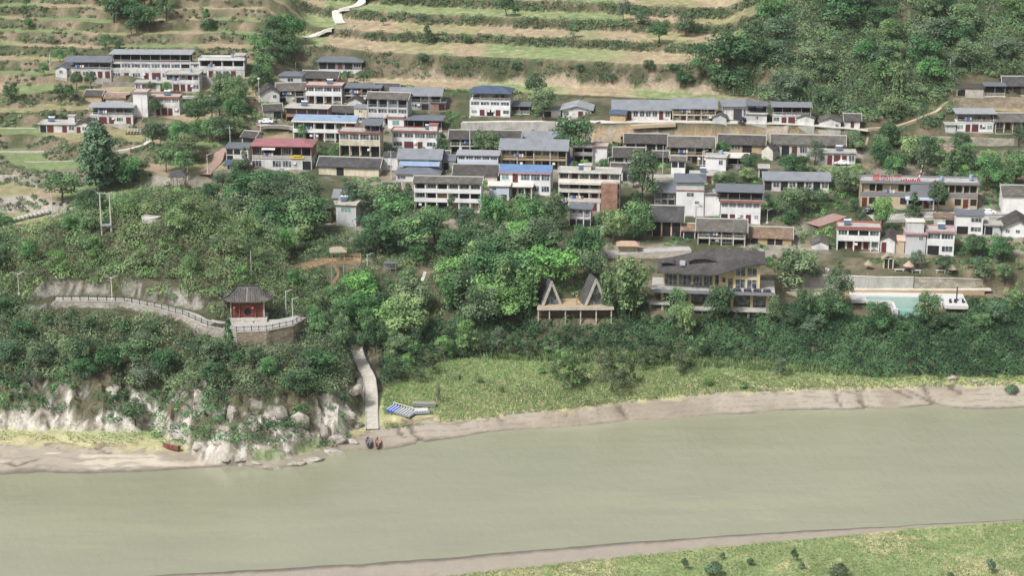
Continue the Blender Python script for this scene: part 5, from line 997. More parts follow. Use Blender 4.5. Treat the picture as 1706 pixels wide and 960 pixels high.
# wooden viewing deck with shelter
dk = at_dist(575, 434, 500); DK = thing('viewing_deck', dk, 'orange timber viewing deck on posts with a zigzag stair below', 'deck', radians(6)); EXTRA_LAND.append(('timber viewing deck', 570, 430)); LAND.append(('~deck', 575, 434, dk.x, dk.y, 4, 1.6))
MB().box(-4.2, 4.0, -2, 2, -.25, 0, 'wood').build('floor', DK)
def timber_rail(b, a, c, h=1.1):
    a = Vector(a); c = Vector(c); n = max(1, int((c - a).length / 1.3))
    for z in (h, h * .66, h * .33): b.bar(a + Vector((0, 0, z)), c + Vector((0, 0, z)), .07, 'wood', 4)
    for k in range(n + 1): p = a.lerp(c, k / n); b.bar(p, p + Vector((0, 0, h)), .08, 'wood', 4)
r = MB(); timber_rail(r, (-4.2, -2, 0), (4.0, -2, 0)); timber_rail(r, (4.0, -2, 0), (4.0, 2, 0)); timber_rail(r, (-1, 2, 0), (4.0, 2, 0)); r.build('railing', DK)
g0 = (-4.2, -1.5, 0); g1 = (-17.5, -3.5, -2.6)
MB().hexa([Vector(g1) + Vector((0, -.9, -.25)), Vector(g0) + Vector((0, -.3, -.25)), Vector(g0) + Vector((0, 1.5, -.25)), Vector(g1) + Vector((0, .9, -.25))], [Vector(g1) + Vector((0, -.9, 0)), Vector(g0) + Vector((0, -.3, 0)), Vector(g0) + Vector((0, 1.5, 0)), Vector(g1) + Vector((0, .9, 0))], 'wood').build('gangway', DK)
r = MB(); timber_rail(r, Vector(g1) + Vector((0, -.9, 0)), Vector(g0) + Vector((0, -.3, 0))); timber_rail(r, Vector(g1) + Vector((0, .9, 0)), Vector(g0) + Vector((0, 1.5, 0))); r.build('railing', DK)
for x, y in ((-3.5, -1.8), (-.5, -1.8), (3.2, -1.8), (-3.5, 1.8), (3.2, 1.8), (-8, -2), (-13, -2.6)): MB().bar((x, y, -7), (x, y, -.25 - (0 if x > -4 else (-x - 4) * .19)), .13, 'steel', 6).build('stilt', DK)
st = MB()
for (a, c) in (((-3.4, -2.6, 0), (-1.6, -3.4, -3.0)), ((-1.6, -3.8, -3.0), (-4.4, -4.6, -7.0))):
    a = Vector(a); c = Vector(c); w = Vector((.1, .85, 0)); st.hexa([a - Vector((0, 0, .3)), c - Vector((0, 0, .3)), c + w - Vector((0, 0, .3)), a + w - Vector((0, 0, .3))], [a, c, c + w, a + w], 'wood'); timber_rail(st, a, c, 1.0); timber_rail(st, a + w, c + w, 1.0)
st.build('stair', DK)
for x, y in ((-3.2, -1.4), (-.2, -1.4), (-3.2, 1.6), (-.2, 1.6)): MB().bar((x, y, 0), (x, y, 2.6), .1, 'wood', 6).build('shelter_post', DK)
hip_roof(3.2, 3.2, .6, .9, 'thatch', .2, .4).build('shelter_roof', DK, (-1.7, -1.5, 2.6))

# A-frame huts on a stilted deck
ad = at_dist(958, 507, 493); AD = thing('stilt_deck', ad, 'long pale timber platform on thin posts carrying the two A-frame huts', 'deck', radians(1)); LAND.append(('~aframe', 958, 500, ad.x, ad.y + 2, 10, 4)); EXTRA_LAND.append(('A-frame hut deck', 958, 500))
MB().box(-9.5, 9.5, -2.6, 5, -.35, 0, 'wood_pale').build('floor', AD); MB().box(-9.6, 9.6, -2.75, -2.6, -.75, .05, 'stone_pale').build('fascia', AD); MB().box(-9.2, 9, -1.0, -.7, -2.9, -.4, 'door_brown').build('underside_wall', AD)
for x in (-9.3, -6.5, -2.5, 1.3, 5.2, 9.0): MB().box(x - .15, x + .15, -2.4, -2.1, -7, -.76, 'stone_pale').build('stilt', AD)
for cx, h, w, lb in ((-5.9, 6.0, 4.8, 'left A-frame hut with dark roof and glazed front on the stilted deck'), (5.2, 6.6, 5.6, 'right, slightly taller A-frame hut on the stilted deck')):
    t = thing('a_frame_hut', AD.location + Vector((cx, -.6, .02)), lb, 'hut', radians(14)); D = 5.5
    for sx, nm in ((-1, 'l'), (1, 'r')):
        MB().hexa([(sx * w / 2, 0, 0), (sx * (w / 2 + .22), 0, 0), (sx * (w / 2 + .22), D, 0), (sx * w / 2, D, 0)], [(sx * -.02, 0, h - .1), (sx * .2, 0, h + .12), (sx * .2, D, h + .12), (sx * -.02, D, h - .1)], 'shingle' if sx > 0 else 'tile_dark').build('roof_slope', t)
        MB().hexa([(sx * (w / 2 - .45), -.3, 0), (sx * (w / 2 + .25), -.3, 0), (sx * (w / 2 + .25), -.05, 0), (sx * (w / 2 - .45), -.05, 0)], [(sx * -.3, -.3, h - .2), (sx * .15, -.3, h + .25), (sx * .15, -.05, h + .25), (sx * -.3, -.05, h - .2)], 'stone_pale').build('barge_board', t)
    MB().poly([(-w / 2 + .2, .25, .02), (w / 2 - .2, .25, .02), (0, .25, h - .5), (-w / 2 + .2, .35, .02), (w / 2 - .2, .35, .02), (0, .35, h - .5)], 'glass', [(0, 1, 2), (3, 5, 4), (0, 3, 4, 1), (1, 4, 5, 2), (2, 5, 3, 0)]).build('glass_front', t)
    b = MB().box(-w / 3.4, w / 3.4, .18, .24, h * .36, h * .40, 'frame_dark')
    for x in (-.9, 0, .9): b.box(x - .04, x + .04, .18, .24, .02, h * (.36 if x else .7), 'frame_dark')
    b.build('glazing_bars', t)
b = MB().bar((0, 0, 0), (0, 0, 2.2), .16, 'wood', 6); sphere(b, (0, 0, 2.3), .22, 'wood', 8, 5); tag(b.build('wooden_post', None, AD.location + Vector((.4, -.5, .01))), 'short carved wooden post standing between the two A-frame huts', 'post')

# cafe with the curved roof
cf = at_dist(1190, 512, 495); CF = thing('cafe_building', cf, 'yellow cafe with sweeping dark curved roof, glass walls and stilted terrace', 'cafe', radians(-6)); LAND.append(('curved-roof cafe', 1190, 470, cf.x, cf.y + 4, 16, 7)); EXTRA_LAND.append(('curved-roof cafe', 1190, 470))
MB().box(-17, -11.2, -2.4, 3, .9, 1.15, 'concrete').box(-8.5, 14.3, -2.6, 3, -.3, 0, 'concrete').build('lower_terrace', CF); MB().box(-13.5, 13.6, 2.2, 10, -6, 4.05, 'cream').build('basement_wall', CF)
for x in (-16, -13, 5.5, 8.6, -3, 13.5): MB().box(x - .25, x + .25, -2, -1.5, -9, -.31 if x > -9 else .89, 'concrete').build('stilt', CF)
for x in (-13.2, -6.2, -1.2, 4.4, 9.3, 13.2): B('column', CF, x - .35, x + .35, .7, 1.4, 0 if x > -9 else 1.15, 4.1, 'yellow')
for x0, x1 in ((-12.8, -6.6), (-5.8, -1.6), (-.8, 4.0), (4.8, 8.9), (9.7, 12.8)): window(CF, (x0 + x1) / 2, 1.6, .15, x1 - x0, 3.7, 'glass', 'frame_dark', 3)
MB().box(-16, 15, -2.0, 10, 4.1, 4.55, 'concrete').box(-16.1, 15.1, -2.15, -2.0, 4.0, 4.85, 'slate_trim').build('upper_terrace', CF)
B('wall', CF, -13, 4.6, 3.2, 10, 4.56, 9.0, 'yellow'); B('wall', CF, 4.6, 11.2, 1.0, 9.5, 4.56, 10.9, 'yellow'); B('wall', CF, -.6, 4.6, 1.6, 3.2, 4.56, 9.4, 'yellow')
for x0, x1 in ((-12.7, -9.6), (-9.2, -6.0), (-5.6, -3.2), (-2.9, -.8)): window(CF, (x0 + x1) / 2, 3.1, 4.7, x1 - x0, 3.9, 'glass', 'frame_white', 2)
B('door', CF, .0, .9, 1.5, 1.62, 4.6, 8.4, 'glass'); window(CF, 2.2, 1.55, 6.2, .8, 1.2, 'glass', 'frame_dark', 0); B('door', CF, 3.3, 4.4, 1.5, 1.62, 4.6, 7.2, 'glass')
for x in (6.3, 9.2):
    for z in (4.9, 8.0): window(CF, x, .92, z, 2.5, 2.4, 'glass', 'frame_white', 1)
nx, ny = 40, 16; V = []; fe = lambda x: 8.9 + 3.0 * float(sstep(-2, 11, x)); rg = lambda x: float(np.interp(x, [-15, -9, -3, 2, 12.3], [9.9, 11.4, 13.3, 13.6, 12.9]))
for l in (0, 1):
    for j in range(ny + 1):
        for i in range(nx + 1):
            x = -14.6 + 27 * i / nx; v = j / ny; y = -.4 - 1.2 * cos(x / 9) + v * 12; s = min(1, v / .7); s2 = s * s * (3 - 2 * s) * .5 + s * .5; z = fe(x) + (rg(x) - fe(x)) * s2 - max(0, v - .7) * 6
            V.append((x, y, z + (.0 if l else -.35)))
k = (nx + 1) * (ny + 1); q = lambda i, j, l: l * k + j * (nx + 1) + i; Fs = []
for j in range(ny):
    for i in range(nx): Fs += [(q(i, j, 1), q(i + 1, j, 1), q(i + 1, j + 1, 1), q(i, j + 1, 1)), (q(i, j, 0), q(i, j + 1, 0), q(i + 1, j + 1, 0), q(i + 1, j, 0))]
for i in range(nx): Fs += [(q(i, 0, 0), q(i + 1, 0, 0), q(i + 1, 0, 1), q(i, 0, 1)), (q(i, ny, 1), q(i + 1, ny, 1), q(i + 1, ny, 0), q(i, ny, 0))]
for j in range(ny): Fs += [(q(0, j, 1), q(0, j + 1, 1), q(0, j + 1, 0), q(0, j, 0)), (q(nx, j, 0), q(nx, j + 1, 0), q(nx, j + 1, 1), q(nx, j, 1))]
rf = MB().poly(V, 'shingle', Fs).build('roof', CF, smooth=False)
def arc_hood(cx, w, y0, y1, zb, hh):
    b = MB(); n = 14; P = [(cx + w / 2 * cos(pi * i / n), zb + hh * sin(pi * i / n)) for i in range(n + 1)]
    for i in range(n):
        (xa, za), (xb, zb_) = P[i], P[i + 1]; b.hexa([(xb, y0, zb_), (xa, y0, za), (xa, y1, za + .3), (xb, y1, zb_ + .3)], [(xb, y0, zb_ + .22), (xa, y0, za + .22), (xa, y1, za + .5), (xb, y1, zb_ + .5)], 'shingle')
    b.build('dormer_hood', rf); d = MB(); d.v = [(x, y0 + .3, z) for x, z in P]; mi = d.mi('dark'); d.f = [tuple(range(n + 1))[::-1]]; d.m = [mi]; d.build('dormer_glass', rf)
    c = MB()
    for i in range(2, n - 1, 2): c.box(P[i][0] - .05, P[i][0] + .05, y0 + .2, y0 + .28, zb, P[i][1], 'frame_dark')
    c.build('dormer_bars', rf)
arc_hood(-3.2, 7.2, 2.0, 6.0, 10.75, 1.15); arc_hood(-12.0, 3.6, 2.4, 5.0, 10.05, .5)
MB().hexa([(-9.0, 1.4, 10.2), (-7.6, 1.4, 10.2), (-7.6, 3.0, 10.9), (-9.0, 3.0, 10.9)], [(-9.0, 1.4, 10.5), (-7.6, 1.4, 10.5), (-7.6, 3.0, 11.2), (-9.0, 3.0, 11.2)], 'curtain').build('skylight', rf)
r = MB()
for x in np.arange(-15.9, 15, 1.5): r.bar((x, -1.9, 4.86), (x, -1.9, 5.6), .03, 'steel', 4)
r.bar((-15.9, -1.9, 5.6), (14.9, -1.9, 5.6), .04, 'steel', 4); r.build('railing', CF)
R6 = Matrix.Rotation(radians(-6), 4, 'Z')
def cw(x, y, z): return cf + R6 @ Vector((x, y, z))
for i, x in enumerate((5.6, 8.2, 10.6, 13)):
    tag(MB().box(-.8, .8, -.35, .35, 0, .4, 'cloth_dark').box(-.8, .8, .25, .4, .4, .85, 'cloth_dark').box(-.95, -.8, -.35, .4, 0, .6, 'cloth_dark').box(.8, .95, -.35, .4, 0, .6, 'cloth_dark').build('terrace_sofa', None, cw(x, -1.0, 4.57), radians(-6)), f"{['first', 'second', 'third', 'fourth'][i]} dark sofa from the left on the right half of the cafe terrace", 'sofa', 'dark sofas on the cafe terrace')

# people: one continuous skinned body each
def person(loc, rz, label, top, legs, pose=0):
    t = bpy.data.objects.new('person', None)
    J = {'pelvis': (0, 0, .95, .15), 'waist': (0, 0, 1.12, .13), 'chest': (0, 0, 1.35, .165), 'neck': (0, 0, 1.50, .055), 'head0': (0, -.01, 1.60, .085), 'head1': (0, -.015, 1.70, .09)}
    E = [('pelvis', 'waist'), ('waist', 'chest'), ('chest', 'neck'), ('neck', 'head0'), ('head0', 'head1')]
    for s in (-1, 1):
        n = 'l' if s < 0 else 'r'; J['hip' + n] = (s * .10, 0, .88, .095); J['knee' + n] = (s * .11, -.02 - .05 * pose, .50, .062); J['ank' + n] = (s * .12, .02 + s * .06 * pose, .08, .042); J['toe' + n] = (s * .13, -.14 + s * .06 * pose, .04, .035)
        J['sh' + n] = (s * .19, 0, 1.42, .06); J['el' + n] = (s * .25, .02, 1.13, .045); J['wr' + n] = (s * .24, -.10 - .1 * pose, .90, .03)
        E += [('pelvis', 'hip' + n), ('hip' + n, 'knee' + n), ('knee' + n, 'ank' + n), ('ank' + n, 'toe' + n), ('chest', 'sh' + n), ('sh' + n, 'el' + n), ('el' + n, 'wr' + n)]
        for f in range(5):
            J[f'f{n}{f}'] = (s * .24 + s * (f - 2) * .018, -.13 - .1 * pose, .83 - .012 * (2 - abs(f - 2)) + (.03 if f == 0 else 0), .009); E.append(('wr' + n, f'f{n}{f}'))
    K = list(J); me = bpy.data.meshes.new('person'); me.from_pydata([J[k][:3] for k in K], [(K.index(a), K.index(b)) for a, b in E], [])
    o = bpy.data.objects.new('person', me); COL.objects.link(o); bpy.data.objects.remove(t); md = o.modifiers.new('s', 'SKIN'); md2 = o.modifiers.new('d', 'SUBSURF'); md2.levels = md2.render_levels = 1
    sl = me.skin_vertices[0]
    for i, k in enumerate(K): sl.data[i].radius = (J[k][3], J[k][3] * .8); sl.data[i].use_root = (k == 'pelvis')
    dg = bpy.context.evaluated_depsgraph_get(); m2 = bpy.data.meshes.new_from_object(o.evaluated_get(dg)); o.modifiers.clear(); o.data = m2; m2.materials.clear()
    for m in ('skin', top, legs, 'hair'): m2.materials.append(MATS[m])
    for p in m2.polygons:
        z = p.center.z; ax = abs(p.center.x); p.material_index = 2 if z < .98 and ax < .2 else 1 if z < 1.5 and not (z < 1.0 and ax > .2) else 0
        if z > 1.62 and (p.center.y > -.02 or z > 1.75): p.material_index = 3
        if z < .09: p.material_index = 3
    o.location = loc; o.rotation_euler.z = rz; tag(o, label, 'person'); return o
person(cw(-5.6, 1.0, 4.57), .4, 'person in white shirt standing on the cafe terrace before the glass', 'cloth_white', 'cloth_dark', .3)
person(cw(-4.6, .4, 4.57), -.5, 'person in dark clothes standing just right of the white-shirted one', 'cloth_dark', 'cloth_dark')
person(cw(-2.2, 1.4, 4.57), 2.6, 'person in dark clothes nearest the yellow wall of the cafe terrace', 'cloth_dark', 'curtain', .5)
person(cast(218, 256), 1.2, 'person in red walking on the field path at upper left', 'sign_red', 'cloth_dark', 1)

# pool terrace
pl = at_dist(1515, 505, 499.5); PL = thing('pool_terrace', pl, 'white stone pool terrace with turquoise water jutting over the leafy bank', 'pool', radians(-4)); LAND.append(('turquoise pool', 1515, 505, pl.x, pl.y, 15, 6)); EXTRA_LAND.append(('turquoise pool', 1515, 505))
MB().box(-14.5, 14.5, 5.0, 8.4, -.6, .25, 'marble').box(-14.5, -10.6, 1.0, 5.0, -.6, .25, 'marble').box(8.6, 14.5, -2.6, 5.0, -.6, .25, 'marble').box(-10.6, -3.9, .6, 1.0, -.9, .25, 'marble').box(2.4, 8.6, .6, 1.0, -.9, .25, 'marble').box(-10.6, 8.6, .6, 5.2, -3.2, -.62, 'concrete').box(-4.6, -3.9, -5.8, .98, -3.0, .25, 'marble').box(2.4, 2.9, -5.8, .98, -3.0, .25, 'marble').box(-3.9, 2.4, -6.0, -5.6, -3.0, .0, 'pool_tile').box(-3.9, 2.4, -5.6, .6, -3.2, -2.8, 'concrete').build('deck', PL)
MB().box(-10.6, 8.6, 1.0, 5.0, -.6, .05, 'pool_water').box(-3.9, 2.4, -5.6, 1.0, -.6, .046, 'pool_water').build('water', PL)
MB().box(-5.2, -3.5, -6.6, -5.8, -3.4, .3, 'marble').box(-3.5, 3.2, -6.5, -6.0, -3.4, -2.3, 'marble').build('front_wall', PL)
for x in (-9, -2, 4, 8, 13): B('stilt', PL, x - .25, x + .25, 1.5, 2.0, -9, -3.2, 'concrete')
tag(MB().bar((0, 0, 0), (0, 0, 3.6), .18, 'boat_dark', 8).box(-.5, .5, -.5, .5, 0, .2, 'boat_dark').build('black_post', None, pl + Vector((12.3, 1.5, .26))), 'thick black post at the right end of the pool terrace', 'post')
for i, x in enumerate((10.3, 11.6, 13.6)): tag(MB().box(-.3, .3, -.3, .3, 0, .45, 'cloth_dark').box(-.3, .3, .22, .3, .45, .95, 'cloth_dark').build('pool_chair', None, pl + Vector((x, -.6, .26)), .3 * i), ['left', 'middle', 'right'][i] + ' dark chair beside the black post on the pool terrace', 'chair', 'dark chairs on the pool terrace')

# walls round the garden
def wpx(px, py, dy=0, dz=0):
    c = cast(px, py); return (c.x, c.y + dy, c.z + dz)
def wall_px(pts, Y, **k): return None
def gwall(name, pix, h, mat, label, th=.4, depth=4, cap=None, **k):
    return wall_strip(name, [(lambda c: (c.x, c.y, c.z + h))(cast(*p)) for p in pix], th, depth, mat, label, cap=cap, **k)
def ywall(name, pts, mat, label, th=.4, depth=5.5, cap=None):
    """pts: (px, ytop, distance)"""
    return wall_strip(name, [tuple(at_dist(*p)) for p in pts], th, depth, mat, label, cap=cap)
ywall('garden_wall', [(1338, 458, 510.2), (1400, 459, 510.2), (1460, 462, 510.0), (1522, 462, 510.0)], 'concrete', 'grey plastered retaining wall below the parasol garden', cap='pale_concrete')
ywall('garden_wall', [(1524, 463, 509.6), (1590, 464, 509.8), (1638, 466, 510.5)], 'stone_wall', 'darker ivy-stained retaining wall below the right end of the garden', cap='stone_pale')
ywall('garden_wall', [(1375, 446, 512.2), (1382, 448, 512.0)], 'white', 'short white wall stub at the left end of the garden')
ywall('yellow_wall', [(1290, 486, 507.5), (1350, 487, 507.8), (1400, 489, 508.2)], 'cream', 'low cream wall between the cafe and the pool', depth=2.5)
ywall('earth_wall', [(1330, 484, 508.4), (1420, 484, 508.4), (1530, 484, 508.4), (1640, 484, 508.4)], 'earth', 'tan earthen bank wall behind the pool', depth=1.9, th=.5)
ywall('brown_fence', [(1425, 431, 522), (1500, 433, 522), (1570, 436, 522)], 'mulch', 'brown plank fence behind the thatched garden parasols', depth=1.8, th=.15)
gwall('white_fence', [(1528, 366), (1560, 366), (1600, 368), (1690, 366)], 1.3, 'white', 'long white boundary wall with dark coping in front of the school', th=.25, depth=2, cap='slate_trim')
ywall('stone_wall', [(1480, 402, 533), (1570, 404, 533), (1640, 406, 532), (1720, 404, 532)], 'stone_wall', 'brown stone retaining wall under the far right houses', depth=4.5)
ywall('stone_wall', [(1535, 226, 603), (1590, 228, 602), (1650, 230, 601), (1730, 232, 600)], 'stone_wall', 'long weathered stone wall below the white terrace house at right', depth=5)
ywall('stone_wall', [(1590, 164, 619), (1650, 163, 619), (1730, 160, 619)], 'rubble_warm', 'high stone wall under the old cottages at the upper right corner', depth=5)
ywall('road_wall', [(768, 204, 617), (840, 203, 617), (925, 203, 616)], 'concrete', 'long grey concrete wall behind the old gallery house', depth=2.8)
ywall('stone_wall', [(172, 136, 654), (225, 137, 654)], 'block', 'grey block retaining wall under the long three-storey house', depth=2.6)
ywall('platform_edge', [(245, 160, 644), (300, 160, 644), (352, 159, 644)], 'concrete', 'concrete yard platform above the red-trimmed tower house', depth=.7, th=2)
# stone terrace walls at the left edge
for i, (pts, d) in enumerate([(((-60, 292), (40, 292), (100, 290)), 4.2), (((-60, 342), (20, 341), (48, 338)), 3.5), (((-60, 253), (80, 252), (150, 250)), 2.4), (((-60, 268), (60, 270), (140, 268)), 2.2), (((-60, 212), (60, 214)), 1.8)]):
    P = [cast(*p) for p in pts]; wall_strip('terrace_wall', [(p.x, p.y - .3, p.z + .15) for p in P], .5, d, 'rubble' if i < 2 else 'stone_pale', ['tall pale rubble terrace wall, biggest at the left edge', 'lowest pale terrace wall at the left edge above the trees', 'pale stone terrace wall in the middle left fields', 'second stone terrace wall under the middle one at the left edge', 'small terrace wall left of the low cottage'][i])
# parasols, arch hut, hedge
def parasol(px, yb, yt, w, m, label):
    p = cast(px, yb); s = scale_at(p); h = (yb - yt) / s; t = thing('thatched_parasol', p, label, 'parasol'); R = w / s / 2
    MB().bar((0, 0, -.3), (0, 0, h * .8), .12, 'door_brown', 7).build('pole', t); MB().bar((0, 0, h * .55), (0, 0, h), R, m, 12, .06).build('canopy', t); return t
parasol(1513, 456, 437, 19, 'thatch_pink', 'pinkish thatched parasol, middle one in the garden'); parasol(1585, 458, 439, 18, 'thatch', 'grey thatched parasol, rightmost in the garden'); parasol(1446, 450, 433, 15, 'thatch', 'leftmost thatched parasol, half hidden by a bush')
for i, (px, py, l) in enumerate([(1498, 452, 'left of the pinkish parasol'), (1526, 453, 'right of the pinkish parasol'), (1567, 455, 'left of the grey parasol')]):
    tag(MB().box(-1.3, 1.3, -.35, .35, .35, .45, 'marble').box(-1.1, -.9, -.3, .3, -.3, .35, 'marble').box(.9, 1.1, -.3, .3, -.3, .35, 'marble').build('garden_bench', None, cast(px, py)), 'white stone bench ' + l, 'bench', 'white benches in the garden')
p = cast(1480, 448); t = thing('garden_gate', p, 'small cream garden gatehouse with gabled roof and twin dark doors', 'gatehouse')
MB().box(-1.3, -1.05, 0, 1.2, -.5, 2.6, 'cream').box(1.05, 1.3, 0, 1.2, -.5, 2.6, 'cream').box(-1.3, 1.3, .0, 1.2, 2.6, 2.9, 'cream').box(-.1, .1, 0, .3, -.5, 2.6, 'white').build('wall', t); B('door', t, -1.0, -.12, .3, .38, 0, 2.5, 'dim_room'); B('door', t, .12, 1.0, .3, .38, 0, 2.5, 'dim_room'); front_gable(1.4, 2.6, .5, 1.0, 'thatch').build('roof', t, (0, 0, 2.9))
# orange roofed kiosk
p = cast(1046, 424); t = thing('ticket_kiosk', p, 'small kiosk with orange-pink flat hipped roof above the bamboo', 'kiosk', radians(-3)); LAND.append(('~k', 0, 0, p.x, p.y + 1.5, 3, 2))
for x in (-2.4, 2.4): MB().box(x - .12, x + .12, .1, .34, -.5, 2.2, 'wood').build('post', t)
B('counter', t, -2.3, 2.3, 1.2, 3, -.5, 2.2, 'cream'); hip_roof(3.2, 5.2, .5, .9, 'orange', .18, .25).build('roof', t, (0, 0, 2.2))
# grey roofed kiosk on the knoll saddle, round white platform
p = at_dist(296, 306, 560); t = thing('roof_kiosk', p, 'small open pavilion with dark grey pyramid roof behind the knoll', 'pavilion'); EXTRA_LAND.append(('grey pyramid-roofed kiosk', 295, 298))
for x, y in ((-1.8, 0), (1.8, 0), (-1.8, 3.2), (1.8, 3.2)): MB().bar((x, y, -5), (x, y, 2), .14, 'wood', 6).build('post', t)
hip_roof(3.6, 3.8, .7, 1.5, 'tile_dark', .15, .5).build('roof', t, (0, 0, 2))
p = cast(252, 362); tag(MB().bar((0, 0, -1), (0, 0, .3), 2.4, 'marble', 20).bar((0, 0, .3), (0, 0, .34), 1.8, 'pale_concrete', 20).build('round_platform', None, p), 'round white stone platform on top of the knoll', 'platform')
p = cast(50, 388); s = scale_at(p); t = thing('brown_roof_building', at_dist(50, 395, 520), 'low building with sloping brown plank roof at left behind the knoll', 'building', radians(25)); MB().box(-4.5, 4.5, 0, 4, -4, 1.5, 'old_white').build('wall', t); gable_roof(4, 9, .5, 1.6, 'tile_brown').build('roof', t, (0, 0, 1.5)); B('window', t, -1, 0, -.04, .02, 0, 1, 'dark'); LAND.append(('low brown-roofed building', 50, 380, t.location.x, t.location.y + 2, 5, 3))
for i in range(9):
    p = cast(24 + i * 7, 370 - i * 1.6); b = MB(); sphere(b, (0, 0, .7), .8, 'flower_white', 9, 6, .8); 
    b.bar((0, 0, -.3), (0, 0, .4), .3, 'bark', 6, .15); tag(b.build('blossom_shrub', None, p, i), ['first', 'second', 'third', 'fourth', 'middle', 'sixth', 'seventh', 'eighth', 'last'][i] + ' white-flowering shrub from the left in the row above the brown roof', 'shrub', 'white-flowering shrubs in a row')
# greenhouse frame beds below the red trimmed tower house
p = cast(262, 222); t = thing('trellis_beds', p, 'long row of white trellis frames over green plants below the blank tower', 'trellis', radians(4)); b = MB()
for i in range(20): x = -9 + i * .95; b.bar((x, -.9, 0), (x + .25, .9, 1.3), .05, 'frame_white', 4); b.bar((x, 2.2, 0), (x + .25, .9, 1.3), .05, 'frame_white', 4)
b.bar((-9, .9, 1.3), (9.4, .9, 1.3), .05, 'frame_white', 4); b.build('frame', t); B('bed', t, -9.5, 9.5, -1, 2.3, -1.6, .15, 'mulch'); LAND.append(('~trel', 0, 0, p.x, p.y, 10, 2))
# tarps and digger
p = cast(947, 274); tag(MB().hexa([(-.5, 0, 0), (.9, 0, 0), (.9, .4, 0), (-.5, .4, 0)], [(-.9, .3, 4.6), (.2, .3, 4.9), (.2, .5, 4.9), (-.9, .5, 4.6)], 'blue_tarp').poly([(-.9, .25, 4.6), (.2, .25, 4.9), (-.3, .25, 5.8)], 'white_paint', [(0, 1, 2)]).build('blue_tarpaulin', None, p), 'bright blue tarpaulin hanging at the right end of the timber gallery house', 'tarpaulin')
p = cast(1032, 240); t = thing('orange_digger', p, 'small orange excavator at the left end of the soil cut', 'excavator', .8)
MB().box(-1.1, 1.1, -1.5, 1.5, .75, 1.6, 'orange').build('body', t); MB().box(-1.0, .1, -1.3, .2, 1.6, 2.7, 'orange').box(-.95, .05, -1.34, -1.3, 1.8, 2.6, 'glass').build('cab', t)
for s in (-1, 1): MB().box(s * 1.0 - .25, s * 1.0 + .25, -1.7, 1.7, 0, .7, 'tyre').build('track', t)
MB().bar((.6, -1.3, 1.3), (.6, -3.4, 3.4), .2, 'orange', 5).bar((.6, -3.4, 3.4), (.6, -4.9, 1.6), .16, 'orange', 5).build('boom', t); MB().box(.2, 1.0, -5.3, -4.6, .9, 1.7, 'steel').build('bucket', t)

# cars
def car(px, py, rz, m, label, van=False, L=4.4):
    p = cast(px, py); t = thing('parked_truck' if van else 'parked_car', p + Vector((0, 0, .12)), label, 'truck' if van else 'car', rz); w = .88; h = .82
    prof = [(-L / 2, .35), (-L / 2, .85), (-L * .30, .95), (-L * .16, 1.42), (L * .22, 1.46), (L * .40, 1.0), (L / 2, .92), (L / 2, .35)] if not van else [(-L / 2, .45), (-L / 2, 1.2), (-L * .46, 1.9), (-L * .2, 1.95), (-L * .18, 1.1), (L / 2, 1.1), (L / 2, .5)]
    n = len(prof); b = MB(); V = [(x, -w * (1 if z < 1 else .86), z) for x, z in prof] + [(x, w * (1 if z < 1 else .86), z) for x, z in prof]
    b.poly(V, m, [tuple(range(n)), tuple(range(n, 2 * n))[::-1]] + [(i, n + i, n + (i + 1) % n, (i + 1) % n) for i in range(n)]); b.build('body', t)
    g = MB().box(-L * .15, L * .2, -w * .90, w * .90, 1.04, 1.36, 'glass').hexa([(-L * .305, -.7, .98), (-L * .30, -.7, .98), (-L * .30, .7, .98), (-L * .305, .7, .98)], [(-L * .175, -.66, 1.38), (-L * .15, -.66, 1.38), (-L * .15, .66, 1.38), (-L * .175, .66, 1.38)], 'glass').hexa([(L * .36, -.7, 1.0), (L * .40, -.7, 1.02), (L * .40, .7, 1.02), (L * .36, .7, 1.0)], [(L * .2, -.66, 1.40), (L * .235, -.66, 1.42), (L * .235, .66, 1.42), (L * .2, .66, 1.40)], 'glass')
    g.build('windows', t)
    for x in (-L * .31, L * .31):
        for y in (-w, w): MB().bar((x, y - .1, .32), (x, y + .1, .32), .32, 'tyre', 14).bar((x, y - .11, .32), (x, y + .11, .32), .18, 'steel', 10).build('wheel', t)
    for y in (-.6, .6): B('headlight', t, -L / 2 - .02, -L / 2 + .02, y - .18, y + .18, .66, .8, 'frame_white')
    LAND.append(('~car', 0, 0, p.x, p.y, 2.4, 1.8)); return t
car(443, 206, .05, 'car_white', 'white car parked on the lane left of the unfinished brick house'); car(1402, 275, -.1, 'car_white', 'white car parked before the low cottage at right'); car(1645, 358, .2, 'car_white', 'silver-white car parked in front of the white tiled house at right')
car(1448, 354, .9, 'car_dark', 'dark car parked at the left end of the school'); car(1236, 205, 1.3, 'cloth_dark', 'small dark blue truck parked by the garage house above the soil cut', True, 4.8); car(1610, 358, .1, 'car_white', 'small white car half hidden behind the corner white house')

# school sign
sch = [o for o in COL.objects if o.name.startswith('school') and o.type == 'EMPTY'][0]; W, D, Z = sch['W'], sch['D'], sch['Z']
def glyph(ch, x, size):
    c = bpy.data.curves.new('character', 'FONT'); c.body = ch; c.size = size; c.extrude = .12; c.offset = .03; c.align_x = 'CENTER'; o = bpy.data.objects.new('t', c); COL.objects.link(o)
    dg = bpy.context.evaluated_depsgraph_get(); me = bpy.data.meshes.new_from_object(o.evaluated_get(dg)); bpy.data.objects.remove(o); me.materials.clear(); me.materials.append(MATS['sign_red']); q = bpy.data.objects.new('character', me); COL.objects.link(q); q.rotation_euler = (pi / 2, 0, 0); return q
base = sch.matrix_world.copy() if False else Matrix.Translation(sch.location) @ Matrix.Rotation(sch.rotation_euler.z, 4, 'Z')
sg = thing('roof_sign', base @ Vector((0, .6, Z + .17)), 'four red characters on a frame along the left roof edge of the school', 'sign', sch.rotation_euler.z)
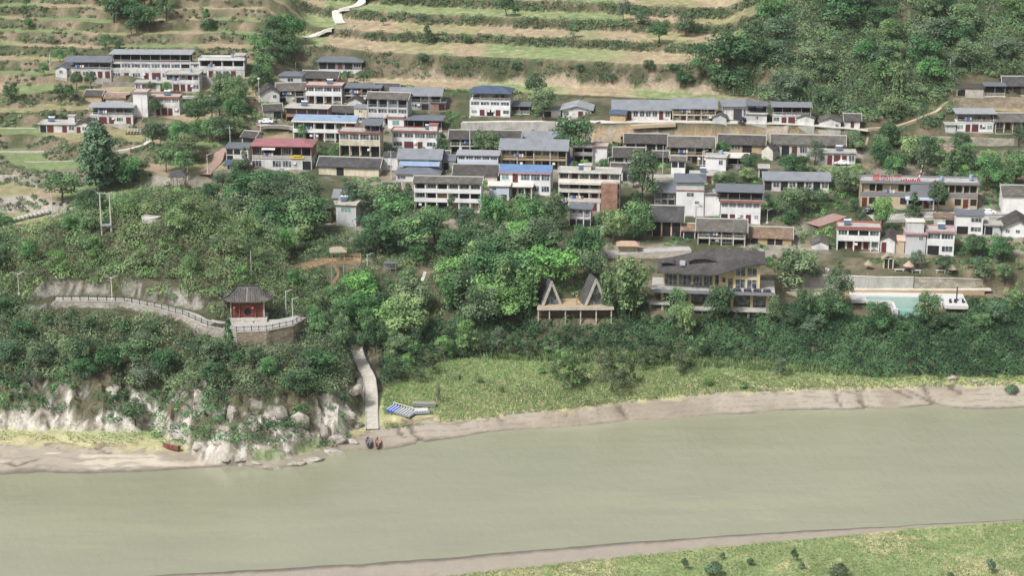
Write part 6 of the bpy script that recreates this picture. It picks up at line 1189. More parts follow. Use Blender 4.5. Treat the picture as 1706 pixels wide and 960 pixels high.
for ch, fx, sz in (('坦', .125, 2.0), ('春', .19, 1.8), ('小', .242, 1.7), ('学', .305, 2.1)):
    g = glyph(ch, 0, sz); g.parent = sg; g.location = (-W / 2 + W * fx, 0, .45)
MB().box(-W / 2 + W * .09, -W / 2 + W * .34, .15, .2, .35, .42, 'steel').box(-W / 2 + W * .09, -W / 2 + W * .34, .15, .2, 2.2, 2.27, 'steel').build('sign_frame', sg)
for fx in (.09, .16, .22, .27, .34): B('sign_post', sg, -W / 2 + W * fx - .04, -W / 2 + W * fx + .04, .2, .28, 0, 2.3, 'steel')
sl = thing('roof_slogan', base @ Vector((-W / 2 + W * .42, .6, Z + .17)), 'low run of red rooftop lettering right of the four characters', 'sign', sch.rotation_euler.z)
for i in range(9): B('letter_stroke', sl, -2.6 + i * .62, -2.6 + i * .62 + .42, -.03, .05, .1 + .05 * (i % 2), .75 + .12 * ((i * 7) % 3), 'sign_red')
B('sign_rail', sl, -2.7, 3.4, .05, .1, .3, .4, 'sign_red')
sp = MB(); pr = Vector((0, 0, 0))
for i in range(1, 8): q = Vector((1.3 * sin(i / 7 * 1.5), 0, .72 * i)); sp.hexa([pr + Vector((-.22 * (1.1 - i / 8), -.1, 0)), pr + Vector((.22 * (1.1 - i / 8), -.1, 0)), pr + Vector((.22 * (1.1 - i / 8), .1, 0)), pr + Vector((-.22 * (1.1 - i / 8), .1, 0))], [q + Vector((-.22 * (1 - i / 8), -.1, 0)), q + Vector((.22 * (1 - i / 8), -.1, 0)), q + Vector((.22 * (1 - i / 8), .1, 0)), q + Vector((-.22 * (1 - i / 8), .1, 0))], 'white_paint' if i % 2 else 'sign_red'); pr = q
tag(sp.build('sail_ornament', None, base @ Vector((-W / 2 + W * .475, .7, Z + .17))), 'red and white curved sail-shaped spike standing on the school roof', 'ornament')

# boats
def boat(px, py, rz, L, m, mi, label, tilt=0):
    p = cast(px, py); t = thing('rowing_boat', p + Vector((0, 0, .25)), label, 'boat', rz); n = 9; b = MB(); V = []
    for i in range(n):
        s = i / (n - 1); x = -L / 2 + L * s; w = .75 * (1 - abs(2 * s - .9) ** 2.6) ** .8 if i not in (0, n - 1) else (.42 if i == 0 else .06); w = max(w, .06); sh = .55 + .35 * abs(2 * s - 1) ** 2
        V += [(x, -w, sh), (x, -w * .7, -.1), (x, w * .7, -.1), (x, w, sh), (x, w * .86, sh), (x, w * .6, .08), (x, -w * .6, .08), (x, -w * .86, sh)]
    Fs = []
    for i in range(n - 1):
        for k in range(8): Fs.append((i * 8 + k, i * 8 + (k + 1) % 8, (i + 1) * 8 + (k + 1) % 8, (i + 1) * 8 + k))
    Fs += [(0, 7, 6, 1), (1, 6, 5, 2), (2, 5, 4, 3)]; e = (n - 1) * 8; Fs += [(e, e + 1, e + 6, e + 7), (e + 1, e + 2, e + 5, e + 6), (e + 2, e + 3, e + 4, e + 5)]
    b.poly(V, m, Fs); b.build('hull', t)
    for x in (-L * .28, 0, L * .22): B('thwart', t, x - .16, x + .16, -.55, .55, .38, .44, mi)
    MB().box(-L * .42, L * .3, -.42, .42, .085, .12, mi).build('floor_boards', t); B('motor', t, -L / 2 - .35, -L / 2 + .1, -.2, .2, .3, 1.0, 'boat_dark'); return t
boat(614, 741, radians(94), 4.6, 'boat_grey', 'float_grey', 'grey boat, left of the two moored at the foot of the path'); boat(629, 742, radians(90), 4.8, 'boat_wood', 'boat_wood', 'pinkish wooden boat, right of the two at the foot of the path')
boat(285, 750, radians(150), 4.4, 'boat_red', 'boat_red', 'weathered red boat stranded on the mud beach at left')
# pontoon and boards
p = cast(668, 690); t = thing('float_dock', p + Vector((0, 0, .3)), 'stranded modular float dock, blue at its left end, with white ladder frames', 'dock', radians(-38)); t.rotation_euler = (radians(6), radians(4), radians(-32))
MB().box(-3.2, 3.4, -1.4, 1.4, 0, .42, 'float_grey').build('floats', t); MB().box(-3.3, -1.0, -1.45, 1.45, -.02, .46, 'float_blue').build('blue_floats', t)
b = MB()
for i in range(9): x = -3 + i * .75; b.box(x - .07, x + .07, -1.4, 1.4, .47, .56, 'white_paint'); b.box(x - .06, x + .06, 1.3, 1.42, .5, 1.25, 'white_paint')
b.box(-3.1, 3.1, 1.33, 1.41, 1.15, 1.25, 'white_paint'); b.build('ladder_frame', t)
p = cast(697, 690); t2 = thing('float_dock', p + Vector((0, 0, .3)), 'smaller grey float dock with white lattice racks, right of the blue one', 'dock', radians(6)); MB().box(-3.0, 2.6, -1.3, 1.2, 0, .4, 'float_grey').build('floats', t2); b = MB()
for i in range(5): x = -.6 + i * .62; b.box(x - .09, x + .09, -.7, 1.1, .42, .56, 'white_paint')
for i in range(4): y = -.6 + i * .5; b.box(-.8, 2.2, y - .07, y + .07, .565, .68, 'white_paint')
b.build('lattice_rack', t2); EXTRA_LAND.append(('stranded float dock', 680, 683))
for i, (px, py, l) in enumerate([(698, 679, 'left'), (716, 680, 'right')]):
    t = thing('board_stack', cast(px, py) + Vector((0, 0, .1)), f'{l} one of two weathered board stacks behind the float docks', 'stack', .05 * i)
    for k in range(3): B('board', t, -1.5, 1.4, -.8 + .06 * k, .9, .3 + .28 * k, .48 + .28 * k, 'board')
    for x in (-1.2, 1.1): B('leg', t, x - .1, x + .1, -.7, -.5, -.3, .3, 'boat_dark')
# steel frame shelter in the gully
p = cast(650, 456); t = thing('frame_shelter', p, 'small grey steel-framed shelter in the gully right of the timber deck', 'shelter'); b = MB()
for x in (-1.5, 0, 1.5):
    for y in (0, 1.8): b.bar((x, y, -1), (x, y, 2.6), .07, 'steel', 5)
for z in (1.3, 2.6): b.bar((-1.5, 0, z), (1.5, 0, z), .07, 'steel', 5); b.bar((-1.5, 1.8, z), (1.5, 1.8, z), .07, 'steel', 5)
b.build('frame', t); B('roof', t, -1.7, 1.7, -.2, 2.0, 2.65, 2.75, 'metal_slate'); LAND.append(('~s', 0, 0, p.x, p.y, 2.5, 2.5))

# rocks at the foot of the knoll
def rock(px, py, sx, sy, sz, seed, label, grp=None, dz=0):
    p = cast(px, py); r_ = np.random.default_rng(seed); nu, nv = 16, 10; V = []
    dirs = r_.normal(size=(8, 3)); dirs /= np.linalg.norm(dirs, axis=1, keepdims=True); off = .42 + .45 * r_.random(8); q_ = r_.normal(size=3) * .12
    for j in range(nv + 1):
        for i in range(nu):
            a = 2 * pi * i / nu; t = pi * j / nv; d = np.array([sin(t) * cos(a), sin(t) * sin(a), cos(t)]); k = 1.0
            for n_, o_ in zip(dirs, off):
                c = float(d @ n_)
                if c > 1e-3: k = min(k, o_ / c)
            k *= .94 + .12 * r_.random(); V.append(((d[0] + q_[0] * d[2]) * k * sx, d[1] * k * sy, d[2] * k * sz))
    Fs = [(j * nu + i, (j + 1) * nu + i, (j + 1) * nu + (i + 1) % nu, j * nu + (i + 1) % nu) for j in range(nv) for i in range(nu)]
    o = MB().poly(V, 'rock', Fs).build('boulder', None, p + Vector((0, 0, dz + sz * .12)), r_.random() * .6 - .3); tag(o, label, 'rock', grp); return o
rubble('rock', (.43, .40, .36), (.27, .245, .20)); MATS['rock'].node_tree.nodes['Principled BSDF'].inputs['Roughness'].default_value = .95
RK = [(330, 682, 2.2, 1.6, 3.4), (385, 700, 1.8, 1.5, 3.0), (420, 712, 2.0, 1.6, 2.4), (300, 728, 1.8, 1.5, 1.5), (365, 740, 1.8, 1.4, 1.0), (330, 748, 1.4, 1.0, .7), (500, 705, 2.2, 1.8, 3.0), (540, 725, 2.0, 1.8, 2.8), (562, 738, 2.6, 1.6, 1.6), (578, 700, 2.2, 1.6, 2.2), (555, 757, 3.0, 1.6, 1.0), (525, 769, 3.2, 1.6, .9), (495, 776, 2.3, 1.4, .8), (455, 781, 2.0, 1.2, .8), (430, 773, 1.8, 1.1, .6), (590, 655, 2.0, 1.6, 1.8), (470, 695, 1.6, 1.4, 2.4), (597, 712, 1.6, 1.2, 1.0), (590, 737, 1.6, 1.1, .8), (190, 655, 2.4, 1.8, 1.6), (232, 700, 1.5, 1.2, 1.0), (400, 769, 1.3, .9, .5), (375, 771, 1.4, .9, .5), (660, 636, 1.1, .7, .6), (1588, 632, 1.6, 1, .7), (1622, 638, 1.2, .8, .6)]
RL = []
for i, a in enumerate(RK):
    px, py = a[0], a[1]; sz = 'tall pale' if a[4] > 3 else 'large pale' if a[2] > 2.5 else 'small pale' if a[2] < 1.9 else 'pale grey'
    RL.append((rock(*a, 50 + i, ''), px, py, sz))
REF = [('stranded red boat', 285, 748), ('two moored boats', 622, 738), ('concrete landing path', 612, 650), ('pavilion terrace wall', 470, 590), ('left picture edge', 0, 650), ('water at the knoll foot', 480, 785), ('right picture edge', 1706, 640)]
cnt = {}
for o, px, py, sz in sorted(RL, key=lambda r: min((r[1] - f[1]) ** 2 + (r[2] - f[2]) ** 2 for f in REF)):
    f = min(REF, key=lambda f: (px - f[1]) ** 2 + (py - f[2]) ** 2); k = (sz, f[0]); cnt[k] = cnt.get(k, 0) + 1
    o['label'] = f"{sz} boulder at the knoll foot, {['nearest', 'second nearest', 'third nearest', 'fourth nearest', 'fifth nearest', 'sixth nearest', 'seventh nearest', 'eighth nearest', 'ninth nearest'][cnt[k] - 1]} to the {f[0]}"[:140]
    if px > 1500 or px > 640: o['label'] = o['label'].replace('at the knoll foot', 'on the grassy bank')
    if 'nearest' not in o['label']: print('LBL', o['label'])

# the slightly hazy air of the valley
m = bpy.data.materials.new('haze'); m.use_nodes = True; MATS['haze'] = m; nt = m.node_tree; nt.nodes.remove(nt.nodes['Principled BSDF']); v = nt.nodes.new('ShaderNodeVolumePrincipled')
v.inputs['Color'].default_value = (.92, .95, 1, 1); v.inputs['Density'].default_value = .00005; v.inputs['Anisotropy'].default_value = .2; nt.links.new(v.outputs[0], nt.nodes['Material Output'].inputs['Volume'])
MB().box(-760, 760, -160, 1440, -10, 420, 'haze').build('haze')['kind'] = 'stuff'
# ------------------------------------------------------------------ plants
def leaf_cloud(c, n, s, tone, aspect=.62):
    m = len(c); n = n / np.linalg.norm(n, axis=1, keepdims=True)
    r = rng.normal(size=(m, 3)); u = np.cross(n, r); u /= np.linalg.norm(u, axis=1, keepdims=True); w = np.cross(n, u)
    u = u * s[:, None] * .5; w = w * s[:, None] * .5 * aspect
    V = np.stack([c - u, c - w * .9 + u * .1, c + u, c + w * 1.1], 1).reshape(-1, 3)
    Fc = np.arange(m * 4).reshape(m, 4)
    return V, Fc, tone
def blob_points(n, rad, center, shell=.5):
    d = rng.normal(size=(n, 3)); d /= np.linalg.norm(d, axis=1, keepdims=True)
    r = (shell + (1 - shell) * rng.random(n)) ** .8
    return center + d * r[:, None] * rad, d
def crown(kind, seed):
    """verts, faces, tone of a crown whose base of trunk is the origin; nominal height 8 m"""
    r_ = np.random.default_rng(seed); P = []; Nn = []; S = []; T = []
    def clump(ctr, rad, n, size, tone, up=.5, shell=.55):
        p, d = blob_points(n, rad, np.array(ctr), shell); k = d[:, 2] > -.55 + .0
        p = p[k]; d = d[k]; nn = d + rng.normal(size=d.shape) * .30; nn[:, 2] += up
        P.append(p); Nn.append(nn); S.append(size * (.6 + .8 * rng.random(len(p)))); T.append(tone * 1.35 - .2 + rng.normal(size=len(p)) * .12)
    if kind == 'broad':
        for i in range(30):
            a = r_.random() * 2 * pi; zz = r_.random() ** .8; rr = math.sqrt(max(0, 1 - (zz * 1.05 - .25) ** 2)) * (.55 + .45 * r_.random())
            rad = .9 + r_.random() * .9
            clump((3.1 * rr * cos(a), 3.1 * rr * sin(a), 2.4 + 4.6 * zz), np.array([rad, rad, rad * .75]), 95, .40, r_.random())
        clump((0, 0, 4.4), np.array([2.4, 2.4, 2.2]), 260, .5, .15)
    elif kind == 'round':
        for i in range(24):
            a = r_.random() * 2 * pi; e = r_.random() * 1.7 - .55; R = 2.2
            clump((R * cos(e) * cos(a), R * cos(e) * sin(a), 4.6 + 2.3 * sin(e)), np.array([1.05, 1.05, .95]) * (.8 + .4 * r_.random()), 110, .36, r_.random())
        clump((0, 0, 4.4), np.array([2.3, 2.3, 2.4]), 300, .5, .2)
    elif kind == 'conifer':
        for i in range(46):
            zz = r_.random() ** 1.2; a = r_.random() * 2 * pi; R = (1 - zz) ** .75 * 1.9 * (.6 + .4 * r_.random())
            clump((R * cos(a), R * sin(a), .9 + 6.8 * zz), np.array([.62, .62, .75]) * (1.15 - .5 * zz), 60, .32, r_.random(), .2)
    elif kind == 'poplar':
        for i in range(110):
            zz = r_.random(); a = r_.random() * 2 * pi; R = (math.sin(pi * min(1, zz * .85 + .12)) ** .6) * 2.1 * (.4 + .6 * r_.random())
            clump((R * cos(a), R * sin(a), 1.0 + 6.9 * zz), np.array([.8, .8, .7]), 55, .38, r_.random(), .6, .2)
    elif kind == 'loose':
        for i in range(26):
            a = r_.random() * 2 * pi; zz = r_.random(); rr = (.25 + .75 * r_.random()) * (1 - .45 * zz)
            clump((3.0 * rr * cos(a), 3.0 * rr * sin(a), 1.6 + 5.9 * zz), np.array([.95, .95, .8]) * (.7 + .5 * r_.random()), 62, .34, r_.random(), .4, .25)
    elif kind == 'bamboo':
        for i in range(34):
            a = r_.random() * 2 * pi; lean = r_.random() * 2.2
            for k in range(7):
                t = .3 + .7 * k / 6; x = lean * t ** 2; clump((x * cos(a) + .9 * cos(a * 3), x * sin(a) + .9 * sin(a * 5), 7.9 * t * (.75 + .25 * r_.random()) * (1 - .14 * lean * t ** 3)), np.array([.55, .55, .45]), 22, .36, r_.random(), .8, .1)
    elif kind == 'bush':
        for i in range(13):
            a = r_.random() * 2 * pi; rr = math.sqrt(r_.random()) * 2.6; zz = (1 - (rr / 3.6) ** 2)
            clump((rr * cos(a), rr * sin(a), 1.2 + 4.3 * zz * (.6 + .4 * r_.random())), np.array([1.5, 1.5, 1.5]) * (.7 + .5 * r_.random()), 60, .75, r_.random())
    P = np.concatenate(P); Nn = np.concatenate(Nn); S = np.concatenate(S); T = np.concatenate(T)
    return leaf_cloud(P, Nn, S, T)
def trunk_mesh(kind, seed):
    r_ = random.Random(seed); b = MB(); m = 'bark_pale' if kind in ('poplar', 'loose') else 'bark'; top = {'conifer': 7.2, 'poplar': 7.2}.get(kind, 4.6)
    if kind == 'bamboo':
        for i in range(16):
            a = r_.random() * 6.28; l = r_.random() * 1.5; b.bar((.5 * cos(a), .5 * sin(a), -.8), ((.5 + l) * cos(a), (.5 + l) * sin(a), 6.2), .07, 'leaf_bamboo', 4, .03)
        return b
    p = Vector((0, 0, -1.2)); n = 4; R = .22 if kind != 'bush' else .12
    for i in range(n):
        q = Vector((r_.uniform(-.18, .18), r_.uniform(-.18, .18), top * (i + 1) / n)); b.bar(p, q, R * (1 - .19 * i), m, 7, R * (1 - .19 * (i + 1))); p = q
        if i >= 1 and kind not in ('conifer',):
            for k in range(3):
                a = r_.random() * 6.28; e = q + Vector((1.9 * cos(a), 1.9 * sin(a), 1.5)) * r_.uniform(.6, 1); b.bar(q, e, R * .42, m, 5, .03)
    return b
PROTO = {}
KIND_DIM = {'broad': (8.6, 8.0), 'round': (6.2, 7.9), 'conifer': (4.2, 8.0), 'poplar': (4.8, 8.4), 'loose': (6.4, 8.2), 'bamboo': (7.4, 8.2), 'bush': (7.2, 6.6)}
OBJ_NAME = {'broad': 'broadleaf_tree', 'round': 'round_tree', 'conifer': 'conifer_tree', 'poplar': 'tall_poplar', 'loose': 'young_tree', 'bamboo': 'bamboo_clump', 'bush': 'shrub'}
def proto(kind):
    if kind not in PROTO:
        L = []
        for s in range({'broad': 5, 'bush': 4, 'round': 3, 'loose': 4}.get(kind, 2)):
            V, Fc, T = crown(kind, 100 * len(PROTO) + s + 5); me = np_mesh('crown', V, Fc, ['leaf_mid'], attrs={'tone': ('FACE', 'FLOAT', T)})
            tb = trunk_mesh(kind, s).build('trunk'); tm = tb.data; bpy.data.objects.remove(tb); L.append((me, tm))
        PROTO[kind] = L
    return PROTO[kind]
PLANTS = []
TONE = {'leaf_dark': 'dark green', 'leaf_mid': 'mid-green', 'leaf_light': 'bright green', 'leaf_olive': 'olive green', 'leaf_grey': 'grey-green', 'leaf_scrub': 'dull brownish-green', 'leaf_willow': 'pale green', 'leaf_bamboo': 'yellow-green', 'leaf_red': 'reddish'}
def plant(kind, p, h, w, mat, group=None):
    me, tm = random.choice(proto(kind)); W0, H0 = KIND_DIM[kind]
    t = bpy.data.objects.new(OBJ_NAME[kind], None); COL.objects.link(t); t.location = (p[0], p[1], p[2] - .1); t.rotation_euler.z = random.random() * 6.28
    sx = w / W0; t.scale = (sx * random.uniform(.92, 1.1), sx * random.uniform(.92, 1.1), h / H0)
    c = bpy.data.objects.new('crown', me); COL.objects.link(c); c.parent = t
    c.material_slots[0].link = 'OBJECT'; c.material_slots[0].material = MATS[mat]
    k = bpy.data.objects.new('trunk', tm); COL.objects.link(k); k.parent = t
    px, py, _ = project(p[0], p[1], p[2] + h / 2); PLANTS.append((t, kind, mat, h, w, float(px), float(py))); t['category'] = 'bamboo' if kind == 'bamboo' else 'shrub' if kind == 'bush' or h < 2.6 else 'tree'
    return t
def T(kind, px, yt, yb, w, mat, dist=None):     # a tree read off the photograph
    p = at_dist(px, yb, dist) if dist else cast(px, yb)
    if dist: p.z = float(zat(p.x, p.y))
    s = scale_at(p); h = (project(p.x, p.y, p.z)[1] - yt) / s / .965; plant(kind, p, h, w / s, mat)
def in_poly(px, py, poly):
    inside = np.zeros(np.shape(px), bool); n = len(poly)
    for i in range(n):
        x1, y1 = poly[i]; x2, y2 = poly[(i + 1) % n]
        c = ((y1 > py) != (y2 > py)) & (px < (x2 - x1) * (py - y1) / ((y2 - y1) or 1e-9) + x1); inside ^= c
    return inside

def free(x, y, r):
    for l in LAND:
        if abs(x - l[3]) < l[5] + r and abs(y - l[4]) < l[6] + r: return False
    for a in AVOID:
        if (x - a[0]) ** 2 + (y - a[1]) ** 2 < (a[2] + r) ** 2: return False
    return True
SIGHT = [(160, 324, 198, 388), (24, 458, 42, 488), (236, 352, 268, 368), (372, 236, 524, 283), (540, 318, 602, 376), (528, 262, 640, 290), (655, 245, 742, 300), (684, 300, 812, 342), (814, 290, 923, 330), (921, 300, 1034, 350), (946, 338, 988, 380), (1120, 300, 1272, 372), (1160, 378, 1250, 410), (1390, 378, 1590, 424), (1436, 296, 1530, 338), (1575, 300, 1632, 345), (1558, 352, 1640, 391), (147, 170, 303, 196), (185, 84, 408, 130), (64, 200, 156, 222), (458, 130, 640, 176), (470, 176, 740, 232), (1274, 292, 1385, 312), (1360, 250, 1425, 272), (1590, 185, 1706, 220), (1012, 160, 1440, 216), (280, 285, 312, 302), (1664, 318, 1706, 396), (824, 230, 948, 280), (410, 550, 505, 578), (1425, 484, 1530, 524), (1560, 484, 1612, 512), (893, 462, 1024, 524), (1085, 435, 1292, 500), (388, 486, 506, 552), (582, 572, 634, 724), (92, 500, 215, 514), (215, 503, 300, 524), (300, 514, 365, 546), (468, 404, 602, 440), (1420, 432, 1600, 482), (1300, 478, 1640, 492), (30, 365, 80, 400), (640, 432, 664, 458), (1026, 400, 1068, 420), (640, 664, 726, 698), (270, 735, 300, 758)]
def hides(x, y, z, h, w):
    """True if a plant here would stand in front of something the photograph shows open"""
    px, py, dp = project(x, y, z); s = F / dp; t = py - h * s * .96; hw = w * s * .5
    for a0, b0, a1, b1 in SIGHT:
        if px + hw > a0 + 2 and px - hw < a1 - 2 and t < b1 - 2 and py > (b0 + 4 if a0 in (582, 410) else b1 - 6): return True
    return False
def ground_pts(poly, sp, y0=400, y1=740, x0=-205, x1=205):
    nx = int((x1 - x0) / sp); ny = int((y1 - y0) / sp); xs, ys = np.meshgrid(x0 + (np.arange(nx) + .5) * sp, y0 + (np.arange(ny) + .5) * sp)
    xs = (xs + (rng.random(xs.shape) - .5) * sp * .9).ravel(); ys = (ys + (rng.random(ys.shape) - .5) * sp * .9).ravel()
    zs = zat(xs, ys); px, py, _ = project(xs, ys, zs); k = in_poly(px, py, poly); return xs[k], ys[k], zs[k], px[k], py[k]
def grove(poly, sp, kinds, hr, wr=(.85, 1.15), prob=1, r=1.5, **kw):
    for x, y, z, px, py in zip(*ground_pts(poly, sp, **kw)):
        if random.random() > prob or not free(x, y, r): continue
        kind, mat = random.choice(kinds); h = random.uniform(*hr); W0, H0 = KIND_DIM[kind]
        if hides(x, y, z, h, h * .8):
            h *= .55
            if hides(x, y, z, h, h * .8): continue
        plant(kind, (x, y, z), h, h * W0 / H0 * random.uniform(*wr), mat)

def bush_templates(n=6, leaves=46, size=.42):
    out = []
    for s in range(n):
        d = rng.normal(size=(leaves, 3)); d /= np.linalg.norm(d, axis=1, keepdims=True); d[:, 2] = np.abs(d[:, 2]) * .9 - .12
        lob = 1 + .35 * np.sin(d[:, 0] * 4 + s) * np.cos(d[:, 1] * 5 + s * 2); p = d * (.75 + .25 * rng.random((leaves, 1))) * lob[:, None]
        nn = d + rng.normal(size=d.shape) * .28; nn[:, 2] += .35; out.append((p, nn, rng.random(leaves)))
    return out
BT = bush_templates(); BTL = bush_templates(6, 140)
def undergrowth(name, pts, rad, mats, label, leaf=.45, zs=.8, tmpl=None, tone_noise=9.0, sink=.1):
    """a mass of shrubs nobody could count, as one object"""
    tmpl = tmpl or BT; P = []; Nn = []; S = []; Tn = []; M = []
    x, y, z = pts; n = len(x)
    if n == 0: return
    R = rad[0] + (rad[1] - rad[0]) * rng.random(n); tn = np.clip(.45 + fbm(x / tone_noise, y / tone_noise, 91) * 2.4 + rng.normal(size=n) * .42, -.25, 1.35); R = R * (1 + .8 * fbm(x / 4.5, y / 4.5, 93)); mi = rng.random(n)
    for i in range(n):
        p, nn, t = tmpl[i % len(tmpl)]; a = rng.random() * 6.28; ca, sa = cos(a), sin(a)
        q = np.stack([p[:, 0] * ca - p[:, 1] * sa, p[:, 0] * sa + p[:, 1] * ca, p[:, 2] * zs], 1) * R[i]; nq = np.stack([nn[:, 0] * ca - nn[:, 1] * sa, nn[:, 0] * sa + nn[:, 1] * ca, nn[:, 2]], 1)
        P.append(q + np.array([x[i], y[i], z[i] + R[i] * (zs * .5 - sink)])); Nn.append(nq); S.append(np.full(len(p), leaf) * (.6 + .8 * rng.random(len(p)))); Tn.append(tn[i] * .8 + t * .2 + .25 * nn[:, 2] * 0)
        k = 0; acc = 0
        for j, (mm, pr) in enumerate(mats):
            acc += pr
            if mi[i] <= acc: k = j; break
        M.append(np.full(len(p), k))
    V, Fc, tt = leaf_cloud(np.concatenate(P), np.concatenate(Nn), np.concatenate(S), np.concatenate(Tn))
    me = np_mesh(name, V, Fc, [m[0] for m in mats], np.concatenate(M), {'tone': ('FACE', 'FLOAT', tt)})
    o = bpy.data.objects.new(name, me); COL.objects.link(o); o['kind'] = 'stuff'; o['label'] = label; o['category'] = 'undergrowth'; return o
def thin(pts, cond):
    return tuple(a[cond] for a in pts)
def tufts(name, pts, h, mats, label, blades=7, w=.16, cat='grass'):
    x, y, z = pts; n = len(x); k = blades; a = rng.random((n, k)) * 6.28; d = rng.random((n, k)) * .45; hh = h[0] + (h[1] - h[0]) * rng.random((n, 1)) * np.ones((1, k)) * (.6 + .5 * rng.random((n, k)))
    bx = x[:, None] + d * np.cos(a); by = y[:, None] + d * np.sin(a); bz = z[:, None] * np.ones((1, k)) - .05; b2 = rng.random((n, k)) * 6.28; l = hh * .35
    ux = np.cos(b2) * w / 2; uy = np.sin(b2) * w / 2; tx = bx + l * np.cos(a); ty = by + l * np.sin(a); tz = bz + hh
    V = np.stack([np.stack([bx - ux, by - uy, bz], -1), np.stack([bx + ux, by + uy, bz], -1), np.stack([tx + ux * .5, ty + uy * .5, tz], -1), np.stack([tx - ux * .5, ty - uy * .5, tz], -1)], 2).reshape(-1, 3)
    m = n * k; Fc = np.arange(m * 4).reshape(m, 4); mi = np.repeat((rng.random(n) > mats[0][1]).astype(int) if len(mats) > 1 else np.zeros(n, int), k)
    tn = np.repeat(np.clip(.5 + fbm(x / 6, y / 6, 92) * 2 + rng.normal(size=n) * .15, 0, 1), k)
    me = np_mesh(name, V, Fc, [q[0] for q in mats], mi, {'tone': ('FACE', 'FLOAT', tn)}); o = bpy.data.objects.new(name, me); COL.objects.link(o); o['kind'] = 'stuff'; o['label'] = label; o['category'] = cat; return o

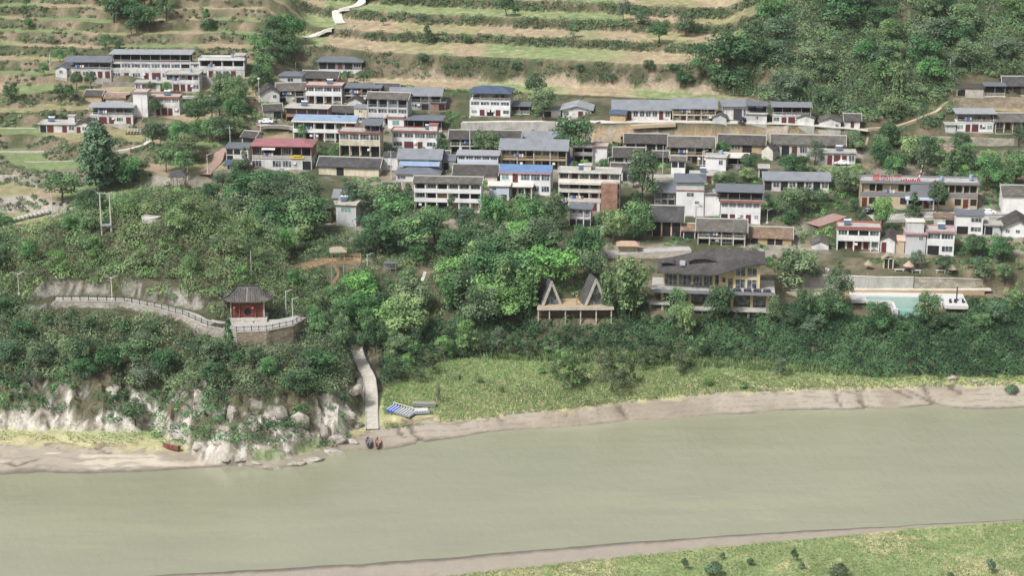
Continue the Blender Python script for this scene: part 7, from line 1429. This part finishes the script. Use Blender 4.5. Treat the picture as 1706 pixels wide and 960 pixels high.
D_, M_, L_, O_, G_, S_, W_, BA = 'leaf_dark', 'leaf_mid', 'leaf_light', 'leaf_olive', 'leaf_grey', 'leaf_scrub', 'leaf_willow', 'leaf_bamboo'
for a in [
    ('broad', 955, 186, 266, 78, D_), ('broad', 905, 146, 200, 62, M_), ('round', 893, 118, 168, 36, D_), ('broad', 1070, 246, 345, 76, D_), ('broad', 1062, 332, 402, 66, M_), ('broad', 1022, 346, 408, 56, L_),
    ('conifer', 345, 14, 51, 25, D_), ('round', 843, -8, 27, 32, D_), ('conifer', 712, 41, 73, 26, D_), ('broad', 1038, -4, 38, 30, G_), ('broad', 1143, 18, 60, 52, D_), ('round', 1098, 34, 72, 36, D_), ('round', 1070, 15, 42, 26, G_),
    ('poplar', 166, 205, 318, 66, G_), ('broad', 105, 284, 338, 84, M_), ('broad', 215, 258, 315, 60, M_), ('round', 261, 160, 195, 24, D_), ('round', 373, 118, 160, 36, D_), ('broad', 668, 140, 161, 28, D_), ('broad', 606, 116, 142, 32, D_), ('broad', 578, 116, 140, 28, D_),
    ('conifer', 736, 220, 262, 36, D_), ('conifer', 752, 322, 364, 27, D_), ('conifer', 680, 304, 346, 32, D_), ('conifer', 408, 244, 288, 22, D_), ('broad', 398, 262, 300, 34, M_),
    ('broad', 820, 322, 400, 70, M_), ('broad', 880, 318, 402, 66, M_), ('round', 928, 318, 386, 44, D_), ('broad', 905, 364, 432, 78, D_), ('broad', 975, 372, 440, 72, D_), ('broad', 778, 340, 398, 44, G_),
    ('broad', 1330, 411, 490, 98, M_), ('round', 1600, 219, 264, 42, D_), ('conifer', 1583, 248, 318, 50, D_), ('round', 1561, 296, 356, 38, D_), ('conifer', 1522, 318, 366, 34, D_), ('broad', 1468, 326, 390, 50, L_), ('round', 1432, 346, 376, 22, D_), ('round', 1697, 206, 244, 30, D_),
    ('broad', 1535, 236, 300, 40, D_), ('conifer', 1621, 252, 284, 18, D_), ('broad', 1645, 256, 318, 60, M_), ('broad', 1690, 252, 315, 60, M_),
    ('round', 1205, 232, 262, 30, M_), ('round', 1249, 254, 284, 36, D_), ('round', 1322, 254, 292, 60, D_), ('broad', 1358, 232, 275, 36, G_), ('broad', 1215, 286, 310, 44, D_),
    ('round', 1625, 388, 428, 46, D_), ('round', 1670, 390, 436, 46, D_), ('round', 1528, 414, 448, 30, G_), ('round', 1572, 422, 456, 34, D_), ('round', 1634, 424, 462, 36, D_), ('round', 1698, 250, 280, 30, D_),
    ('round', 128, 117, 150, 22, D_), ('round', 152, 116, 149, 20, D_), ('round', 100, 136, 168, 20, D_), ('round', 116, 138, 172, 18, D_), ('round', 20, 133, 172, 28, D_), ('broad', 86, 184, 204, 22, D_), ('broad', 106, 187, 206, 22, D_), ('round', 252, 134, 158, 24, D_), ('round', 278, 134, 156, 18, L_),
    ('broad', 372, 118, 175, 46, M_), ('broad', 396, 124, 190, 40, M_), ('round', 342, 86, 100, 22, D_),
    ('broad', 505, 203, 235, 26, M_), ('broad', 578, 204, 236, 24, M_), ('broad', 598, 208, 240, 28, D_), ('round', 820, 215, 262, 42, M_), ('broad', 800, 212, 262, 34, M_), ('broad', 860, 278, 300, 20, D_), ('round', 1006, 262, 292, 20, M_),
    ('broad', 1395, 440, 520, 60, D_), ('broad', 1200, 470, 545, 62, D_), ('broad', 1128, 476, 550, 54, M_), ('broad', 1140, 500, 572, 46, L_), ('broad', 1545, 482, 555, 56, M_), ('broad', 1340, 478, 550, 50, D_), ('broad', 1380, 478, 545, 66, D_), ('broad', 1290, 486, 550, 44, M_), ('broad', 1460, 500, 560, 60, D_),
    ('bamboo', 1050, 418, 535, 96, BA), ('bamboo', 1014, 440, 530, 60, M_), ('bamboo', 880, 428, 530, 74, BA), ('bamboo', 838, 424, 525, 66, BA), ('bamboo', 1495, 100, 175, 50, BA), ('bamboo', 1462, 130, 178, 26, BA), ('bamboo', 750, 452, 520, 60, M_),
    ('loose', 940, 575, 652, 50, O_), ('loose', 1020, 575, 655, 66, W_), ('loose', 1133, 566, 624, 52, W_), ('loose', 972, 560, 590, 30, W_), ('loose', 1300, 592, 632, 34, G_), ('loose', 730, 640, 675, 14, G_), ('loose', 655, 590, 640, 40, W_), ('loose', 716, 582, 626, 40, W_), ('loose', 740, 556, 604, 44, L_), ('loose', 775, 530, 592, 54, L_), ('loose', 690, 560, 610, 46, M_), ('loose', 830, 540, 592, 40, G_), ('loose', 1075, 580, 618, 36, W_), ('loose', 965, 600, 640, 30, W_), ('loose', 1050, 596, 640, 30, W_), ('loose', 955, 590, 648, 44, W_), ('loose', 1000, 580, 640, 40, W_), ('loose', 1035, 590, 650, 40, W_), ('loose', 925, 588, 636, 30, W_), ('loose', 880, 560, 600, 40, W_), ('loose', 920, 556, 596, 44, M_), ('loose', 1100, 560, 606, 44, W_), ('loose', 1160, 556, 606, 44, M_), ('loose', 800, 550, 596, 40, W_), ('loose', 700, 600, 640, 30, W_), ('loose', 680, 585, 632, 36, L_), ('loose', 1068, 570, 612, 36, W_), ('loose', 850, 556, 598, 36, W_),
    ('round', 1215, 44, 130, 86, D_), ('broad', 1170, 70, 128, 60, D_), ('broad', 1255, 60, 120, 54, D_), ('broad', 1195, 100, 152, 60, D_), ('broad', 1140, 112, 146, 40, D_),
    ('conifer', 382, 528, 600, 30, D_), ('broad', 570, 522, 588, 44, M_), ('broad', 626, 524, 590, 44, D_), ('broad', 606, 512, 560, 40, M_), ('round', 581, 546, 590, 28, D_), ('round', 225, 660, 710, 50, D_),
]: T(*a)
# belts of trees that stand close but can be told apart
AVOID += [(BENCH[i][0], BENCH[i][1], BENCH[i][3] + 2.2) for i in range(len(BENCH))]
def bench_gap(x, y): return True
grove([(330, 300), (420, 282), (560, 292), (600, 306), (622, 330), (610, 360), (560, 400), (470, 405), (400, 385), (340, 340)], 8.0, [('broad', D_), ('broad', D_), ('broad', M_), ('broad', D_)], (9.5, 13), (1.05, 1.35))
grove([(560, 395), (640, 350), (740, 352), (750, 425), (690, 440), (590, 425)], 8.4, [('broad', M_), ('broad', M_), ('broad', D_)], (9, 12.5), (1.05, 1.35))
grove([(400, 400), (530, 400), (560, 440), (470, 440), (430, 430)], 7.0, [('broad', M_), ('broad', L_)], (6, 9))
grove([(560, 470), (700, 440), (800, 415), (1000, 440), (1010, 480), (900, 520), (800, 545), (720, 560), (620, 590), (585, 540)], 8.4, [('broad', M_), ('broad', D_), ('broad', D_), ('round', M_), ('broad', L_)], (8, 12.5), (1.05, 1.35))
grove([(395, 175), (405, 120), (440, 70), (500, 40), (515, 60), (480, 110), (455, 150), (430, 180)], 5.6, [('broad', M_), ('broad', D_), ('loose', M_)], (7, 10))
grove([(300, 200), (350, 160), (420, 178), (400, 240), (360, 300), (250, 290), (120, 300), (260, 320), (330, 340), (230, 250)], 6.8, [('broad', M_), ('broad', D_), ('broad', O_)], (6.5, 10))
grove([(150, -20), (310, -25), (300, 30), (240, 60), (170, 50)], 6.8, [('broad', M_), ('broad', D_)], (8, 11))
grove([(60, 70), (240, 55), (250, 100), (110, 108), (70, 130)], 9.0, [('round', D_), ('broad', M_)], (3.5, 6))
grove([(1280, 325), (1420, 300), (1425, 372), (1300, 376)], 7.2, [('broad', M_), ('broad', D_)], (7, 10))
grove([(1380, 262), (1430, 240), (1560, 262), (1706, 290), (1760, 320), (1640, 320), (1440, 302), (1380, 300)], 8.5, [('broad', M_), ('broad', D_), ('broad', L_), ('loose', M_)], (6.5, 9.5))
grove([(1440, 205), (1540, 225), (1570, 245), (1450, 250)], 8.0, [('round', D_), ('broad', M_)], (5, 8))
grove([(1215, 100), (1330, 0), (1760, -30), (1760, 130), (1590, 132), (1560, 195), (1440, 205), (1280, 172), (1180, 152)], 11.5, [('broad', M_), ('broad', D_), ('broad', D_), ('broad', G_), ('broad', O_)], (7, 12), (1.05, 1.4))
grove([(1060, 500), (1290, 535), (1420, 525), (1640, 530), (1760, 500), (1760, 560), (1300, 560), (1060, 548)], 6.5, [('broad', D_), ('broad', M_), ('broad', G_)], (5, 8))
grove([(1620, 470), (1760, 470), (1760, 520), (1640, 530)], 7.5, [('broad', M_), ('loose', L_)], (5, 8))
grove([(1080, 405), (1150, 415), (1400, 432), (1560, 432), (1700, 440), (1700, 452), (1340, 450), (1080, 420)], 7.5, [('round', D_), ('round', M_), ('loose', L_)], (3, 4.6))
grove([(700, 255), (760, 255), (1450, 300), (1300, 385), (1290, 430), (1000, 410), (700, 335)], 9.8, [('round', D_), ('round', M_), ('broad', M_), ('broad', D_), ('broad', L_)], (3.2, 5.5), r=2.0)
grove([(560, 560), (580, 480), (640, 455), (700, 440), (720, 560), (700, 590), (640, 640), (634, 600), (612, 560)], 5.2, [('broad', M_), ('loose', L_), ('broad', D_)], (4.5, 7))
grove([(460, 440), (545, 440), (545, 500), (500, 500)], 5.5, [('broad', M_), ('loose', L_)], (3, 5))
grove([(600, 100), (700, 92), (1170, 110), (1170, 146), (900, 138), (620, 128)], 8.5, [('broad', D_), ('broad', G_), ('round', D_)], (2.8, 4.6), (1.1, 1.5))
grove([(20, -10), (60, -10), (80, 60), (10, 60)], 8, [('broad', D_), ('broad', M_)], (4, 6.5))
grove([(500, 60), (1160, 100), (1200, 60), (560, -10)], 34, [('round', D_), ('broad', M_)], (3, 5))
# the knoll
grove([(-30, 500), (-30, 415), (90, 400), (170, 370), (240, 335), (330, 335), (400, 400), (450, 470), (380, 500), (250, 492), (100, 498)], 8.5, [('broad', O_), ('round', O_), ('broad', L_), ('loose', L_), ('broad', M_)], (3.6, 7), (1.0, 1.35))
grove([(-30, 400), (60, 385), (180, 340), (200, 400), (130, 470), (-30, 500)], 8, [('broad', M_), ('broad', D_), ('loose', M_)], (5.5, 8.5))
grove([(-40, 520), (100, 512), (280, 530), (420, 562), (500, 560), (560, 600), (570, 640), (480, 668), (330, 662), (240, 655), (-40, 612)], 6.6, [('broad', D_), ('broad', D_), ('broad', M_), ('round', D_), ('broad', G_)], (5, 8.5), (1.0, 1.3))
grove([(510, 500), (560, 480), (590, 540), (575, 600), (520, 580)], 6.5, [('broad', M_), ('loose', L_)], (4.5, 7))

def gp(poly, sp, **k):
    x, y, z, px, py = ground_pts(poly, sp, **k)
    keep = np.array([free(a, b, .3) and not hides(a, b, c, 1.6, 1.5) for a, b, c in zip(x, y, z)], bool) if len(x) else np.zeros(0, bool)
    if len(x): keep &= ~((bench_dist(x, y)[0] < 2.6))
    return x[keep], y[keep], z[keep]
def keepn(p, s, lim, sc_=8):
    return thin(p, fbm(p[0] / sc_, p[1] / sc_, s) > lim)
undergrowth('knoll_scrub', gp([(-60, 500), (-60, 400), (60, 385), (250, 320), (340, 320), (480, 440), (560, 500), (500, 530), (400, 500), (300, 515), (200, 500), (90, 500)], 1.75), (1.1, 3.0), [(O_, .32), (S_, .14), (M_, .30), (L_, .24)], 'bright olive scrub rounding the top of the knoll above the walkway', tmpl=BTL, leaf=.38, zs=1.1, tone_noise=5)
undergrowth('slope_scrub', gp([(-60, 660), (-60, 500), (90, 500), (200, 500), (300, 515), (400, 500), (500, 530), (560, 500), (590, 590), (575, 662), (500, 660), (400, 665), (330, 660), (240, 650), (160, 620)], 1.75), (1.1, 2.8), [(O_, .15), (S_, .08), (M_, .42), (D_, .35)], 'tangled olive and brown scrub covering the knoll above the river rocks', tmpl=BTL, leaf=.38, zs=1.1, tone_noise=5)
undergrowth('rock_shrubs', keepn(gp([(-60, 690), (-60, 600), (160, 600), (330, 630), (480, 630), (590, 600), (620, 700), (560, 745), (420, 752), (250, 730), (100, 690)], 1.5), 7, .0, 6), (.9, 2.0), [(D_, .6), (M_, .4)], 'dark shrubs clinging between the pale rocks at the foot of the knoll')
undergrowth('bank_cover', gp([(560, 640), (600, 560), (900, 505), (1100, 508), (1320, 512), (1760, 500), (1760, 628), (1460, 628), (1300, 606), (1150, 596), (1000, 588), (850, 585), (730, 602), (650, 640)], 1.45), (.9, 2.3), [('leaf_cover', .8), (D_, .2)], 'dense dark leafy cover on the river bank below the cafe', leaf=.40, tmpl=BTL, tone_noise=4, zs=1.0)
undergrowth('valley_scrub', gp([(540, 620), (520, 500), (440, 430), (330, 320), (560, 380), (740, 400), (1000, 430), (1100, 470), (1090, 510), (900, 505), (620, 580)], 2.1), (1.0, 2.0), [(M_, .4), (D_, .4), (O_, .2)], 'mixed green undergrowth in the gully between knoll and village')
undergrowth('woodland_undergrowth', gp([(1205, 105), (1325, -8), (1780, -60), (1780, 130), (1590, 130), (1590, 200), (1560, 215), (1440, 205), (1280, 172), (1180, 152)], 2.2), (1.4, 3.5), [(M_, .42), (D_, .28), (G_, .15), (O_, .15)], 'continuous bushy woodland covering the hillside at upper right', leaf=.48, tone_noise=7, tmpl=BTL, zs=1.1)
x, y, z, _, _ = ground_pts([(470, 165), (470, -20), (1320, -20), (1200, 165)], .75, y0=620)
gq = base_ground(x, y)[1]; kq = gq - (L_VT + 1)
ris = ((kq > 1.05) & (kq < 1.98)) | ((kq > 3.0) & (kq < 3.95)) | ((kq > 5.0) & (kq < 5.95)) | ((kq > 7.0) & (kq < 7.95)) | ((kq > 9) & (kq < 9.9))
cnd = ris & (rng.random(len(x)) < np.where(kq < 2, .22, .75)) & (fbm(x / 7, y / 3, 51) > np.where(kq < 2, -.12, -.14)) & ((kq > 2) | (kq > 1.2) | (fbm(x / 9, y / 4, 52) > .1))
fr = thin((x, y, z), cnd); fk = np.array([free(p_, q_, .3) for p_, q_ in zip(fr[0], fr[1])], bool)
undergrowth('terrace_scrub', thin(fr, fk), (.8, 2.0), [(D_, .5), (M_, .1), (S_, .2), (G_, .2)], 'dark scrub hanging on the banks between the terraced fields')
x, y, z = gp([(-60, 380), (-60, -30), (500, -30), (440, 200), (300, 300), (150, 330)], 1.6, y0=520)
_, _, f_, _, _, _, _, _ = ground(x, y, True)
undergrowth('terrace_hedges', thin((x, y, z), (f_ > .64) & (fbm(x / 10, y / 4, 53) > -.07)), (.5, 1.2), [(D_, .4), (M_, .4), (S_, .2)], 'low green shrubs along the stepped field edges at upper left')
undergrowth('village_shrubs', thin(gp([(310, 300), (440, 130), (1430, 190), (1706, 225), (1760, 480), (1300, 452), (1100, 430), (740, 400)], 2.6), slice(None)) if False else keepn(gp([(310, 300), (440, 130), (1430, 190), (1480, 240), (1760, 260), (1760, 462), (1300, 448), (1100, 432), (740, 400)], 2.3), 54, -.02, 9), (.6, 1.5), [(D_, .4), (M_, .35), (L_, .25)], 'garden shrubs and weeds growing between the village houses')
tufts('bank_grass', thin(gp([(600, 700), (650, 640), (730, 598), (1000, 588), (1300, 605), (1480, 625), (1760, 628), (1760, 640), (1200, 655), (1000, 676), (850, 692), (640, 716)], .55), slice(None)), (.25, .7), [('grass_tuft', .8), ('grass_dry', .2)], 'rough green grass on the flat beside the river')
tufts('tall_grass', gp([(740, 596), (850, 578), (1000, 582), (1150, 590), (1480, 618), (1500, 632), (1150, 612), (850, 602)], .8), (1.0, 1.9), [('grass_tuft', .5), ('leaf_willow', .5)], 'taller pale grass along the foot of the leafy bank', w=.22)
x, y, z = gp([(300, 1012), (700, 966), (1000, 933), (1400, 895), (1706, 869), (1760, 866), (1760, 1010)], .6, y0=335, y1=400)
tufts('near_grass', (x, y, z), (.15, .4), [('grass_tuft', .62), ('grass_dry', .38)], 'yellow-green grass on the near river bank')
tufts('beach_grass', keepn(gp([(-60, 690), (160, 702), (330, 735), (300, 748), (60, 735), (-60, 738)], .8), 55, -.1, 5), (.15, .4), [('grass_tuft', .8), ('grass_dry', .2)], 'short grass on the mud beach at the left')
for px, yt, yb, w in [(1323, 910, 938, 16), (1335, 935, 951, 12), (1398, 935, 966, 40), (1190, 932, 962, 34), (1140, 928, 952, 16), (1203, 918, 934, 12), (1250, 928, 944, 18), (1648, 928, 956, 22), (1582, 952, 968, 18)]:
    T('bush', px, yt, yb, w, random.choice([G_, W_]))
for px, yt, yb, w in [(1685, 640, 655, 28), (800, 626, 640, 14), (762, 622, 634, 18), (835, 640, 655, 12), (1180, 628, 644, 20), (1240, 636, 650, 18), (905, 612, 624, 18), (665, 668, 678, 10)]:
    T('bush', px, yt, yb, w, random.choice([G_, M_, O_]))

import collections
if 0: print('PLANTS', collections.Counter(p[1] for p in PLANTS))
# ------------------------------------------------------------------ plant labels: what each stands beside
ORD = ['', 'second ', 'third ', 'fourth ', 'fifth ', 'sixth ', 'seventh ', 'eighth ', 'ninth ', 'tenth ', 'eleventh ', 'twelfth ', 'thirteenth ', 'fourteenth ', 'fifteenth ', 'sixteenth ']
def label_plants():
    lm = [(l[0], l[1], l[2]) for l in LAND if len(l[0].split()) <= 8 and l[0] in GOOD_LAND] + EXTRA_LAND
    SH = {'broad': 'broad tree', 'round': 'round-crowned tree', 'conifer': 'pointed evergreen', 'poplar': 'tall narrow tree', 'loose': 'feathery tree', 'bamboo': 'bamboo clump', 'bush': 'shrub'}
    groups = {}
    for t, kind, mat, h, w, px, py in PLANTS:
        best = min(lm, key=lambda l: (l[1] - px) ** 2 + ((l[2] - py) * 1.3) ** 2); dx = px - best[1]; dy = py - best[2]; d = math.hypot(dx, dy * 1.3)
        rel = ('right of' if dx > 0 else 'left of') if abs(dx) > abs(dy) * 1.1 else ('below' if dy > 0 else 'above')
        groups.setdefault((TONE.get(mat, 'green'), SH[kind], rel, best[0]), []).append((d, t))
    for (tone, sh, rel, nm), L in groups.items():
        L.sort(key=lambda a: a[0])
        for i, (d, t) in enumerate(L): t['label'] = f"{tone} {sh}, {ORD[min(i, 15)] or ('nearest ' if len(L) > 1 else 'standing ')}{rel} the {nm}"
GOOD_LAND = set(l[0] for l in LAND if len(l[0].split()) <= 7)
label_plants()
